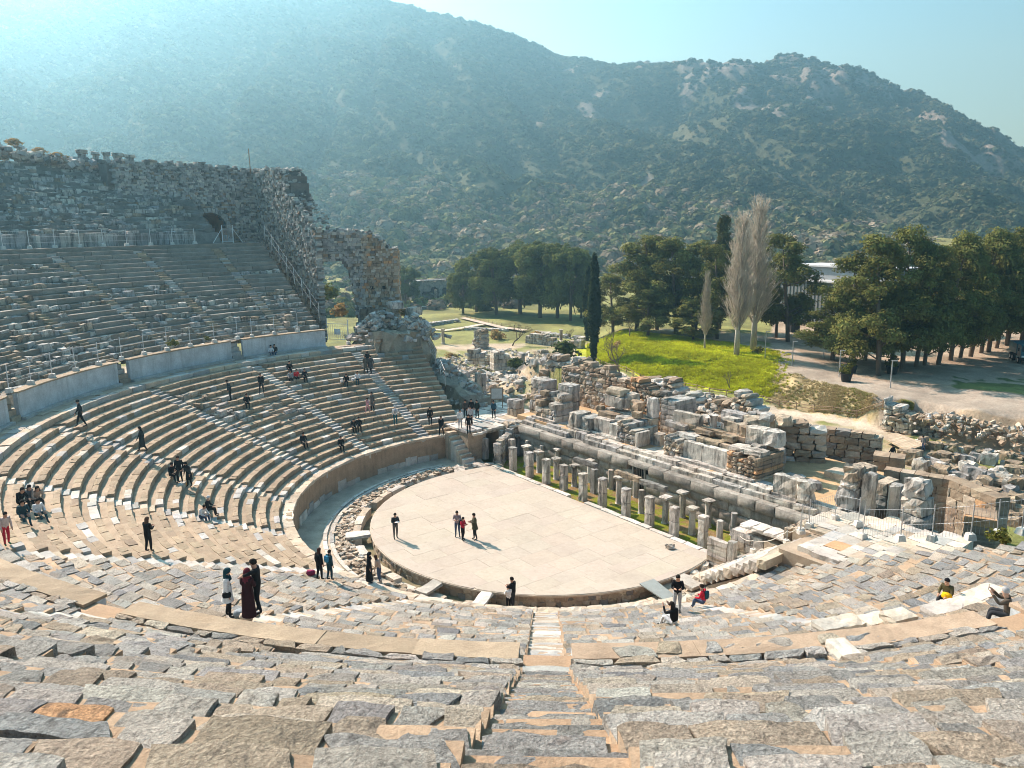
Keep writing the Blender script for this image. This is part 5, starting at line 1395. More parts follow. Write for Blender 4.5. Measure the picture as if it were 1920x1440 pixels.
V, Q = box_pts(a + d * L / 2 + np.array([0, -.4, 6.3]), (L / 2, .8, .14), ang, (8, 1, 1), 0, .03); mb = MB(); mb.add(V, Q, None, (.6, .58, .55)); mb.build('cornice', M['ruin'], bath)
# ------------------------------------------------------------------ trees, shrubs, grass
def leaf_quads(C, Nrm, size, rg, aspect=.6, flat=.35):
    """one quad per centre, facing roughly along Nrm"""
    n = len(C); r = rg.normal(0, 1, (n, 3)); d = Nrm + flat * rg.normal(0, 1, (n, 3)); d /= np.linalg.norm(d, axis=1)[:, None] + 1e-9
    a = np.cross(d, r); a /= np.linalg.norm(a, axis=1)[:, None] + 1e-9; b = np.cross(d, a)
    sz = np.broadcast_to(size, (n,)) * rg.uniform(.6, 1.4, n)
    A = a * sz[:, None]; B = b * (sz * aspect)[:, None]
    V = np.stack([C - A - B * .5, C + A * .2 - B, C + A + B * .5, C - A * .2 + B], 1).reshape(-1, 3)
    return V, np.arange(4 * n).reshape(n, 4)

def crown_from_clumps(clumps, per, size, base, rg, up=.35, var=.25, depth=.35):
    """clumps: (x, y, z, rx, ry, rz); leaves sit in the outer shell of every clump"""
    Vs = []; Qs = []; Cs = []; n0 = 0
    for (x, y, z, rx, ry, rz) in clumps:
        m = int(per * (rx * ry + rx * rz + ry * rz) / 3)
        u = rg.normal(0, 1, (m, 3)); u[:, 2] += up * .5; u /= np.linalg.norm(u, axis=1)[:, None]
        rad = 1 - depth * rg.random(m) ** 1.5
        rad *= 1 + .18 * np.sin(u[:, 0] * 7 + x) * np.sin(u[:, 1] * 6 + y) + .12 * np.sin(u[:, 2] * 9 + z)
        C = np.array([x, y, z]) + u * rad[:, None] * np.array([rx, ry, rz])
        V, Q = leaf_quads(C, u + np.array([0, 0, up]), size, rg)
        t = np.array(base) * rg.uniform(1 - var, 1 + var) * rg.uniform(.85, 1.15, (m, 1)) * (1 + rg.normal(0, .04, (m, 3)))
        Vs.append(V); Qs.append(Q + n0); Cs.append(np.repeat(t, 4, 0)); n0 += len(V)
    return np.concatenate(Vs), np.concatenate(Qs), np.clip(np.concatenate(Cs), .004, .8)

def wood_mesh(name, branches, tint, k=6):
    mb = MB()
    for pts, rad in branches:
        V, Q, T3 = tube(pts, rad, k); mb.add(V, Q, T3, tint)
    return mb.mesh(name, M['bark'], True)

def stone_pine(seed):
    rg = np.random.default_rng(seed); H = 18.0; cl = []; br = []
    lean = rg.normal(0, .4, 2)
    trunk = [(0, 0, -1), (lean[0] * .3, lean[1] * .3, 3), (lean[0], lean[1], 7), (lean[0], lean[1], 12)]
    br.append((trunk, [.5, .45, .36, .2]))
    for i in range(56):
        a = rg.uniform(0, 2 * math.pi); r = 6.0 * math.sqrt(rg.random()); z = 16.2 - .10 * r * r + rg.normal(0, .5)
        cl.append((lean[0] + r * math.cos(a), lean[1] + r * math.sin(a), z, rg.uniform(1.0, 1.55), rg.uniform(1.0, 1.55), rg.uniform(.85, 1.25)))
    for i in range(30):
        a = rg.uniform(0, 2 * math.pi); r = rg.uniform(2.6, 6.0); z = rg.uniform(4.0, 12)
        cl.append((lean[0] + r * math.cos(a), lean[1] + r * math.sin(a), z, rg.uniform(1.2, 1.9), rg.uniform(1.2, 1.9), rg.uniform(1.2, 2.0)))
    for i in range(9):
        c = cl[rg.integers(len(cl))]; br.append(([(lean[0], lean[1], rg.uniform(5, 8)), (c[0] * .5, c[1] * .5, c[2] - 2.5), (c[0], c[1], c[2])], [.2, .14, .05]))
    V, Q, T = crown_from_clumps(cl, 230, .20, (.14, .155, .048), rg, .4, .28, .25)
    return H, mesh_from('stone_pine_crown', V, Q, M['leaf'], T), wood_mesh('stone_pine_trunk', br, (.16, .12, .09))

def aleppo_pine(seed, dark=1.0, conical=False):
    rg = np.random.default_rng(seed); H = 16.0; cl = []; br = []
    lean = rg.normal(0, .9, 2); top = (lean[0], lean[1], 13.5)
    trunk = [(0, 0, -1), (lean[0] * .2, lean[1] * .2, 3), (lean[0] * .6, lean[1] * .6, 8), top]
    br.append((trunk, [.34, .3, .22, .08]))
    n = 52
    for i in range(n):
        z = 2.4 + 12.8 * rg.random() ** .85 if not conical else rg.uniform(2.5, 15.4)
        f = max(0, (z - 2.0) / 13.2)
        rm = (4.6 * math.sin(min(1, f * .80 + .20) * math.pi) ** .7 + .5) if not conical else 4.0 * (1 - f) + .6
        a = rg.uniform(0, 2 * math.pi); r = rm * rg.uniform(.35, 1.0)
        q = rg.uniform(.9, 1.7) * (1 if not conical else .85)
        cl.append((lean[0] * f + r * math.cos(a), lean[1] * f + r * math.sin(a), z, q, q, q * rg.uniform(.55, .8)))
        if i % 3 == 0: br.append(([(lean[0] * f, lean[1] * f, z - 1.4), (cl[-1][0] * .6, cl[-1][1] * .6, z - .5), (cl[-1][0], cl[-1][1], z)], [.10, .07, .03]))
    for i in range(5):
        a = rg.uniform(0, 6.28); br.append(([(lean[0] * .3, lean[1] * .3, rg.uniform(3, 5)), (2.2 * math.cos(a), 2.2 * math.sin(a), rg.uniform(4, 6))], [.06, .02]))
    V, Q, T = crown_from_clumps(cl, 250, .165, np.array((.155, .158, .048)) * dark, rg, .5, .32, .5)
    return H, mesh_from('pine_crown', V, Q, M['leaf'], T), wood_mesh('pine_trunk', br, (.15, .115, .085))

def poplar(seed):
    rg = np.random.default_rng(seed); H = 22.0; mb = MB()
    V, Q, T3 = tube([(0, 0, -1), (0, 0, 4), (.1, 0, 10), (0, .1, 17), (0, 0, 21.5)], [.36, .28, .2, .1, .02], 7); tr = MB(); tr.add(V, Q, T3, (.46, .42, .36))
    def twig(p, d, L, r, lev):
        n = 4; pts = [np.array(p)]; dd = np.array(d, float)
        for i in range(n):
            dd = dd + np.array([rg.normal(0, .06), rg.normal(0, .06), .10]); dd /= np.linalg.norm(dd); pts.append(pts[-1] + dd * L / n)
        V, Q, T3 = tube(pts, np.linspace(r, r * .25, n + 1), 3, False); mb.add(V, Q, None, np.array((.52, .45, .36)) * rg.uniform(.7, 1.2))
        if lev:
            for i in range(lev):
                j = rg.integers(1, n); a = rg.uniform(0, 6.28)
                twig(pts[j], dd + np.array([math.cos(a), math.sin(a), 0]) * .35, L * rg.uniform(.25, .5), r * .5, 0 if lev < 5 else 2)
    for i in range(300):
        z = rg.uniform(3.2, 19.5); a = rg.uniform(0, 6.28); f = (z - 3) / 18
        L = 5.2 * (1 - .62 * f) * rg.uniform(.7, 1.1)
        twig((0, 0, z), (math.cos(a) * .48, math.sin(a) * .48, 1), L, .055 * (1 - .5 * f), 9)
    return H, mb.mesh('poplar_twigs', M['bark']), tr.mesh('poplar_trunk', M['bark'], True)

def cypress(seed):
    rg = np.random.default_rng(seed); H = 17.0; cl = []
    for i in range(46):
        z = .8 + 15.4 * i / 45; f = i / 45; r = 1.15 * (math.sin(min(1, f * 1.25 + .12) * math.pi * .5)) * (1 - .75 * max(0, f - .45) / .55) + .12
        a = rg.uniform(0, 6.28); cl.append((.18 * math.cos(a), .18 * math.sin(a), z, r * rg.uniform(.85, 1.1), r * rg.uniform(.85, 1.1), .9))
    V, Q, T = crown_from_clumps(cl, 520, .17, (.030, .042, .020), rg, .8, .2, .3)
    return H, mesh_from('cypress_crown', V, Q, M['leaf'], T), wood_mesh('cypress_trunk', [([(0, 0, -1), (0, 0, 6), (0, 0, 14)], [.3, .2, .05])], (.14, .11, .08))

def bare_tree(seed, H=5.0, spread=1.0):
    rg = np.random.default_rng(seed); mb = MB()
    def grow(p, d, L, r, lev):
        pts = [np.array(p, float)]; dd = np.array(d, float)
        for i in range(3):
            dd = dd + rg.normal(0, .18, 3); dd[2] += .05; dd /= np.linalg.norm(dd); pts.append(pts[-1] + dd * L / 3)
        V, Q, T3 = tube(pts, np.linspace(r, r * .6, 4), 5 if lev > 2 else 3, False); mb.add(V, Q, None, np.array((.17, .13, .10)) * rg.uniform(.8, 1.2))
        if lev:
            for i in range(3 if lev > 1 else 4):
                a = rg.uniform(0, 6.28); s_ = .75 * spread; grow(pts[-1 - (i % 2)], dd + s_ * np.array([math.cos(a), math.sin(a), .1]), L * rg.uniform(.55, .8), r * .58, lev - 1)
    grow((0, 0, -.3), (0, 0, 1), H * .34, H * .028, 5)
    return H, mb.mesh('bare_branches', M['bark']), None

def bush_mesh(seed, base, n=9, size=.16):
    rg = np.random.default_rng(seed); cl = []
    for i in range(n):
        a = rg.uniform(0, 6.28); r = rg.uniform(0, .75); q = rg.uniform(.3, .55); cl.append((r * math.cos(a), r * math.sin(a), rg.uniform(.25, .8) * (1 - .3 * r), q, q, q * .85))
    V, Q, T = crown_from_clumps(cl, 170, size, base, rg, .4, .25, .4)
    return mesh_from('bush_leaves', V, Q, M['leaf'], T)

KINDS_T = {'stone': [stone_pine(s) for s in (11, 12, 13)], 'pine': [aleppo_pine(s) for s in (21, 22, 23, 24)], 'darkpine': [aleppo_pine(31, .5, True)], 'poplar': [poplar(41), poplar(42)], 'cypress': [cypress(51)], 'bare': [bare_tree(61), bare_tree(62, 5, 1.3)]}
def tree(kind, var, px, py, ty, wpx, z, label, group=None, natural_w=None, lean=0.0, rz=None, name=None, cat='tree'):
    """foot at photo point (px,py) on level z, top at photo row ty, crown wpx wide"""
    H, crown, trunk = KINDS_T[kind][var % len(KINDS_T[kind])]
    p = at(px, py, z); d = math.hypot(p[0] - CAM[0], p[1] - CAM[1]); r_ = ray(px, ty); h = CAM[2] + r_[2] / math.hypot(r_[0], r_[1]) * d - z
    w = wpx * d / CF
    e = empty(name or {'stone': 'stone_pine', 'pine': 'pine_tree', 'darkpine': 'conifer_tree', 'poplar': 'poplar_tree', 'cypress': 'cypress_tree', 'bare': 'bare_tree'}[kind], (p[0], p[1], ground_at(p)), label, cat, group)
    e.rotation_euler = (lean * .3, lean, rz if rz is not None else RND.uniform(0, 6.28))
    sx = w / natural_w; sz = h / H
    for nm, me in (('crown', crown), ('trunk', trunk)):
        if me is None: continue
        o = obj(nm if kind != 'bare' else 'branches', me, e); o.scale = (sx, sx, sz)
    return e
def ground_at(p):
    return float(ground_z(np.array([p[0]]), np.array([p[1]]))[0]) - .05

pos = ['leftmost', 'second', 'third', 'fourth', 'fifth', 'sixth', 'seventh', 'rightmost']
for i, (px, py, ty, w_) in enumerate(((868, 588, 505, 66), (893, 584, 474, 84), (932, 590, 459, 96), (975, 588, 450, 104), (1012, 596, 449, 104), (1045, 597, 451, 98), (1070, 602, 456, 84), (1090, 596, 475, 62))):
    tree('stone', i, px, py, ty, w_, G0, '%s stone pine of the dense round-topped grove on the grass behind the ruins' % pos[i], 'stone pine grove', 13.5)
tree('stone', 1, 760, 572, 497, 62, G0, 'dark round-crowned tree standing alone beside the ruined arch pier', None, 13.5)
tree('cypress', 0, 1113, 683, 473, 29, G0, 'tall narrow dark cypress between the grove and the grass bank', None, 2.6)
tree('cypress', 0, 1101, 640, 498, 20, G0, 'slimmer lighter cypress standing just behind the dark one', None, 2.6)
for i, (px, py, ty, w_) in enumerate(((1150, 618, 505, 70), (1192, 622, 436, 100), (1232, 618, 446, 84), (1268, 626, 441, 96), (1303, 622, 448, 88), (1345, 634, 452, 76), (1215, 632, 540, 70), (1300, 640, 560, 66))):
    tree('pine', i, px, py, ty, w_, G1, ['pale green pine beside the cypress', 'broad pale pine at the start of the row behind the grass bank', 'second pine of the row behind the grass bank', 'third pine of the row, left of the small poplar', 'pine directly behind the small bare poplar', 'pine between the small poplar and the tall poplars', 'low pine bough mass under the second pine of the row', 'low pine beside the small poplar trunk'][i], 'pines behind the grass bank', 7.6)
tree('darkpine', 0, 1350, 618, 388, 62, G1, 'dark pointed conifer rising behind the two tall poplars', None, 9.0)
tree('pine', 1, 1478, 640, 432, 116, G1, 'dense dark pine just right of the tall poplars beside the grey shed', None, 9.6)
tree('pine', 3, 1455, 632, 470, 80, G1, 'smaller pine between the tall poplars and the grey shed', None, 9.6)
tree('poplar', 0, 1381, 668, 386, 62, G1, 'tall bare pale poplar, the left one of the pair', 'bare poplars on the grass bank', 3.9)
tree('poplar', 1, 1412, 656, 362, 70, G1, 'tallest bare pale poplar, the right one of the pair', 'bare poplars on the grass bank', 3.9)
tree('poplar', 0, 1321, 656, 502, 27, G1, 'small slender bare poplar left of the tall pair', 'bare poplars on the grass bank', 4.6)
RP = [(1648, 702, 436, 124), (1600, 688, 474, 104), (1560, 676, 552, 104), (1692, 694, 418, 104), (1716, 690, 452, 92), (1733, 686, 490, 84), (1758, 684, 428, 96), (1782, 677, 446, 90), (1800, 672, 486, 78), (1819, 668, 422, 92), (1840, 661, 462, 80), (1854, 658, 430, 88), (1868, 652, 476, 76), (1888, 648, 440, 92), (1915, 652, 418, 104), (1950, 655, 436, 120), (1622, 676, 530, 84), (1672, 680, 520, 80)]
RL = ['tall pine with a bare pinkish trunk at the front of the right-hand wood', 'pine at the left end of the right-hand wood', 'low spreading pine over the shaded path at the left of the wood', 'pine behind the front trunk of the wood', 'fifth pine of the wood, thin leaning trunk', 'low-crowned pine in the middle of the wood', 'tall pine in the middle of the wood', 'pine with a forked leaning trunk in the wood', 'lower pine filling the middle of the wood', 'pine above the dirt track with leaning trunk', 'pine with a strongly leaning trunk near the dirt track', 'tall pine over the dirt track', 'small pine at the end of the leaning row', 'pine at the far end of the dirt track', 'broad pine at the right edge of the picture', 'outermost pine cut by the right edge', 'low pine filling the gap left of the front trunk', 'low pine filling the gap behind the front trunk']
for i, (px, py, ty, w_) in enumerate(RP):
    tree('pine', i + i // 4, px, py, ty, w_, G1, RL[i], 'pines of the right-hand wood', 8.4, lean=.06 if i > 5 else 0.0, rz=RND.uniform(0, 6.28) if i < 6 else 0.0)
tree('bare', 0, 1164, 702, 592, 82, G0 + .4, 'gnarled leafless tree beside the fenced path under the cypress', None, 5.2)
tree('bare', 1, 960, 648, 590, 70, G0, 'leafless spreading bush on the green plain among the ruins', None, 6.0)
tree('bare', 1, 1073, 640, 604, 44, G0, 'small leafless bush left of the cypress', None, 6.0)
tree('bare', 0, 1180, 632, 590, 50, G1, 'reddish leafless bush at the edge of the grass bank', None, 5.2)
tree('bare', 1, 1372, 700, 640, 26, G1, 'thin leafless sapling on the grass bank below the tall poplars', None, 5.2)

# single bushes
BUSH = [bush_mesh(71, (.07, .085, .03)), bush_mesh(72, (.13, .13, .03)), bush_mesh(73, (.30, .21, .09))]
BL = [(620, 560, 9.5, 1.9, 0, 'dark leafy bush seen through the ruined arch'), (640, 590, 8.6, 1.5, 2, 'golden dry bush on the slope behind the ruined arch'), (605, 545, 11, 1.4, 1, 'yellow-green bush high in the ruined arch opening'),
      (1418, 664, G1, 1.3, 1, 'round bright bush at the foot of the tall poplars'), (1160, 655, G1 - 1, 1.4, 2, 'brown bush on the edge of the grass bank'), (1010, 640, G0, 2.2, 2, 'dry brown bush among the ruins on the plain'), (930, 636, G0, 2.2, 2, 'low dry bush next to the spreading leafless bush'),
      (698, 638, 8.0, .7, 1, 'small green weeds beside the metal gate'), (660, 636, 8.0, .6, 1, 'yellow-green weed tuft at the end of the pale wall'), (1875, 1010, 6.0, .55, 1, 'green weed tuft by the fence above the right-hand rows'), (325, 645, 10.4, .5, 1, 'small green tuft on top of the pale wall'), (388, 635, 10.4, .35, 1, 'tiny green tuft between the fence posts'),
      (760, 590, 10.2, .8, 2, 'brown weeds on top of the rubble mound'), (965, 690, 1.0, 1.6, 0, 'low dark bush against the block ruin behind the stage'), (1060, 668, 1, 2.6, 0, 'dark green shrub patch on the stony slope below the cypress')]
for (px, py, z, r, v, lab) in BL:
    p = at(px, py, z); o = obj('bush', BUSH[v], None, (p[0], p[1], p[2] - .1)); o.scale = (r, r, r); o.rotation_euler = (0, 0, RND.uniform(0, 6)); tag(o, lab, 'bush')
for i, (px, py, r) in enumerate(((30, 272, 1.1), (78, 288, 1.0), (112, 298, 1.1), (128, 302, .9))):
    p = at_dist(px, py, 106); o = obj('bush', BUSH[2], None, p); o.scale = (r * 1.3, r, r * .7); tag(o, ['yellowish grass tuft on the skyline at the far left', 'dry grass tuft behind the top rows, second on the skyline', 'reddish dry bush on the skyline beside the capitals', 'brown dry bush just left of the capitals'][i], 'bush')

# scrub on the mountain and the plain: points carrying instances
def shrub_template(seed, n=46):
    rg = np.random.default_rng(seed); u = rg.normal(0, 1, (n, 3)); u[:, 2] = np.abs(u[:, 2]) * .9 + .05; u /= np.linalg.norm(u, axis=1)[:, None]
    k = 1 + .25 * np.sin(u[:, 0] * 5 + seed) * np.sin(u[:, 1] * 4)
    V, Q = leaf_quads(u * k[:, None] * np.array([1, 1, .85]), u + np.array([0, 0, .25]), .36, rg, .75, .3)
    T = np.ones((n, 3)) * rg.uniform(.75, 1.25, (n, 1)); T = np.repeat(T, 4, 0)
    P, Q2 = lat((2, 2, 2)); P = P / np.linalg.norm(P, axis=1)[:, None] * np.array([.72, .72, .62]); P[:, 2] = np.maximum(P[:, 2], -.2)
    V2 = np.concatenate([V, P]); T2 = np.concatenate([T, np.full((len(P), 3), .55)])
    me = mesh_from('shrub_leaves_%d' % seed, V2, np.concatenate([Q, Q2 + len(V)]), M['shrub'], T2)
    return bpy.data.objects.new('shrub_form_%d' % seed, me)
SHR = [shrub_template(s) for s in (1, 2, 3)]
def scatter(name, label, P, S, C, templates):
    me = bpy.data.meshes.new(name); me.from_pydata([tuple(p) for p in P], [], [])
    a = me.attributes.new('itint', 'FLOAT_COLOR', 'POINT'); cc = np.ones((len(P), 4), np.float32); cc[:, :3] = C; a.data.foreach_set('color', cc.ravel())
    a = me.attributes.new('isize', 'FLOAT', 'POINT'); a.data.foreach_set('value', np.asarray(S, np.float32))
    o = bpy.data.objects.new(name, me); col.objects.link(o)
    ng = bpy.data.node_groups.new(name + '_scatter', 'GeometryNodeTree')
    ng.interface.new_socket('Geometry', in_out='INPUT', socket_type='NodeSocketGeometry'); ng.interface.new_socket('Geometry', in_out='OUTPUT', socket_type='NodeSocketGeometry')
    gi = ng.nodes.new('NodeGroupInput'); go = ng.nodes.new('NodeGroupOutput'); ip = ng.nodes.new('GeometryNodeInstanceOnPoints'); gj = ng.nodes.new('GeometryNodeGeometryToInstance')
    for t_ in reversed(templates):
        oi = ng.nodes.new('GeometryNodeObjectInfo'); oi.inputs[0].default_value = t_; oi.inputs[1].default_value = False
        g2 = ng.nodes.new('GeometryNodeGeometryToInstance'); ng.links.new(oi.outputs['Geometry'], g2.inputs[0]); ng.links.new(oi.outputs['Geometry'], gj.inputs[0])
    ip.inputs['Pick Instance'].default_value = True
    ng.links.new(gi.outputs[0], ip.inputs['Points']); ng.links.new(gj.outputs[0], ip.inputs['Instance'])
    rv = ng.nodes.new('FunctionNodeRandomValue'); rv.data_type = 'FLOAT_VECTOR'; rv.inputs[0].default_value = (-.15, -.15, 0); rv.inputs[1].default_value = (.15, .15, 6.28)
    ng.links.new(rv.outputs[0], ip.inputs['Rotation'])
    na_ = ng.nodes.new('GeometryNodeInputNamedAttribute'); na_.data_type = 'FLOAT'; na_.inputs[0].default_value = 'isize'; ng.links.new(na_.outputs[0], ip.inputs['Scale'])
    ng.links.new(ip.outputs[0], go.inputs[0])
    md = o.modifiers.new('scatter', 'NODES'); md.node_group = ng
    return tag(o, label, 'scrub', kind='stuff')

rg = np.random.default_rng(99)
n = 88000; az = np.radians(rg.uniform(-38, 38, n)); d = np.sqrt(rg.uniform(335 ** 2, 1160 ** 2, n))
x = CAM[0] + d * np.sin(az); y = CAM[1] + d * np.cos(az); z, u = mtn_z(x, y)
P = []; S = []; C = []
fi = np.interp(az, MA, np.arange(len(MA))); fj = np.interp(d, MD, np.arange(len(MD)))
for i in range(n):
    if u[i] > 1.04: continue
    i0, j0 = int(fi[i]), int(fj[i]); i1, j1 = min(i0 + 1, len(MA) - 1), min(j0 + 1, len(MD) - 1); a, b = fi[i] - i0, fj[i] - j0
    zz = Z2[i0, j0] * (1 - a) * (1 - b) + Z2[i1, j0] * a * (1 - b) + Z2[i0, j1] * (1 - a) * b + Z2[i1, j1] * a * b
    rk = rockm[i0, j0]
    if rg.random() < rk * .62: continue
    dens = mnoise.noise(Vector((x[i] * .012, y[i] * .012, 7)))
    lowz = u[i] < .16
    if rg.random() > (.76 + .85 * dens if not lowz else .48 + .9 * dens): continue
    r = min(5.2, max(.8, math.exp(rg.normal(.72, .38)))) * (1.15 if u[i] < .3 else 1)
    P.append((x[i], y[i], zz - .2)); S.append(r)
    k = rg.random() + .35 * dens
    if u[i] < .30: c_ = (.125, .14, .065) if k < .45 else (.20, .20, .11) if k < .7 else (.23, .20, .15)
    else: c_ = (.080, .100, .055) if k < .7 else (.13, .135, .08)
    C.append(np.array(c_) * rg.uniform(.75, 1.25))
scatter('mountain_scrub', 'dense scrub and low trees covering the mountain side', P, S, np.array(C), SHR)
# scrub of the plain in front of the mountain foot
P = []; S = []; C = []
for i in range(5200):
    a_ = math.radians(rg.uniform(-36, 36)); d_ = math.sqrt(rg.uniform(205 ** 2, 345 ** 2)); xx = CAM[0] + d_ * math.sin(a_); yy = CAM[1] + d_ * math.cos(a_)
    q = mnoise.noise(Vector((xx * .02, yy * .02, 1))); 
    if rg.random() > .25 + 1.1 * q + .5 * (d_ - 205) / 140: continue
    r = rg.uniform(.9, 2.6); P.append((xx, yy, float(ground_z(np.array([xx]), np.array([yy]))[0]) - .1)); S.append(r)
    k = rg.random(); C.append(np.array((.10, .12, .045) if k < .4 else (.18, .155, .12) if k < .8 else (.15, .17, .06)) * rg.uniform(.8, 1.25))
scatter('plain_scrub', 'grey bare bushes and green scrub on the plain below the mountain', P, S, np.array(C), SHR)

# grass on the bank and weeds on the dry slope
def tuft_template(seed, n=26):
    rg_ = np.random.default_rng(seed); V = []; T3 = []
    for i in range(n):
        a = rg_.uniform(0, 6.28); r = rg_.uniform(0, .7); b = np.array([r * math.cos(a), r * math.sin(a), 0]); l = rg_.uniform(.5, 1.0); o_ = np.array([math.cos(a), math.sin(a), 0]) * rg_.uniform(.1, .5); w_ = np.array([-math.sin(a), math.cos(a), 0]) * .10
        k = len(V); V += [b - w_, b + w_, b + o_ + np.array([0, 0, l])]; T3.append([k, k + 1, k + 2])
    me = mesh_from('grass_blades_%d' % seed, np.array(V), np.array(T3), M['shrub'], np.ones((len(V), 3)) * np.tile(np.array([[.7], [.7], [1.25]]), (n, 1)))
    return bpy.data.objects.new('grass_form_%d' % seed, me)
TUF = [tuft_template(s) for s in (1, 2)]
P = []; S = []; C = []
def gz(xx, yy):
    dx, dy = xx - CAM[0], yy - CAM[1]; fi_ = np.interp(math.atan2(dx, dy), GA, np.arange(len(GA))); fj_ = np.interp(math.hypot(dx, dy), GD, np.arange(len(GD)))
    i0, j0 = int(fi_), int(fj_); i1, j1 = min(i0 + 1, len(GA) - 1), min(j0 + 1, len(GD) - 1); a, b = fi_ - i0, fj_ - j0
    return Z[i0, j0] * (1 - a) * (1 - b) + Z[i1, j0] * a * (1 - b) + Z[i0, j1] * (1 - a) * b + Z[i1, j1] * a * b
while len(P) < 15000:
    a_ = rg.uniform(AZL + .005, az_of(at(1710, 770, 0))); f0 = np.interp(a_, FOOT[:, 0], FOOT[:, 1]); c0 = np.interp(a_, CREST[:, 0], CREST[:, 1])
    green = a_ < azg1 + .01 * rg.normal()
    lo_ = f0 + (2.6 if green else .6); d_ = rg.uniform(lo_, max(lo_ + .5, c0 + (16 if green else .5))); xx = CAM[0] + d_ * math.sin(a_); yy = CAM[1] + d_ * math.cos(a_)
    if not green and rg.random() < .55 + 1.2 * mnoise.noise((xx * .3, yy * .3, 4)): continue
    P.append((xx, yy, gz(xx, yy) - .05)); S.append(rg.uniform(.25, .55) * (1 if green else .6))
    q = mnoise.noise(Vector((xx * .25, yy * .25, 0)))
    C.append(np.array((.46, .48, .03)) * (1 + .35 * q) * rg.uniform(.8, 1.2) if green else np.array((.52, .43, .24) if rg.random() < .7 - q else (.27, .29, .07)) * rg.uniform(.7, 1.2))
scatter('bank_grass', 'bright green grass and dry weeds covering the bank', P, S, np.array(C), TUF)
# ------------------------------------------------------------------ fences, gates, lamps, loose blocks and other small things
def circ_az(px, py, R):
    """far intersection of the sight line with the circle of radius R: azimuth in degrees"""
    d = ray(px, py); hn = math.hypot(d[0], d[1]); ux, uy = d[0] / hn, d[1] / hn
    b = CAM[1] * uy; c = CAM[1] ** 2 - R * R; t = -b + math.sqrt(max(b * b - c, 0))
    return math.degrees(math.atan2(CAM[1] + uy * t, ux * t)) % 360

def seat_surface(r, az):
    if r < RO: return 0.0
    if r < R_P: return -.3
    if r < R_D1: return Z_P + math.floor((r - R_P) / LOW_RUN) * LOW_RISE
    if r < R_W1: return Z_D1 + .02
    if r < R_M: return Z_W1
    if r < R_D2: return Z_W1 + math.floor((r - R_M) / MID_RUN) * MID_RISE
    return Z_D2
def seat_hit(px, py):
    d = ray(px, py); d = d / math.hypot(d[0], d[1]); t = 3.0
    while t < 110:
        p = CAM + d * t; r = math.hypot(p[0], p[1])
        z = seat_surface(r, 0)
        if p[2] < z: return np.array([p[0], p[1], z])
        t += .04
    return CAM + d * t

def fence(label, posts, h, wires=3, foot=True, mesh=False, mat='metal', rad=.028, tint=(.6, .6, .58), name='wire_fence', closed=True, cat='fence', lean=0.0, vstep=.16):
    posts = [np.asarray(p, float) for p in posts]; c = posts[len(posts) // 2]
    th = empty(name, c, label, cat)
    for p in posts:
        top = p + np.array([rng.normal(0, .02), rng.normal(0, .02), h * rng.uniform(.97, 1.03)])
        V, Q, T3 = tube([p - np.array([0, 0, .1]), top], rad, 6); mb = MB(); mb.add(V, Q, T3, tint); po = mb.build('post', M[mat], th)
        if foot:
            V, Q = box_pts(p + np.array([0, 0, .11]), (.22, .22, .16), rng.uniform(0, 1), (2, 2, 1), .05, .012); V[:, :2] = p[:2] + (V[:, :2] - p[:2]) * np.where(V[:, 2] > p[2] + .1, .78, 1.0)[:, None]
            mb = MB(); mb.add(V, Q, None, (.5, .5, .5)); f_ = mb.build('foot', M['concrete']); f_.parent = po
    if wires or mesh:
        mb = MB()
        for a, b in zip(posts[:-1], posts[1:]):
            for k in range(wires):
                z = h * (k + 1) / (wires + .2)
                V, Q, T3 = tube([a + np.array([0, 0, z]), b + np.array([0, 0, z])], .007, 3, False); mb.add(V, Q, None, tint)
            if mesh:
                L = np.linalg.norm(b - a); n = int(L / vstep)
                for k in range(1, n):
                    q = a + (b - a) * k / n; V, Q, T3 = tube([q + np.array([0, 0, .12]), q + np.array([0, 0, h * .93])], .007, 3, False); mb.add(V, Q, None, tint)
        mb.build('wire', M[mat], th)
    return th

M['post'] = plain_mat('pale_post_paint', (.62, .62, .60), .5, .08, 5, 0, 0)
ps = []
for px, py in ((17, 735), (58, 720), (98, 706), (142, 693), (185, 682), (228, 672), (270, 663), (313, 654), (357, 647), (402, 640), (445, 633), (472, 630), (514, 624), (558, 619)):
    ps.append(pol(R_W1 + .45, circ_az(px, py, R_W1 + .45), Z_W1))
fence('pale wire fence on concrete feet along the top of the first walkway wall', ps, 1.75, 3, True, False, 'post')
ps = [pol(50.2, circ_az(px, 461, 50.2), Z_D2) for px in (5, 55, 103, 150, 194, 238, 283, 324, 366)]
fence('pale wire fence on concrete feet in front of the grey upper parapet', ps, 1.65, 3, True, False, 'post')
ps = []
for R in (50, 48, 46, 44, 42, 40, 38, 36): ps.append(W(-.35, -R, Z_W1 + max(0, (R - R_M)) / MID_RUN * MID_RISE))
fence('pale railing stepping down the end of the middle bank beside the rubble wall', ps, 1.7, 2, False, False, 'post')
fence('metal handrail stepping down the far end of the lower bank', [W(8.9, -30.6, 7.9), W(8.3, -28.6, 7.0), W(7.7, -26.6, 6.2), W(7.1, -24.8, 5.5), W(6.5, -23.0, 4.7)], 1.5, 4, False, False, 'metal', .03)
fence('short row of posts on concrete feet near the bell capital', [at(653, 645, 7.9), at(700, 642, 7.9), at(741, 640, 7.9), at(779, 638, 7.9)], 1.7, 2, True, False, 'post')
fence('thin fence with wire mesh along the right-hand landing', [at(1501, 998, 2.9), at(1517, 989, 2.95), at(1565, 974, 3.0), at(1609, 985, 3.2)], 1.65, 2, True, True)
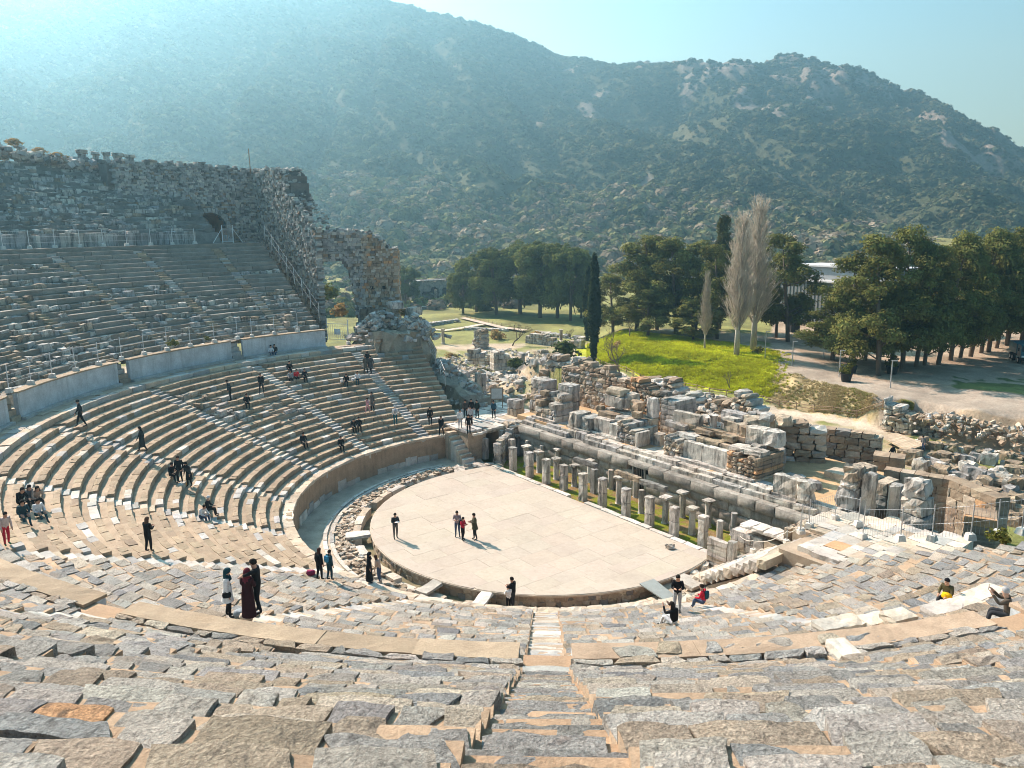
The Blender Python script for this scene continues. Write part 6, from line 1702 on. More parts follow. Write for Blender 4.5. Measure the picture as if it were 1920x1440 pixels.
fence('wire mesh fence on concrete feet above the right-hand seat rows', [at(1617, 1008, 3.2)] + [seat_hit(x_, y_) for x_, y_ in ((1688, 1012), (1747, 1012), (1819, 1010), (1869, 1004), (1915, 1000))], 1.75, 2, True, True)
# roped posts beside the broken steps
rp = empty('rope_barrier', at(1475, 1020, 1.9), 'low rope barrier sagging between small posts beside the broken steps', 'barrier')
rpp = [at(1376, 1012, .6), at(1412, 1035, .9), at(1475, 1018, 2.0), at(1500, 1000, 2.9)]
for p in rpp:
    V, Q, T3 = tube([p, p + np.array([0, 0, .75])], .025, 6); mb = MB(); mb.add(V, Q, T3, (.5, .5, .5)); mb.build('post', M['metal'], rp)
    V, Q = box_pts(p + np.array([0, 0, .08]), (.15, .15, .12), .3, (2, 2, 1), .05, .01); mb = MB(); mb.add(V, Q); mb.build('foot', M['concrete'], rp)
for a, b in zip(rpp[:-1], rpp[1:]):
    pts = [a + (b - a) * f + np.array([0, 0, .7 - 1.1 * f * (1 - f)]) for f in np.linspace(0, 1, 8)]; V, Q, T3 = tube(pts, .02, 4); mb = MB(); mb.add(V, Q, T3); mb.build('rope', plain_mat('rope_fibre', (.6, .56, .48), .9) if 'rope_fibre' not in bpy.data.materials else bpy.data.materials['rope_fibre'], rp)

# metal gate at the end of the pale wall
def gate(label, p, ang, w_, h, stays=False, sign=False):
    th = empty('metal_gate', p, label, 'gate'); d = np.array([math.cos(ang), math.sin(ang), 0]); n_ = np.array([-d[1], d[0], 0])
    for f in (0, 1):
        q = p + d * w_ * f; V, Q, T3 = tube([q, q + np.array([0, 0, h])], .05, 6); mb = MB(); mb.add(V, Q, T3); mb.build('gate_post', M['post'], th)
        if stays: V, Q, T3 = tube([q + np.array([0, 0, h * .8]), q + d * (f * 2 - 1) * 1.1 + np.array([0, 0, .02])], .035, 5); mb = MB(); mb.add(V, Q, T3); mb.build('stay', M['post'], th)
    for z in (.15, h * .78):
        V, Q, T3 = tube([p + np.array([0, 0, z]), p + d * w_ + np.array([0, 0, z])], .03, 5); mb = MB(); mb.add(V, Q, T3); mb.build('rail', M['post'], th)
    for k in range(1, 11):
        q = p + d * w_ * k / 11; V, Q, T3 = tube([q + np.array([0, 0, .15]), q + np.array([0, 0, h * .78])], .014, 4); mb = MB(); mb.add(V, Q, T3); mb.build('bar', M['post'], th)
    if sign:
        c = p + d * w_ * .5 - n_ * .05 + np.array([0, 0, h * .42]); V, Q = box_pts(c, (.36, .012, .3), ang, (1, 1, 1), 0, 0); mb = MB(); mb.add(V, Q); mb.build('notice_plate', plain_mat('notice_plate_white', (.8, .8, .78), .5, .03), th)
a, b = at(614, 638, 7.9), at(657, 640, 7.9); gate('pale metal bar gate with a white notice plate at the end of the plastered wall', a, math.atan2(b[1] - a[1], b[0] - a[0]), np.linalg.norm(b - a) * .92, 2.3, False, True)
a, b = pol(50.8, circ_az(418, 457, 50.8), Z_D2), pol(50.8, circ_az(438, 457, 50.8), Z_D2); gate('small metal gate held by slanting stays in front of the brick vault', a, math.atan2(b[1] - a[1], b[0] - a[0]), np.linalg.norm(b - a) * 1.0, 2.0, True)

# pillars and notice board at the left entrance
for i, (px, py, ty, w_) in enumerate(((864, 748, 703, .62), (897, 750, 699, .55), (907, 748, 700, .5))):
    p = at(px, py, 1.8); d = ray(px, ty); h = CAM[2] + d[2] / math.hypot(d[0], d[1]) * math.hypot(p[0] - CAM[0], p[1] - CAM[1]) - 1.8
    th = empty('gate_pillar', p, ['square stone pillar standing at the left entrance, nearest the seat rows', 'tall square stone pillar in the middle of the left entrance', 'slimmer stone pillar close behind the middle one at the left entrance'][i], 'pillar')
    for za, zb in ((-.3, h * .55), (h * .55 + .005, h)):
        V, Q = box_pts((p[0], p[1], 1.8 + (za + zb) / 2), (w_ / 2, w_ / 2, (zb - za) / 2), TZ, (2, 2, 3), .03, .015); mb = MB(); mb.add(V, Q, None, pick(dict(pale=2, grey=1))); mb.build('shaft', M['ruin'], th)
bd = empty('notice_board', at(932, 768, 2.2), 'dark-framed notice board on two legs beside the left entrance', 'sign'); p = at(932, 768, 2.2)
ang = TZ + .9; d = np.array([math.cos(ang), math.sin(ang), 0])
for f in (-.55, .55): V, Q, T3 = tube([p + d * f - np.array([0, 0, .2]), p + d * f + np.array([0, 0, 2.2])], .045, 5); mb = MB(); mb.add(V, Q, T3); mb.build('leg', M['wood'], bd)
V, Q = box_pts(p + np.array([0, 0, 1.6]), (.62, .04, .6), ang, (1, 1, 1), 0, 0); mb = MB(); mb.add(V, Q); fr_ = mb.build('frame', M['wood'], bd)
V, Q = box_pts(p + np.array([0, 0, 1.6]), (.52, .052, .5), ang, (1, 1, 1), 0, 0); mb = MB(); mb.add(V, Q); mb.build('panel', plain_mat('faded_panel', (.45, .47, .44), .5, .15, 4)).parent = fr_

# ruins scattered on the ground behind
heap('rubble', 'broken stones spread over the waste ground behind the stage and the left entrance', [(17, -33, .2, 4, 6, .8), (24, -30, -1.2, 6, 6, 1.6), (26, -44, -1.8, 6, 8, 1.5), (34, -48, -2.6, 7, 9, 1.2), (30, -22, -2.2, 5, 7, 1.4), (36, -36, -2.8, 5, 6, 1.2), (24, -16, -1, 4, 5, 2.0), (16, -26, 1.0, 3, 5, .7), (20, -24, .3, 4, 5, 1.2), (42, -60, -2.9, 8, 12, .9), (30, -60, -2.6, 6, 10, 1.0)], 3000, .30, dict(pale=4, tan=2, white=1.2, grey=2))
def strew(label, regions, n, smin, smax, weights):
    mb = MB()
    for i in range(n):
        s, t, ss, tt = regions[rng.integers(len(regions))]
        p = W(s + rng.uniform(-ss, ss), t + rng.uniform(-tt, tt)); q = smin + (smax - smin) * rng.random() ** 2.5
        z = gz(p[0], p[1])
        V, Q = box_pts((p[0], p[1], z + q * .3), (q, q * rng.uniform(.5, .9), q * rng.uniform(.4, .8)), rng.uniform(0, 6), (2, 2, 1), .08, q * .1, .25); mb.add(V, Q, None, pick(weights))
    return tag(mb.build('rubble', M['rubble']), label, 'rubble', kind='stuff')
strew('scattered fragments covering the waste ground between the left entrance and the plain', [(17, -27, 4, 8), (24, -28, 4, 9), (22, -40, 6, 8), (33, -40, 6, 10), (30, -20, 4, 6), (45, -62, 8, 14), (28, -58, 6, 10)], 3200, .08, .55, dict(pale=4, tan=2, white=1, grey=2, brown=.5))
for i, (px, py, z, r) in enumerate(((905, 712, .5, 1.0), (960, 705, 0, 1.3), (1010, 690, -.5, 1.2), (870, 690, .5, 1.1), (1075, 690, -1, 1.6), (1030, 660, -2, 1.4), (850, 655, -1.5, 1.2))):
    p = at(px, py, z); p[2] = gz(p[0], p[1]); o = obj('bush', BUSH[(0, 2, 0, 1, 0, 2, 2)[i]], None, p); o.scale = (r * 1.4, r * 1.1, r * .7); tag(o, ['low green weeds beside the paved way behind the left entrance', 'dry scrub clump between the big pale blocks', 'dark scrub patch left of the leafless gnarled tree', 'weeds at the foot of the block ruin', 'spreading dark scrub on the stony slope under the cypress', 'dry brown scrub on the rubble left of the cypress', 'dry scrub by the rubble mound slope'][i], 'bush')
rbk = empty('block_ruin', at(930, 690, -.5), 'low broken wall of big pale blocks on the waste ground behind the left entrance', 'ruin')
for (xa, ya, xb, yb, z0, h, dep) in ((876, 676, 925, 680, -.6, 2.0, 1.6), (926, 690, 985, 686, -.8, 2.6, 2.2), (985, 640, 1090, 650, -2.6, 1.6, 1.5), (1000, 672, 1060, 690, -1, 1.6, 1.2)):
    a, b = ST(at(xa, ya, z0)), ST(at(xb, yb, z0)); masonry(rbk, a[0], a[1], b[0], b[1], dep, z0 - .5, lambda f: z0 + h * (.7 + .3 * math.sin(f * 7)), .55, (.6, 1.2), dict(pale=4, tan=2, grey=1), 'ruin', .04)
stp = empty('rubble_pier', at(903, 648, G0 + .5), 'squat pier of rubble masonry on the green plain', 'ruin'); s0, t0 = ST(at(903, 648, G0 + .5))
masonry(stp, s0 - 1, t0 - 1.2, s0 - .6, t0 + 1.2, 1.8, G0, G0 + 3.4, .4, (.4, .8), dict(grey=3, tan=2, brown=1), 'rubble', .08, rnd=.1); masonry(stp, s0 + 1.5, t0 - 5.5, s0 + .8, t0 - 1.2, 1.2, G0, lambda f: G0 + .8 + 1.2 * f, .4, (.4, .8), dict(grey=3, pale=2), 'rubble', .08, rnd=.1)
for (px, py, ty, lab) in ((831, 645, 617, 'lone square stone post on the green plain'), (1052, 645, 618, 'lone broken column on the plain near the cypress'), (817, 566, 544, 'white column standing before the arched ruin')):
    p = at(px, py, G0); d_ = math.hypot(p[0] - CAM[0], p[1] - CAM[1]); h = (py - ty) * d_ / CF * 1.02; th = empty('column', p, lab, 'column')
    V, Q, T3 = lathe([(.42, -.3), (.42, .2), (.32, .3), (.30, h * .9), (.42, h * .95), (.42, h)], 10, p); mb = MB(); mb.add(V, Q, T3, (.5, .44, .36)); mb.build('shaft', M['ruin'], th, True, 40)
# low wall lines and gravel paths on the plain
for i, (xa, ya, xb, yb, h) in enumerate(((805, 612, 865, 604, .9), (870, 618, 950, 622, .5), (1000, 628, 1095, 640, .9), (850, 575, 905, 572, .6), (745, 585, 835, 574, .7))):
    a, b = ST(at(xa, ya, G0)), ST(at(xb, yb, G0)); th = empty('low_wall', W(*a, G0), ['low stone foundation left of the lone square post', 'thin foundation line beside the gravel path on the plain', 'row of low blocks between the plain and the cypress', 'foundation stones in front of the stone pine grove', 'line of low stones before the arched ruin'][i], 'wall')
    masonry(th, a[0], a[1], b[0], b[1], 1.4, G0 - .3, G0 + h, .5, (.8, 1.8), dict(pale=3, grey=2, white=1), 'rubble', .08, rnd=.1, skip=.15)
gp_ = line([(800, 622), (860, 618), (900, 612), (940, 628)], G0)
def strip(name, pts, w_, z, tint, mat='ground'):
    pts = [np.asarray(p, float) for p in pts]; V = []; Q = []
    for i, p in enumerate(pts):
        d = pts[min(i + 1, len(pts) - 1)] - pts[max(i - 1, 0)]; d /= np.linalg.norm(d) + 1e-9; n_ = np.array([-d[1], d[0], 0]) * w_ / 2; V += [p + n_ + [0, 0, z], p - n_ + [0, 0, z]]
        if i: k = 2 * i; Q.append([k - 2, k - 1, k + 1, k])
    o = obj(name, mesh_from(name, np.array(V), np.array(Q), M[mat], np.broadcast_to(np.array(tint), (len(V), 3)))); return tag(o, kind='structure')
strip('gravel_path', [at(800, 619, G0), at(835, 622, G0), at(875, 616, G0), at(905, 610, G0)], 1.8, .35, (.56, .49, .40)); strip('gravel_path', [at(868, 598, G0), at(900, 606, G0), at(940, 616, G0), at(985, 622, G0)], 2.0, .35, (.52, .42, .33))

# wooden rail fences
def wood_fence(label, pts, h=.95, n=None):
    th = empty('wooden_fence', pts[len(pts) // 2], label, 'fence'); prev = None
    for a, b in zip(pts[:-1], pts[1:]):
        L = np.linalg.norm(b - a); m = max(1, int(L / 2.1))
        for k in range(m + (1 if b is pts[-1] else 0)):
            q = a + (b - a) * k / m; q = np.array([q[0], q[1], gz(q[0], q[1])])
            V, Q, T3 = tube([q - [0, 0, .2], q + [0, 0, h]], .06, 5); mb = MB(); mb.add(V, Q, T3); mb.build('post', M['wood'], th)
            if prev is not None:
                for zz in (.45, .85): V, Q, T3 = tube([prev + [0, 0, zz * h], q + [0, 0, zz * h]], .045, 4); mb = MB(); mb.add(V, Q, T3); mb.build('rail', M['wood'], th)
            prev = q
wood_fence('brown wooden rail fence along the path under the grass bank', [at(x, y, G0) for x, y in ((1103, 676), (1150, 694), (1200, 712), (1330, 740), (1430, 757), (1560, 782), (1652, 798))])
wood_fence('low wooden rail fence along the gravel path on the green plain', [at(x, y, G0) for x, y in ((866, 596), (900, 604), (940, 614), (990, 618))])

# boardwalk, road lamps, planters, kiosk, truck
bk = empty('boardwalk', at(1690, 828, G0 + .5), 'tan wooden boardwalk planks behind the ruined stage', 'boardwalk'); zb_ = G0 + .7
c4 = [at(1652, 818, zb_), at(1680, 811, zb_), at(1738, 832, zb_), at(1703, 845, zb_)]
for k in range(14):
    f0, f1 = k / 14, (k + .93) / 14
    A_, B_ = c4[0] + (c4[3] - c4[0]) * f0, c4[1] + (c4[2] - c4[1]) * f0; C_, D_ = c4[1] + (c4[2] - c4[1]) * f1, c4[0] + (c4[3] - c4[0]) * f1
    V = np.array([A_, B_, C_, D_, A_ - [0, 0, .15], B_ - [0, 0, .15], C_ - [0, 0, .15], D_ - [0, 0, .15]]); mb = MB(); mb.add(V, [[0, 1, 2, 3], [4, 7, 6, 5], [0, 4, 5, 1], [1, 5, 6, 2], [2, 6, 7, 3], [3, 7, 4, 0]], None, np.array((.47, .37, .26)) * rng.uniform(.9, 1.1)); mb.build('plank', M['mortar'], bk)
for i, (px, py, ty) in enumerate(((1434, 674, 622), (1485, 686, 640), (1544, 672, 640), (1573, 706, 657), (1669, 729, 676))):
    p = at(px, py, G1); p[2] = gz(p[0], p[1]); d = ray(px, ty); h = CAM[2] + d[2] / math.hypot(d[0], d[1]) * math.hypot(p[0] - CAM[0], p[1] - CAM[1]) - p[2]
    th = empty('road_lamp', p, ['grey lamp post at the near bend of the shaded path by the poplars', 'grey lamp post where the path leaves the pines', 'short lamp post in the shade under the pines', 'grey lamp post beside the round planter', 'grey lamp post on the dirt road, nearest the wood'][i], 'lamp', 'lamp posts along the road')
    V, Q, T3 = tube([p, p + [0, 0, h]], .07, 6); mb = MB(); mb.add(V, Q, T3); mb.build('pole', M['metal'], th); V, Q = box_pts(p + [.25, 0, h], (.32, .08, .06), 0, (1, 1, 1), 0, 0); mb = MB(); mb.add(V, Q); mb.build('head', M['metal'], th)
for i, (px, py, r) in enumerate(((1586, 716, .75), (1672, 700, .8), (1598, 697, .6))):
    p = at(px, py, G1); p[2] = gz(p[0], p[1]); th = empty('planter', p, ['round black planter with an olive shrub beside the road', 'black planter in the shade at the edge of the wood', 'smaller black planter behind the round one'][i], 'planter')
    V, Q, T3 = lathe([(r * .7, 0), (r * .95, .9), (r, .95), (r, 1.05), (r * .88, 1.05), (r * .85, .9)], 14, p); mb = MB(); mb.add(V, Q, T3); mb.build('pot', plain_mat('black_pot_%d' % i, (.015, .015, .015), .6), th)
    o = obj('shrub', BUSH[1], th, (0, 0, 1.0)); o.scale = (r * 1.3, r * 1.3, r * 1.7)
p = at(1487, 622, G1); th = empty('kiosk', p, 'dark upright kiosk box beside the path in front of the grey shed', 'kiosk')
V, Q = box_pts(p + [0, 0, 1.4], (.9, .7, 1.5), .3, (1, 1, 1), 0, 0); mb = MB(); mb.add(V, Q); mb.build('cabinet', plain_mat('kiosk_paint', (.02, .022, .025), .5), th)
V, Q = box_pts(p + [0, 0, 2.98], (1.0, .8, .07), .3, (1, 1, 1), 0, 0); mb = MB(); mb.add(V, Q); mb.build('lid', plain_mat('kiosk_lid', (.05, .05, .05), .5), th)
p = at(1925, 682, G1); p[2] = gz(p[0], p[1]); tr_ = empty('dump_truck', p, 'teal dump truck cut by the right edge on the dirt track', 'truck', None, -.3)
mt = plain_mat('truck_teal', (.03, .13, .16), .45, .1, 3); gl = plain_mat('truck_glass', (.02, .03, .035), .1); ty_ = plain_mat('tyre_rubber', (.015, .015, .015), .9)
for nm, c_, h_, mm in (('cab', (0, 0, 1.75), (1.15, .95, 1.0), mt), ('bed', (0, 3.3, 1.9), (1.2, 2.1, .75), mt), ('chassis', (0, 2.2, .85), (.5, 3.4, .18), ty_), ('windscreen', (0, -.96, 2.2), (.95, .02, .38), gl), ('bumper', (0, -1.02, .75), (1.15, .12, .18), ty_)):
    V, Q = box_pts(c_, h_, 0, (2, 2, 2), .05 if nm in ('cab', 'bed') else .02, 0); mb = MB(); mb.add(V, Q); o = mb.build(nm, mm); o.parent = tr_
for sx in (-1, 1):
    V, Q = box_pts((sx * .8, -1.03, 1.15), (.18, .03, .12), 0, (1, 1, 1), 0, 0); mb = MB(); mb.add(V, Q); o = mb.build('headlight', plain_mat('lamp_glass_%d' % sx, (.7, .7, .65), .2)); o.parent = tr_
    V, Q = box_pts((sx * 1.35, -.8, 2.1), (.08, .06, .22), 0, (1, 1, 1), 0, 0); mb = MB(); mb.add(V, Q); o = mb.build('mirror', ty_); o.parent = tr_
    for yy in (0, 3.0, 4.3):
        V, Q, T3 = tube([(sx * .8, yy, .5), (sx * 1.15, yy, .5)], .5, 14); mb = MB(); mb.add(V, Q, T3); o = mb.build('wheel', ty_); o.parent = tr_; V, Q, T3 = tube([(sx * 1.1, yy, .5), (sx * 1.17, yy, .5)], .26, 12); mb = MB(); mb.add(V, Q, T3); r_ = mb.build('rim', M['metal']); r_.parent = o

# grey ramp board over the channel
rmp = empty('ramp_board', at(1230, 1108, 0), 'grey ramp board bridging the channel to the orchestra floor', 'ramp')
a, b, c, d = at(1199, 1094, .06), at(1226, 1085, .06), at(1263, 1114, -.10), at(1254, 1130, -.10)
V = np.array([a, b, c, d, a - [0, 0, .07], b - [0, 0, .07], c - [0, 0, .07], d - [0, 0, .07]]); mb = MB(); mb.add(V, [[3, 2, 1, 0], [4, 5, 6, 7], [0, 1, 5, 4], [1, 2, 6, 5], [2, 3, 7, 6], [3, 0, 4, 7]]); mb.build('board', plain_mat('ramp_grey', (.26, .28, .26), .6, .1, 3), rmp)

# field of carved blocks laid out on the ground at the right
LBL = ['grey carved block in the %s row of the stone field, counted from the boardwalk', 'pale squared block in the straight kerb row below the dirt slope']
blk = []
for k in range(7):
    V, Q = box_pts((0, 0, .5), (rng.uniform(.75, 1.05), rng.uniform(.5, .7), .5), 0, (3, 2, 3), .06, .06)
    if k % 3 == 1: V[:, 1] *= np.where(V[:, 2] > .7, 1.25, 1.0)
    if k % 3 == 2: V[:, 0] *= np.where(V[:, 2] > .6, .6, 1.0)
    blk.append(mesh_from('field_block', V, Q, M['ruin'], np.broadcast_to(pick(dict(grey=2, pale=2, seat=2)), (len(V), 3))))
nfield = 0; zf = G0 + .15
def field_block(px, py, lab, sc=1.0, tall=1.0):
    global nfield
    p = at(px, py, zf); s, t = ST(p)
    if s < 17.5 and t < 23: return
    z_ = gz(p[0], p[1]) - .1
    o = obj('field_block', blk[rng.integers(7)], None, (p[0], p[1], max(z_, -3.4)), TZ + rng.normal(0, .12) + rng.choice([0, 1.57])); q = rng.uniform(.45, .72) * sc; o.scale = (q, q, q * rng.uniform(.9, 1.8) * tall); tag(o, lab, 'stone', 'stone field rows'); nfield += 1
for row in range(9):
    x0, y0, x1, y1 = 1690 + row * 11, 857 + row * 11.5, 1945, 880 + row * 15
    m = int((x1 - x0) / (17 + row * 1.1))
    for k in range(m):
        if rng.random() < .12: continue
        f = (k + rng.uniform(.2, .8)) / m; field_block(x0 + (x1 - x0) * f, y0 + (y1 - y0) * f + rng.normal(0, 2.0), LBL[0] % ORD[row], 1.25 + row * .02)
for k in range(26): field_block(1712 + k * 9.4, 834 + k * 1.45 + rng.normal(0, 1), LBL[1], .85, 1.1)
heap('rubble', 'bank of broken stones on the slope below the dirt road at the right', [(ST(at(1850, 805, -1.5))[0], ST(at(1850, 805, -1.5))[1], -1.6, 5, 9, 1.0), (ST(at(1900, 820, -2))[0], ST(at(1900, 820, -2))[1], -2.2, 4, 8, .8), (ST(at(1780, 790, -1))[0], ST(at(1780, 790, -1))[1], -1.2, 3, 4, .9)], 520, .25, dict(pale=2, tan=4, brown=4, grey=1))
kr = empty('ruined_pier', at(1690, 805, G0), 'heap of squared pale blocks of a collapsed pier beside the boardwalk', 'ruin'); s0, t0 = ST(at(1690, 806, G0 + .5))
masonry(kr, s0, t0 - 2.2, s0 + .3, t0 + 1.0, 2.0, G0, lambda f: G0 + 3.6 - 1.6 * f, .6, (.7, 1.4), dict(pale=3, tan=2, white=1), 'ruin', .06, rnd=.07); masonry(kr, s0 + 1, t0 + .8, s0 + 1.4, t0 + 3.4, 1.5, G0, lambda f: G0 + 2.0 - 1.4 * f, .5, (.7, 1.3), dict(pale=3, grey=1), 'ruin', .08, rnd=.08)
# pale slabs left lying on the near rows at the right
for i, (px, py, w_) in enumerate(((1556, 1178, 1.0), (1590, 1172, .95), (1640, 1168, 1.1), (1685, 1160, 1.0), (1770, 1146, 1.5), (1815, 1134, 1.4), (1845, 1118, 1.6), (1580, 1225, .5))):
    p = seat_hit(px, py); s, t = ST(p); az_ = math.degrees(math.atan2(p[1], p[0])); V, Q = box_pts((p[0], p[1], p[2] + .06), (w_ / 2, .36, .12), math.radians(az_ - 90), (4, 3, 2), .03, .012)
    mb = MB(); mb.add(V, Q, None, pick(dict(cream=2, pale=3))); tag(mb.build('loose_slab', M['step']), ['first of the smooth cream slabs lying in a row on the right-hand seats', 'second smooth cream slab in the row on the right-hand seats', 'third smooth cream slab in the row on the right-hand seats', 'fourth smooth cream slab in the row on the right-hand seats', 'cream slab the boy with the yellow jacket sits on', 'cream slab between the boy and the man with the phone', 'long cream slab behind the boy with the yellow jacket', 'small tilted white stone on the right-hand rows'][i], 'slab')
# ------------------------------------------------------------------ people
SKIN = (.45, .27, .19)
_pm = {}
def cloth(c, nm='cloth'):
    k = (round(c[0], 3), round(c[1], 3), round(c[2], 3))
    if k not in _pm: _pm[k] = plain_mat('%s_%d' % (nm, len(_pm)), c, .85, .18, 14, .2, 0, .1)
    return _pm[k]

def pose_joints(pose):
    """joint positions (x right, y forward, z up, feet or seat at 0) for a 1.72 m adult"""
    J = {}
    sit = pose.startswith('sit')
    if not sit:
        lean = .35 if 'lean' in pose else .06
        J['pelvis'] = (0, 0, .95); J['waist'] = (0, lean * .12, 1.10); J['chest'] = (0, lean * .35, 1.33); J['neck'] = (0, lean * .5, 1.48); J['head'] = (0, lean * .55 + .035, 1.60); J['crown'] = (0, lean * .55 + .03, 1.70)
        wk = .24 if 'walk' in pose else .03
        for s, n in ((-1, 'l'), (1, 'r')):
            f = s * wk
            J['hip' + n] = (s * .095, 0, .90); J['knee' + n] = (s * .105, f * .55 + .03, .50); J['ankle' + n] = (s * .11, f - (.06 if f < 0 else 0), .09); J['toe' + n] = (s * .13, f + .15, .035)
        z0 = 0
    else:
        J['pelvis'] = (0, 0, .13); J['waist'] = (0, .02, .30); J['chest'] = (0, .07, .52); J['neck'] = (0, .10, .68); J['head'] = (0, .15, .80); J['crown'] = (0, .14, .90)
        if 'lean' in pose: J['chest'] = (0, .16, .49); J['neck'] = (0, .23, .63); J['head'] = (0, .30, .74); J['crown'] = (0, .30, .84)
        for s, n in ((-1, 'l'), (1, 'r')):
            J['hip' + n] = (s * .095, .03, .11); J['knee' + n] = (s * .12, .44, .15 + (.12 if 'low' in pose else 0)); J['ankle' + n] = (s * .11, .50 if 'low' not in pose else .62, -.24 if 'low' not in pose else -.18); J['toe' + n] = (s * .12, .66 if 'low' not in pose else .76, -.30 if 'low' not in pose else -.22)
    c = np.array(J['chest']); 
    for s, n in ((-1, 'l'), (1, 'r')):
        sh = c + np.array([s * .175, -.01, .09]); J['sho' + n] = tuple(sh)
        if 'phone' in pose or 'hands' in pose: el = sh + np.array([s * .06, .06, -.27]); wr = el + np.array([-s * .12, .22, .06])
        elif 'photo' in pose: el = sh + np.array([s * .08, .20, -.12]); wr = el + np.array([-s * .10, .18, .22])
        elif 'point' in pose and s < 0: el = sh + np.array([-.22, .14, .02]); wr = el + np.array([-.22, .12, .04])
        elif sit: el = sh + np.array([s * .07, .08, -.26]); wr = el + np.array([-s * .08, .22, -.06])
        elif 'walk' in pose: el = sh + np.array([s * .05, -s * .10, -.27]); wr = el + np.array([0, .06 - s * .08, -.23])
        else: el = sh + np.array([s * .06, -.02, -.28]); wr = el + np.array([s * .0, .06, -.24])
        J['elb' + n] = tuple(el); J['wri' + n] = tuple(wr); dd = np.array(wr) - np.array(el); dd /= np.linalg.norm(dd); J['hand' + n] = tuple(wr + dd * .085); J['tip' + n] = tuple(wr + dd * .16 + np.array([0, .01, -.02]))
        J['thumb' + n] = tuple(wr + dd * .06 + np.array([-s * .05, .03, .0]))
    h = np.array(J['head']); J['nose'] = tuple(h + np.array([0, .105, .0])); J['chin'] = tuple(h + np.array([0, .055, -.085]))
    return J
EDGES = [('pelvis', 'waist'), ('waist', 'chest'), ('chest', 'neck'), ('neck', 'head'), ('head', 'crown'), ('neck', 'chin')]
for n in 'lr': EDGES += [('pelvis', 'hip' + n), ('hip' + n, 'knee' + n), ('knee' + n, 'ankle' + n), ('ankle' + n, 'toe' + n), ('chest', 'sho' + n), ('sho' + n, 'elb' + n), ('elb' + n, 'wri' + n), ('wri' + n, 'hand' + n), ('hand' + n, 'tip' + n), ('wri' + n, 'thumb' + n)]
RAD = {'pelvis': (.165, .13), 'waist': (.16, .125), 'chest': (.185, .135), 'neck': (.055, .055), 'head': (.085, .10), 'crown': (.055, .06), 'chin': (.035, .035), 'hip': (.105, .105), 'knee': (.072, .072), 'ankle': (.045, .045), 'toe': (.045, .03), 'sho': (.085, .085), 'elb': (.06, .06), 'wri': (.042, .042), 'hand': (.042, .026), 'tip': (.022, .016), 'thumb': (.014, .014)}
def seg_d(P, a, b):
    ab = b - a; t = np.clip(((P - a) @ ab) / (ab @ ab + 1e-9), 0, 1); return np.linalg.norm(P - (a + t[:, None] * ab), axis=1)
_bodies = {}
def body_mesh(pose):
    """one continuous skinned surface; returns (verts, polys, region per poly)"""
    if pose in _bodies: return _bodies[pose]
    J = pose_joints(pose); names = [k for k in J if k != 'nose']; ix = {k: i for i, k in enumerate(names)}
    me = bpy.data.meshes.new('skeleton'); me.from_pydata([J[k] for k in names], [(ix[a], ix[b]) for a, b in EDGES], [])
    o = bpy.data.objects.new('skeleton', me); col.objects.link(o)
    sk = o.modifiers.new('skin', 'SKIN'); sk.use_smooth_shade = True
    for i, k in enumerate(names):
        key = k[:-1] if k[:-1] in RAD and k not in RAD else k
        me.skin_vertices[0].data[i].radius = RAD[key]; me.skin_vertices[0].data[i].use_root = (k == 'pelvis')
    ss = o.modifiers.new('sub', 'SUBSURF'); ss.levels = 1; ss.render_levels = 1
    dg = bpy.context.evaluated_depsgraph_get(); em = o.evaluated_get(dg).to_mesh()
    V = np.array([v.co[:] for v in em.vertices]); polys = [tuple(p.vertices) for p in em.polygons]
    o.evaluated_get(dg).to_mesh_clear(); bpy.data.objects.remove(o); bpy.data.meshes.remove(me)
    # a nose: pull the front-most face vertex forward
    h = np.array(J['head']); dd = np.linalg.norm(V - np.array(J['nose']), axis=1); V[np.argmin(dd)] += np.array([0, .025, -.005])
    C = np.array([V[list(p)].mean(0) for p in polys]); reg = np.zeros(len(polys), int); best = np.full(len(polys), 1e9)
    for a, b in EDGES:
        d = seg_d(C, np.array(J[a]), np.array(J[b])) - (.03 if a in ('pelvis', 'waist') else 0)
        if b in ('head', 'crown', 'chin') : r = 0
        elif a.startswith('wri') or a.startswith('hand'): r = 0
        elif a.startswith('hip') or a.startswith('knee') or (a == 'pelvis' and b.startswith('hip')): r = 2
        elif a.startswith('ankle'): r = 3
        else: r = 1
        m = d < best; best[m] = d[m]; reg[m] = r
    hd = np.array(J['head'])
    _bodies[pose] = (V, polys, reg, J); return _bodies[pose]

def hair_cap(J, length=0.0, rg=None):
    h = np.array(J['head']); cr = np.array(J['crown']); up = (cr - h); up /= np.linalg.norm(up); V = []; Q = []; nu, nv = 12, 6
    for j in range(nv + 1):
        ph = math.pi * .62 * j / nv
        for i in range(nu):
            th = 2 * math.pi * i / nu; x, y = math.sin(ph) * math.cos(th), math.sin(ph) * math.sin(th); z = math.cos(ph)
            front = max(0, y); r = .113 if j < nv else .108
            zz = z * .118 + (.05 * front * (j / nv) if True else 0)
            V.append(h + np.array([x * r * .86, y * r * (1.0 if y < 0 else .98) - .012, zz + .035]))
    for j in range(nv):
        for i in range(nu): Q.append([j * nu + i, (j + 1) * nu + i, (j + 1) * nu + (i + 1) % nu, j * nu + (i + 1) % nu])
    V = np.array(V)
    if length:
        k0 = len(V); W_ = []
        for j in range(5):
            for i in range(7):
                a = math.pi * (1.08 + .84 * i / 6); f = j / 4; W_.append(h + np.array([math.cos(a) * (.105 + .035 * f), math.sin(a) * (.115 + .02 * f) - .01, .03 - f * length]))
        V = np.concatenate([V, W_])
        for j in range(4):
            for i in range(6): k = k0 + j * 7 + i; Q.append([k, k + 7, k + 8, k + 1]); 
    return V, Q
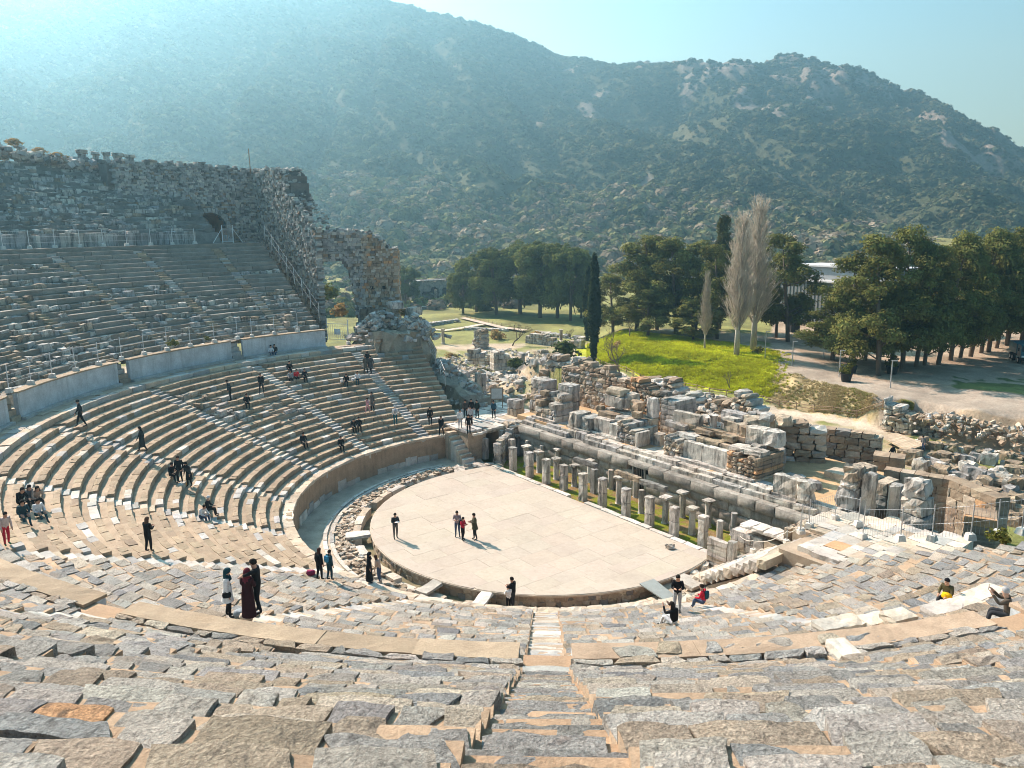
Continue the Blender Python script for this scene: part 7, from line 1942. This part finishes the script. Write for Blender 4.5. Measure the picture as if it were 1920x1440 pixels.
def loft(rings):
    """rings: list of (cx, cy, z, rx, ry)"""
    V = []; Q = []; k = 12
    for (cx, cy, z, rx, ry) in rings:
        for i in range(k): a = 2 * math.pi * i / k; V.append((cx + rx * math.cos(a), cy + ry * math.sin(a), z))
    for j in range(len(rings) - 1):
        for i in range(k): Q.append([j * k + i, j * k + (i + 1) % k, (j + 1) * k + (i + 1) % k, (j + 1) * k + i])
    return np.array(V), Q

def person(p, heading, pose, top, bottom, label, h=1.72, hair=(.02, .015, .012), long_hair=0.0, shoes=(.03, .03, .03), scarf=None, coat=None, bag=None, skin=SKIN, item=None, group='visitors in the theatre'):
    """p: feet (standing) or seat point; heading: degrees, direction the person faces"""
    V, polys, reg, J = body_mesh(pose); k = h / 1.72; rz = math.radians(heading - 90)
    e = empty('person', p, label, 'person', group, rz)
    me = bpy.data.meshes.new('body'); me.from_pydata((V * k).tolist(), [], polys); me.polygons.foreach_set('material_index', reg.astype(np.int32)); me.polygons.foreach_set('use_smooth', np.ones(len(polys), bool)); me.update()
    for c in (skin, top, bottom, shoes): me.materials.append(cloth(c))
    obj('body', me, e)
    def add(nm, V, Q, c, tris=None):
        o = obj(nm, mesh_from(nm, np.asarray(V) * k, [np.array(Q)] + ([np.array(tris)] if tris is not None else []), cloth(c), None, None, True, 60), e); return o
    if scarf:
        Vh, Qh = hair_cap(J, .30); Vh = np.array(J['head']) + (Vh - np.array(J['head'])) * 1.12; add('headscarf', Vh, Qh, scarf)
        n_ = np.array(J['neck']); Vl, Ql = loft([(n_[0], n_[1], n_[2] + .07, .085, .09), (n_[0], n_[1] + .01, n_[2] - .02, .15, .12), (n_[0], n_[1] + .01, n_[2] - .12, .19, .145)]); add('scarf_drape', Vl, Ql, scarf)
    elif hair is not None:
        Vh, Qh = hair_cap(J, long_hair); add('hair', Vh, Qh, hair)
    if coat:
        c_, zl = coat
        if not pose.startswith('sit'):
            Vl, Ql = loft([(0, .03, 1.16, .165, .125), (0, .01, 1.0, .19, .145), (0, 0, .9, .205, .16), (0, 0, zl + .3 if zl < .5 else zl + .1, .225, .18), (0, 0, zl, .25, .20)]); add('coat_skirt', Vl, Ql, c_)
        else:
            Vl, Ql = loft([(0, .02, .34, .17, .13), (0, .06, .2, .2, .2), (0, .2, .1, .22, .34), (0, .3, -.1, .2, .32)]); add('coat_skirt', Vl, Ql, c_)
    if bag:
        c_, kind = bag; ch = np.array(J['chest'])
        if kind == 'pack': P, Q = lat((2, 2, 2)); add('backpack', roundit(P, .18) * np.array((.15, .09, .21)) + ch + np.array((0, -.19, -.04)), Q, c_)
        elif kind == 'side': P, Q = lat((2, 2, 2)); add('shoulder_bag', roundit(P, .15) * np.array((.05, .15, .11)) + np.array((.24, .0, .92 if not pose.startswith('sit') else .25)), Q, c_)
        elif kind == 'lap': P, Q = lat((2, 2, 2)); add('bundle', roundit(P, .2) * np.array((.2, .13, .13)) + np.array((-.12, .30, .30)), Q, c_)
        elif kind == 'ground': P, Q = lat((2, 2, 2)); add('bag', roundit(P, .2) * np.array((.16, .12, .14)) + np.array((.42, .05, .13)), Q, c_)
    if item:
        hl = (np.array(J['handl']) + np.array(J['handr'])) / 2 if item[1] != 'single' else np.array(J['handr']); P, Q = lat((1, 1, 1))
        sz = {'paper': (.13, .09, .006), 'phone': (.04, .008, .075), 'single': (.04, .008, .075)}[item[1]]; add({'paper': 'paper', 'phone': 'phone', 'single': 'phone'}[item[1]], P * np.array(sz) + hl + np.array((0, .06, .03)), Q, item[0])
    return e
BK = (.012, .012, .014); DK = (.03, .032, .036); GY = (.12, .125, .13); WH = (.68, .67, .65); JN = (.06, .09, .15); TE = (.02, .07, .09); RE = (.45, .02, .04); OL = (.06, .06, .035); BE = (.42, .31, .24); PK = (.55, .28, .30); LG = (.35, .36, .37)
C0_ = lambda px, py, z: at(px, py, z)
# on the orchestra floor
person(C0_(742, 1010, 0), 300, 'stand hands', (.035, .038, .045), (.11, .105, .10), 'man in dark jacket holding a white paper, alone on the orchestra floor', 1.74, item=(WH, 'paper'))
person(C0_(858, 1006, 0), 270, 'stand hands', (.30, .24, .25), JN, 'man in pale hooded jacket with red shirt and jeans on the orchestra floor', 1.76)
person(C0_(868, 1013, 0), 330, 'stand hands', RE, BK, 'dark-haired girl in red jacket with black backpack on the orchestra floor', 1.56, long_hair=.25, bag=(BK, 'pack'))
person(C0_(891, 1012, 0), 200, 'stand phone', OL, BK, 'man in dark olive coat with a green shoulder bag on the orchestra floor', 1.78, bag=((.12, .13, .05), 'side'), coat=(OL, .72))
# on the first walkway near the camera
person(C0_(430, 1158, Z_D1 + .02), 20, 'stand', WH, BK, 'woman in long white shirt and dark teal headscarf on the near walkway', 1.60, scarf=(.015, .05, .06), coat=(WH, .62), bag=(BK, 'side'))
person(C0_(468, 1161, Z_D1 + .02), 80, 'stand hands', (.035, .012, .014), (.03, .012, .012), 'woman in maroon headscarf and long dark maroon coat seen from behind', 1.62, scarf=(.12, .02, .03), coat=((.035, .012, .014), .12))
person(C0_(486, 1150, Z_D1 + .02), 190, 'stand point', BK, BK, 'man all in black pointing his arm beside the two women in headscarves', 1.80)
person(C0_(600, 1087, 3.5), 60, 'stand', BK, BK, 'woman in black with long brown hair seen from behind above the passage', 1.66, hair=(.07, .03, .02), long_hair=.45) if False else None
P_ = seat_hit
person(P_(600, 1088), 60, 'stand', BK, BK, 'woman in black with long brown hair seen from behind beside the boy in teal', 1.64, hair=(.07, .03, .02), long_hair=.45)
person(P_(619, 1088), 55, 'stand', TE, (.015, .05, .07), 'boy in teal jacket with a blue backpack looking down at the orchestra', 1.55, bag=((.04, .22, .36), 'pack'))
person(P_(693, 1093), 10, 'stand', BK, BK, 'woman in long black coat and black headscarf near the channel', 1.64, scarf=BK, coat=(BK, .15))
person(P_(712, 1092), 160, 'stand lean', BE, JN, 'woman in beige jacket and jeans with long hair near the channel', 1.62, hair=(.06, .03, .02), long_hair=.35)
person(at(962, 1142, .3), 150, 'stand hands', BK, DK, 'man in black top standing by the channel in front of the floor edge', 1.74)
person(at(954, 1146, .3), 120, 'stand hands', WH, BK, 'boy in white top standing close to the man in black by the channel', 1.38)
person(P_(1269, 1150), 260, 'stand phone', BK, LG, 'man in black shirt and light grey trousers looking at his phone by the ramp', 1.76, item=(BK, 'phone'))
person(P_(1264, 1172), 130, 'sit photo low', BK, (.55, .55, .56), 'woman with long black hair, black top and white trousers crouching to take a photo', 1.66, long_hair=.3)
person(P_(1320, 1133), 150, 'sit', RE, JN, 'person in red jacket with dark backpack sitting near the ramp', 1.66, bag=(TE, 'pack'), hair=(.03, .02, .015))
person(P_(1775, 1130) + np.array([0, 0, .1]), 215, 'sit', (.08, .07, .035), DK, 'boy in black cap and olive sweater sitting with a yellow jacket on his lap', 1.55, bag=((.62, .36, .01), 'lap'), hair=BK)
person(at(1890, 1160, Z_D1 + .42), 150, 'sit photo', (.075, .06, .045), DK, 'grey-haired man in brown jacket holding up a phone at the right edge', 1.74, hair=(.35, .35, .35), item=(BK, 'single'))
# left part of the lower bank
person(P_(14, 1022), 330, 'stand lean', (.5, .4, .36), RE, 'child in red trousers and white and red top at the left edge', 1.40, shoes=(.02, .18, .08))
person(P_(38, 945), 340, 'sit lean', BK, BK, 'black-haired woman in black at the back of the seated group on the left', 1.64, long_hair=.25)
person(P_(55, 942), 340, 'sit', GY, DK, 'woman in grey in the middle of the seated group on the left', 1.64, long_hair=.2)
person(P_(70, 940), 320, 'sit lean', BE, DK, 'woman in beige at the right end of the seated group on the left', 1.64, long_hair=.2)
person(P_(44, 972), 320, 'sit low', (.03, .06, .07), TE, 'person in dark teal sitting in front in the group on the left', 1.62, long_hair=.15)
person(P_(72, 968), 330, 'sit low', WH, TE, 'curly-haired person in white sitting in front in the group on the left', 1.62, long_hair=.1)
person(P_(280, 1035), 70, 'stand hands', BK, BK, 'woman in black with long brown hair standing alone on the sunlit paved rows', 1.64, hair=(.10, .05, .03), long_hair=.35)
person(P_(378, 972), 340, 'sit lean', WH, JN, 'person in white hooded top and jeans bending forward on a seat row', 1.66)
person(P_(388, 958), 10, 'sit', BK, BK, 'person in black and white sitting just behind the one in white hood', 1.66, hair=(.5, .5, .5))
person(P_(322, 895), 330, 'sit', BK, BK, 'person in black sitting and stretching an arm beside the standing man in black', 1.70)
person(P_(338, 905), 280, 'stand', BK, BK, 'man in black standing behind the orange bag', 1.72)
person(P_(356, 912), 250, 'stand lean', (.05, .05, .05), BK, 'woman in black and white top with an orange bag on the rows', 1.62, scarf=BK, bag=((.75, .30, .02), 'ground'), coat=(BK, .5))
person(P_(268, 847), 200, 'stand walk', (.025, .035, .035), BK, 'woman in long dark grey coat walking down the left stairway', 1.66, long_hair=.2, coat=((.03, .04, .04), .35))
person(P_(153, 800), 210, 'stand walk', (.025, .032, .035), BK, 'man in dark jacket and cap walking along the upper left rows', 1.76)
person(P_(433, 752), 190, 'stand lean', (.02, .035, .045), BK, 'man in dark teal jacket leaning forward on the bare rock patch', 1.74)
person(P_(463, 760), 300, 'sit', BK, BK, 'person in black sitting on the edge of the bare rock patch', 1.68)
person(P_(491, 738), 280, 'stand walk', BK, DK, 'man in black standing between the rock patch and the seated group', 1.74)
person(P_(508, 664), 300, 'sit', WH, JN, 'person with white scarf in the couple sitting below the pale wall', 1.66)
person(P_(516, 663), 280, 'sit', BK, JN, 'person in black in the couple sitting below the pale wall', 1.72)
person(P_(545, 712), 290, 'sit', (.3, .3, .3), BK, 'person in grey and white sitting beside the red jacket', 1.66)
person(P_(556, 710), 300, 'sit', (.55, .02, .03), BK, 'person in bright red jacket sitting on the upper rows', 1.66)
person(P_(571, 709), 300, 'sit', DK, BK, 'person in dark coat sitting right of the red jacket', 1.70)
person(P_(543, 700), 300, 'sit', BK, BK, 'person in black sitting behind the red jacket', 1.70)
for i, (px, py, c, lab) in enumerate(((686, 701, (.10, .09, .07), 'person in olive-grey coat, left of the three walking up the far stairway'), (690, 698, BK, 'person in black, middle of the three walking up the far stairway'), (696, 701, (.06, .06, .06), 'person in dark grey coat, right of the three walking up the far stairway'))): person(P_(px, py), 90 + i * 20, 'stand walk', c, BK, lab, 1.72, coat=(c, .55))
person(P_(650, 722), 280, 'sit lean', BK, DK, 'person in black sitting bent forward with white bag', 1.68, bag=(WH, 'ground'))
person(P_(671, 718), 280, 'sit', WH, TE, 'person in white jacket sitting on the upper far rows', 1.68, bag=(WH, 'ground'))
person(P_(690, 777), 240, 'stand walk', PK, PK, 'child in pink jacket climbing on the far rows', 1.30, long_hair=.2)
person(P_(699, 774), 240, 'stand', (.12, .12, .11), BK, 'man in grey coat beside the child in pink', 1.74, coat=((.12, .12, .11), .55))
person(P_(662, 802), 300, 'sit lean', DK, BK, 'person in dark clothes, left of the pair sitting low on the far rows', 1.70)
person(P_(673, 802), 290, 'sit', BK, BK, 'person in black, right of the pair sitting low on the far rows', 1.70)
person(P_(742, 802), 100, 'stand', WH, (.02, .10, .12), 'person in white hooded top and teal trousers seen from behind', 1.70, hair=(.5, .5, .48), bag=(LG, 'pack'))
person(P_(568, 832), 310, 'sit low', BK, BK, 'man in black stretched out on the lower far rows', 1.76)
person(P_(639, 841), 300, 'sit', BK, BK, 'person in black sitting alone near the podium wall', 1.70)
person(P_(807, 800), 280, 'stand', BK, BK, 'woman in black with a shoulder bag on the pale far end rows', 1.66, long_hair=.2, bag=(BK, 'side'))
person(P_(828, 826), 260, 'stand walk', BK, BK, 'man in black walking down towards the podium steps', 1.74)
LZ = L_Z
for px, py, hd, c, b_, lab in ((873, 784, 250, (.06, .055, .05), BK, 'person in dark brown jacket at the back of the crowd on the left landing'), (884, 782, 270, BK, BK, 'broad person in black at the back of the crowd on the left landing'), (895, 784, 240, (.02, .03, .025), BK, 'person in dark green at the right of the crowd on the left landing'), (883, 797, 250, (.4, .4, .4), DK, 'person in black and white in the middle of the crowd on the left landing'),
                              (863, 803, 280, WH, LG, 'person in white jacket and pale jeans on the left landing'), (879, 814, 270, BK, BK, 'person in black coat at the edge above the dark passage'), (926, 785, 250, (.03, .08, .11), DK, 'person in blue-green jacket beside the notice board')):
    person(at(px, py, LZ), hd, 'stand', c, b_, lab, 1.72)
person(at(881, 757, LZ - .3), 260, 'stand', GY, DK, 'person in grey walking in between the entrance pillars', 1.70)
person(at(868, 734, 1.6), 90, 'stand', BK, BK, 'person in black behind the entrance pillar', 1.74)
pz = at(1672, 868, G0 + .6); person(pz, 120, 'stand walk', (.012, .014, .018), BK, 'person in long dark coat walking on the ground behind the stage', 1.74, coat=((.012, .014, .018), .4))
pz = at(1731, 846, G0 + .5); person(pz, 200, 'stand lean', GY, JN, 'small figure in grey bending among the laid-out blocks', 1.6)
for px, py, c, lab in ((450, 1157, (.25, .27, .28), 'grey cloth bag on the walkway at the feet of the three people'), (463, 1162, (.40, .33, .26), 'beige bag on the walkway behind the woman in maroon'), (583, 1078, (.25, .03, .08), 'dark pink bag lying on the rows left of the woman with long brown hair')):
    p = P_(px, py); P, Q = lat((3, 3, 2)); o = obj('bag', mesh_from('bag', roundit(P, .2) * np.array((.22, .15, .13)) + rng.normal(0, .02, P.shape) + np.array((0, 0, .12)), Q, cloth(c), None, None, True), None, p); tag(o, lab, 'bag')
# ------------------------------------------------------------------ air
hz = bpy.data.materials.new('haze_air'); nt = nodes(hz)
vo = N(nt, 'ShaderNodeOutputMaterial'); pv = N(nt, 'ShaderNodeVolumePrincipled')
pv.inputs['Color'].default_value = (.36, .76, 1.0, 1); pv.inputs['Absorption Color'].default_value = (1, 1, 1, 1); pv.inputs['Density'].default_value = .00061; pv.inputs['Anisotropy'].default_value = .67
nt.links.new(pv.outputs[0], vo.inputs['Volume'])
P8, Q8 = lattice(1, 1, 1)
V = P8 * np.array((1700, 1250, 235)) + np.array((0, 950, 225))
o = obj('haze', mesh_from('haze', V, Q8, hz)); tag(o, 'pale blue haze filling the valley air', 'haze', kind='stuff')
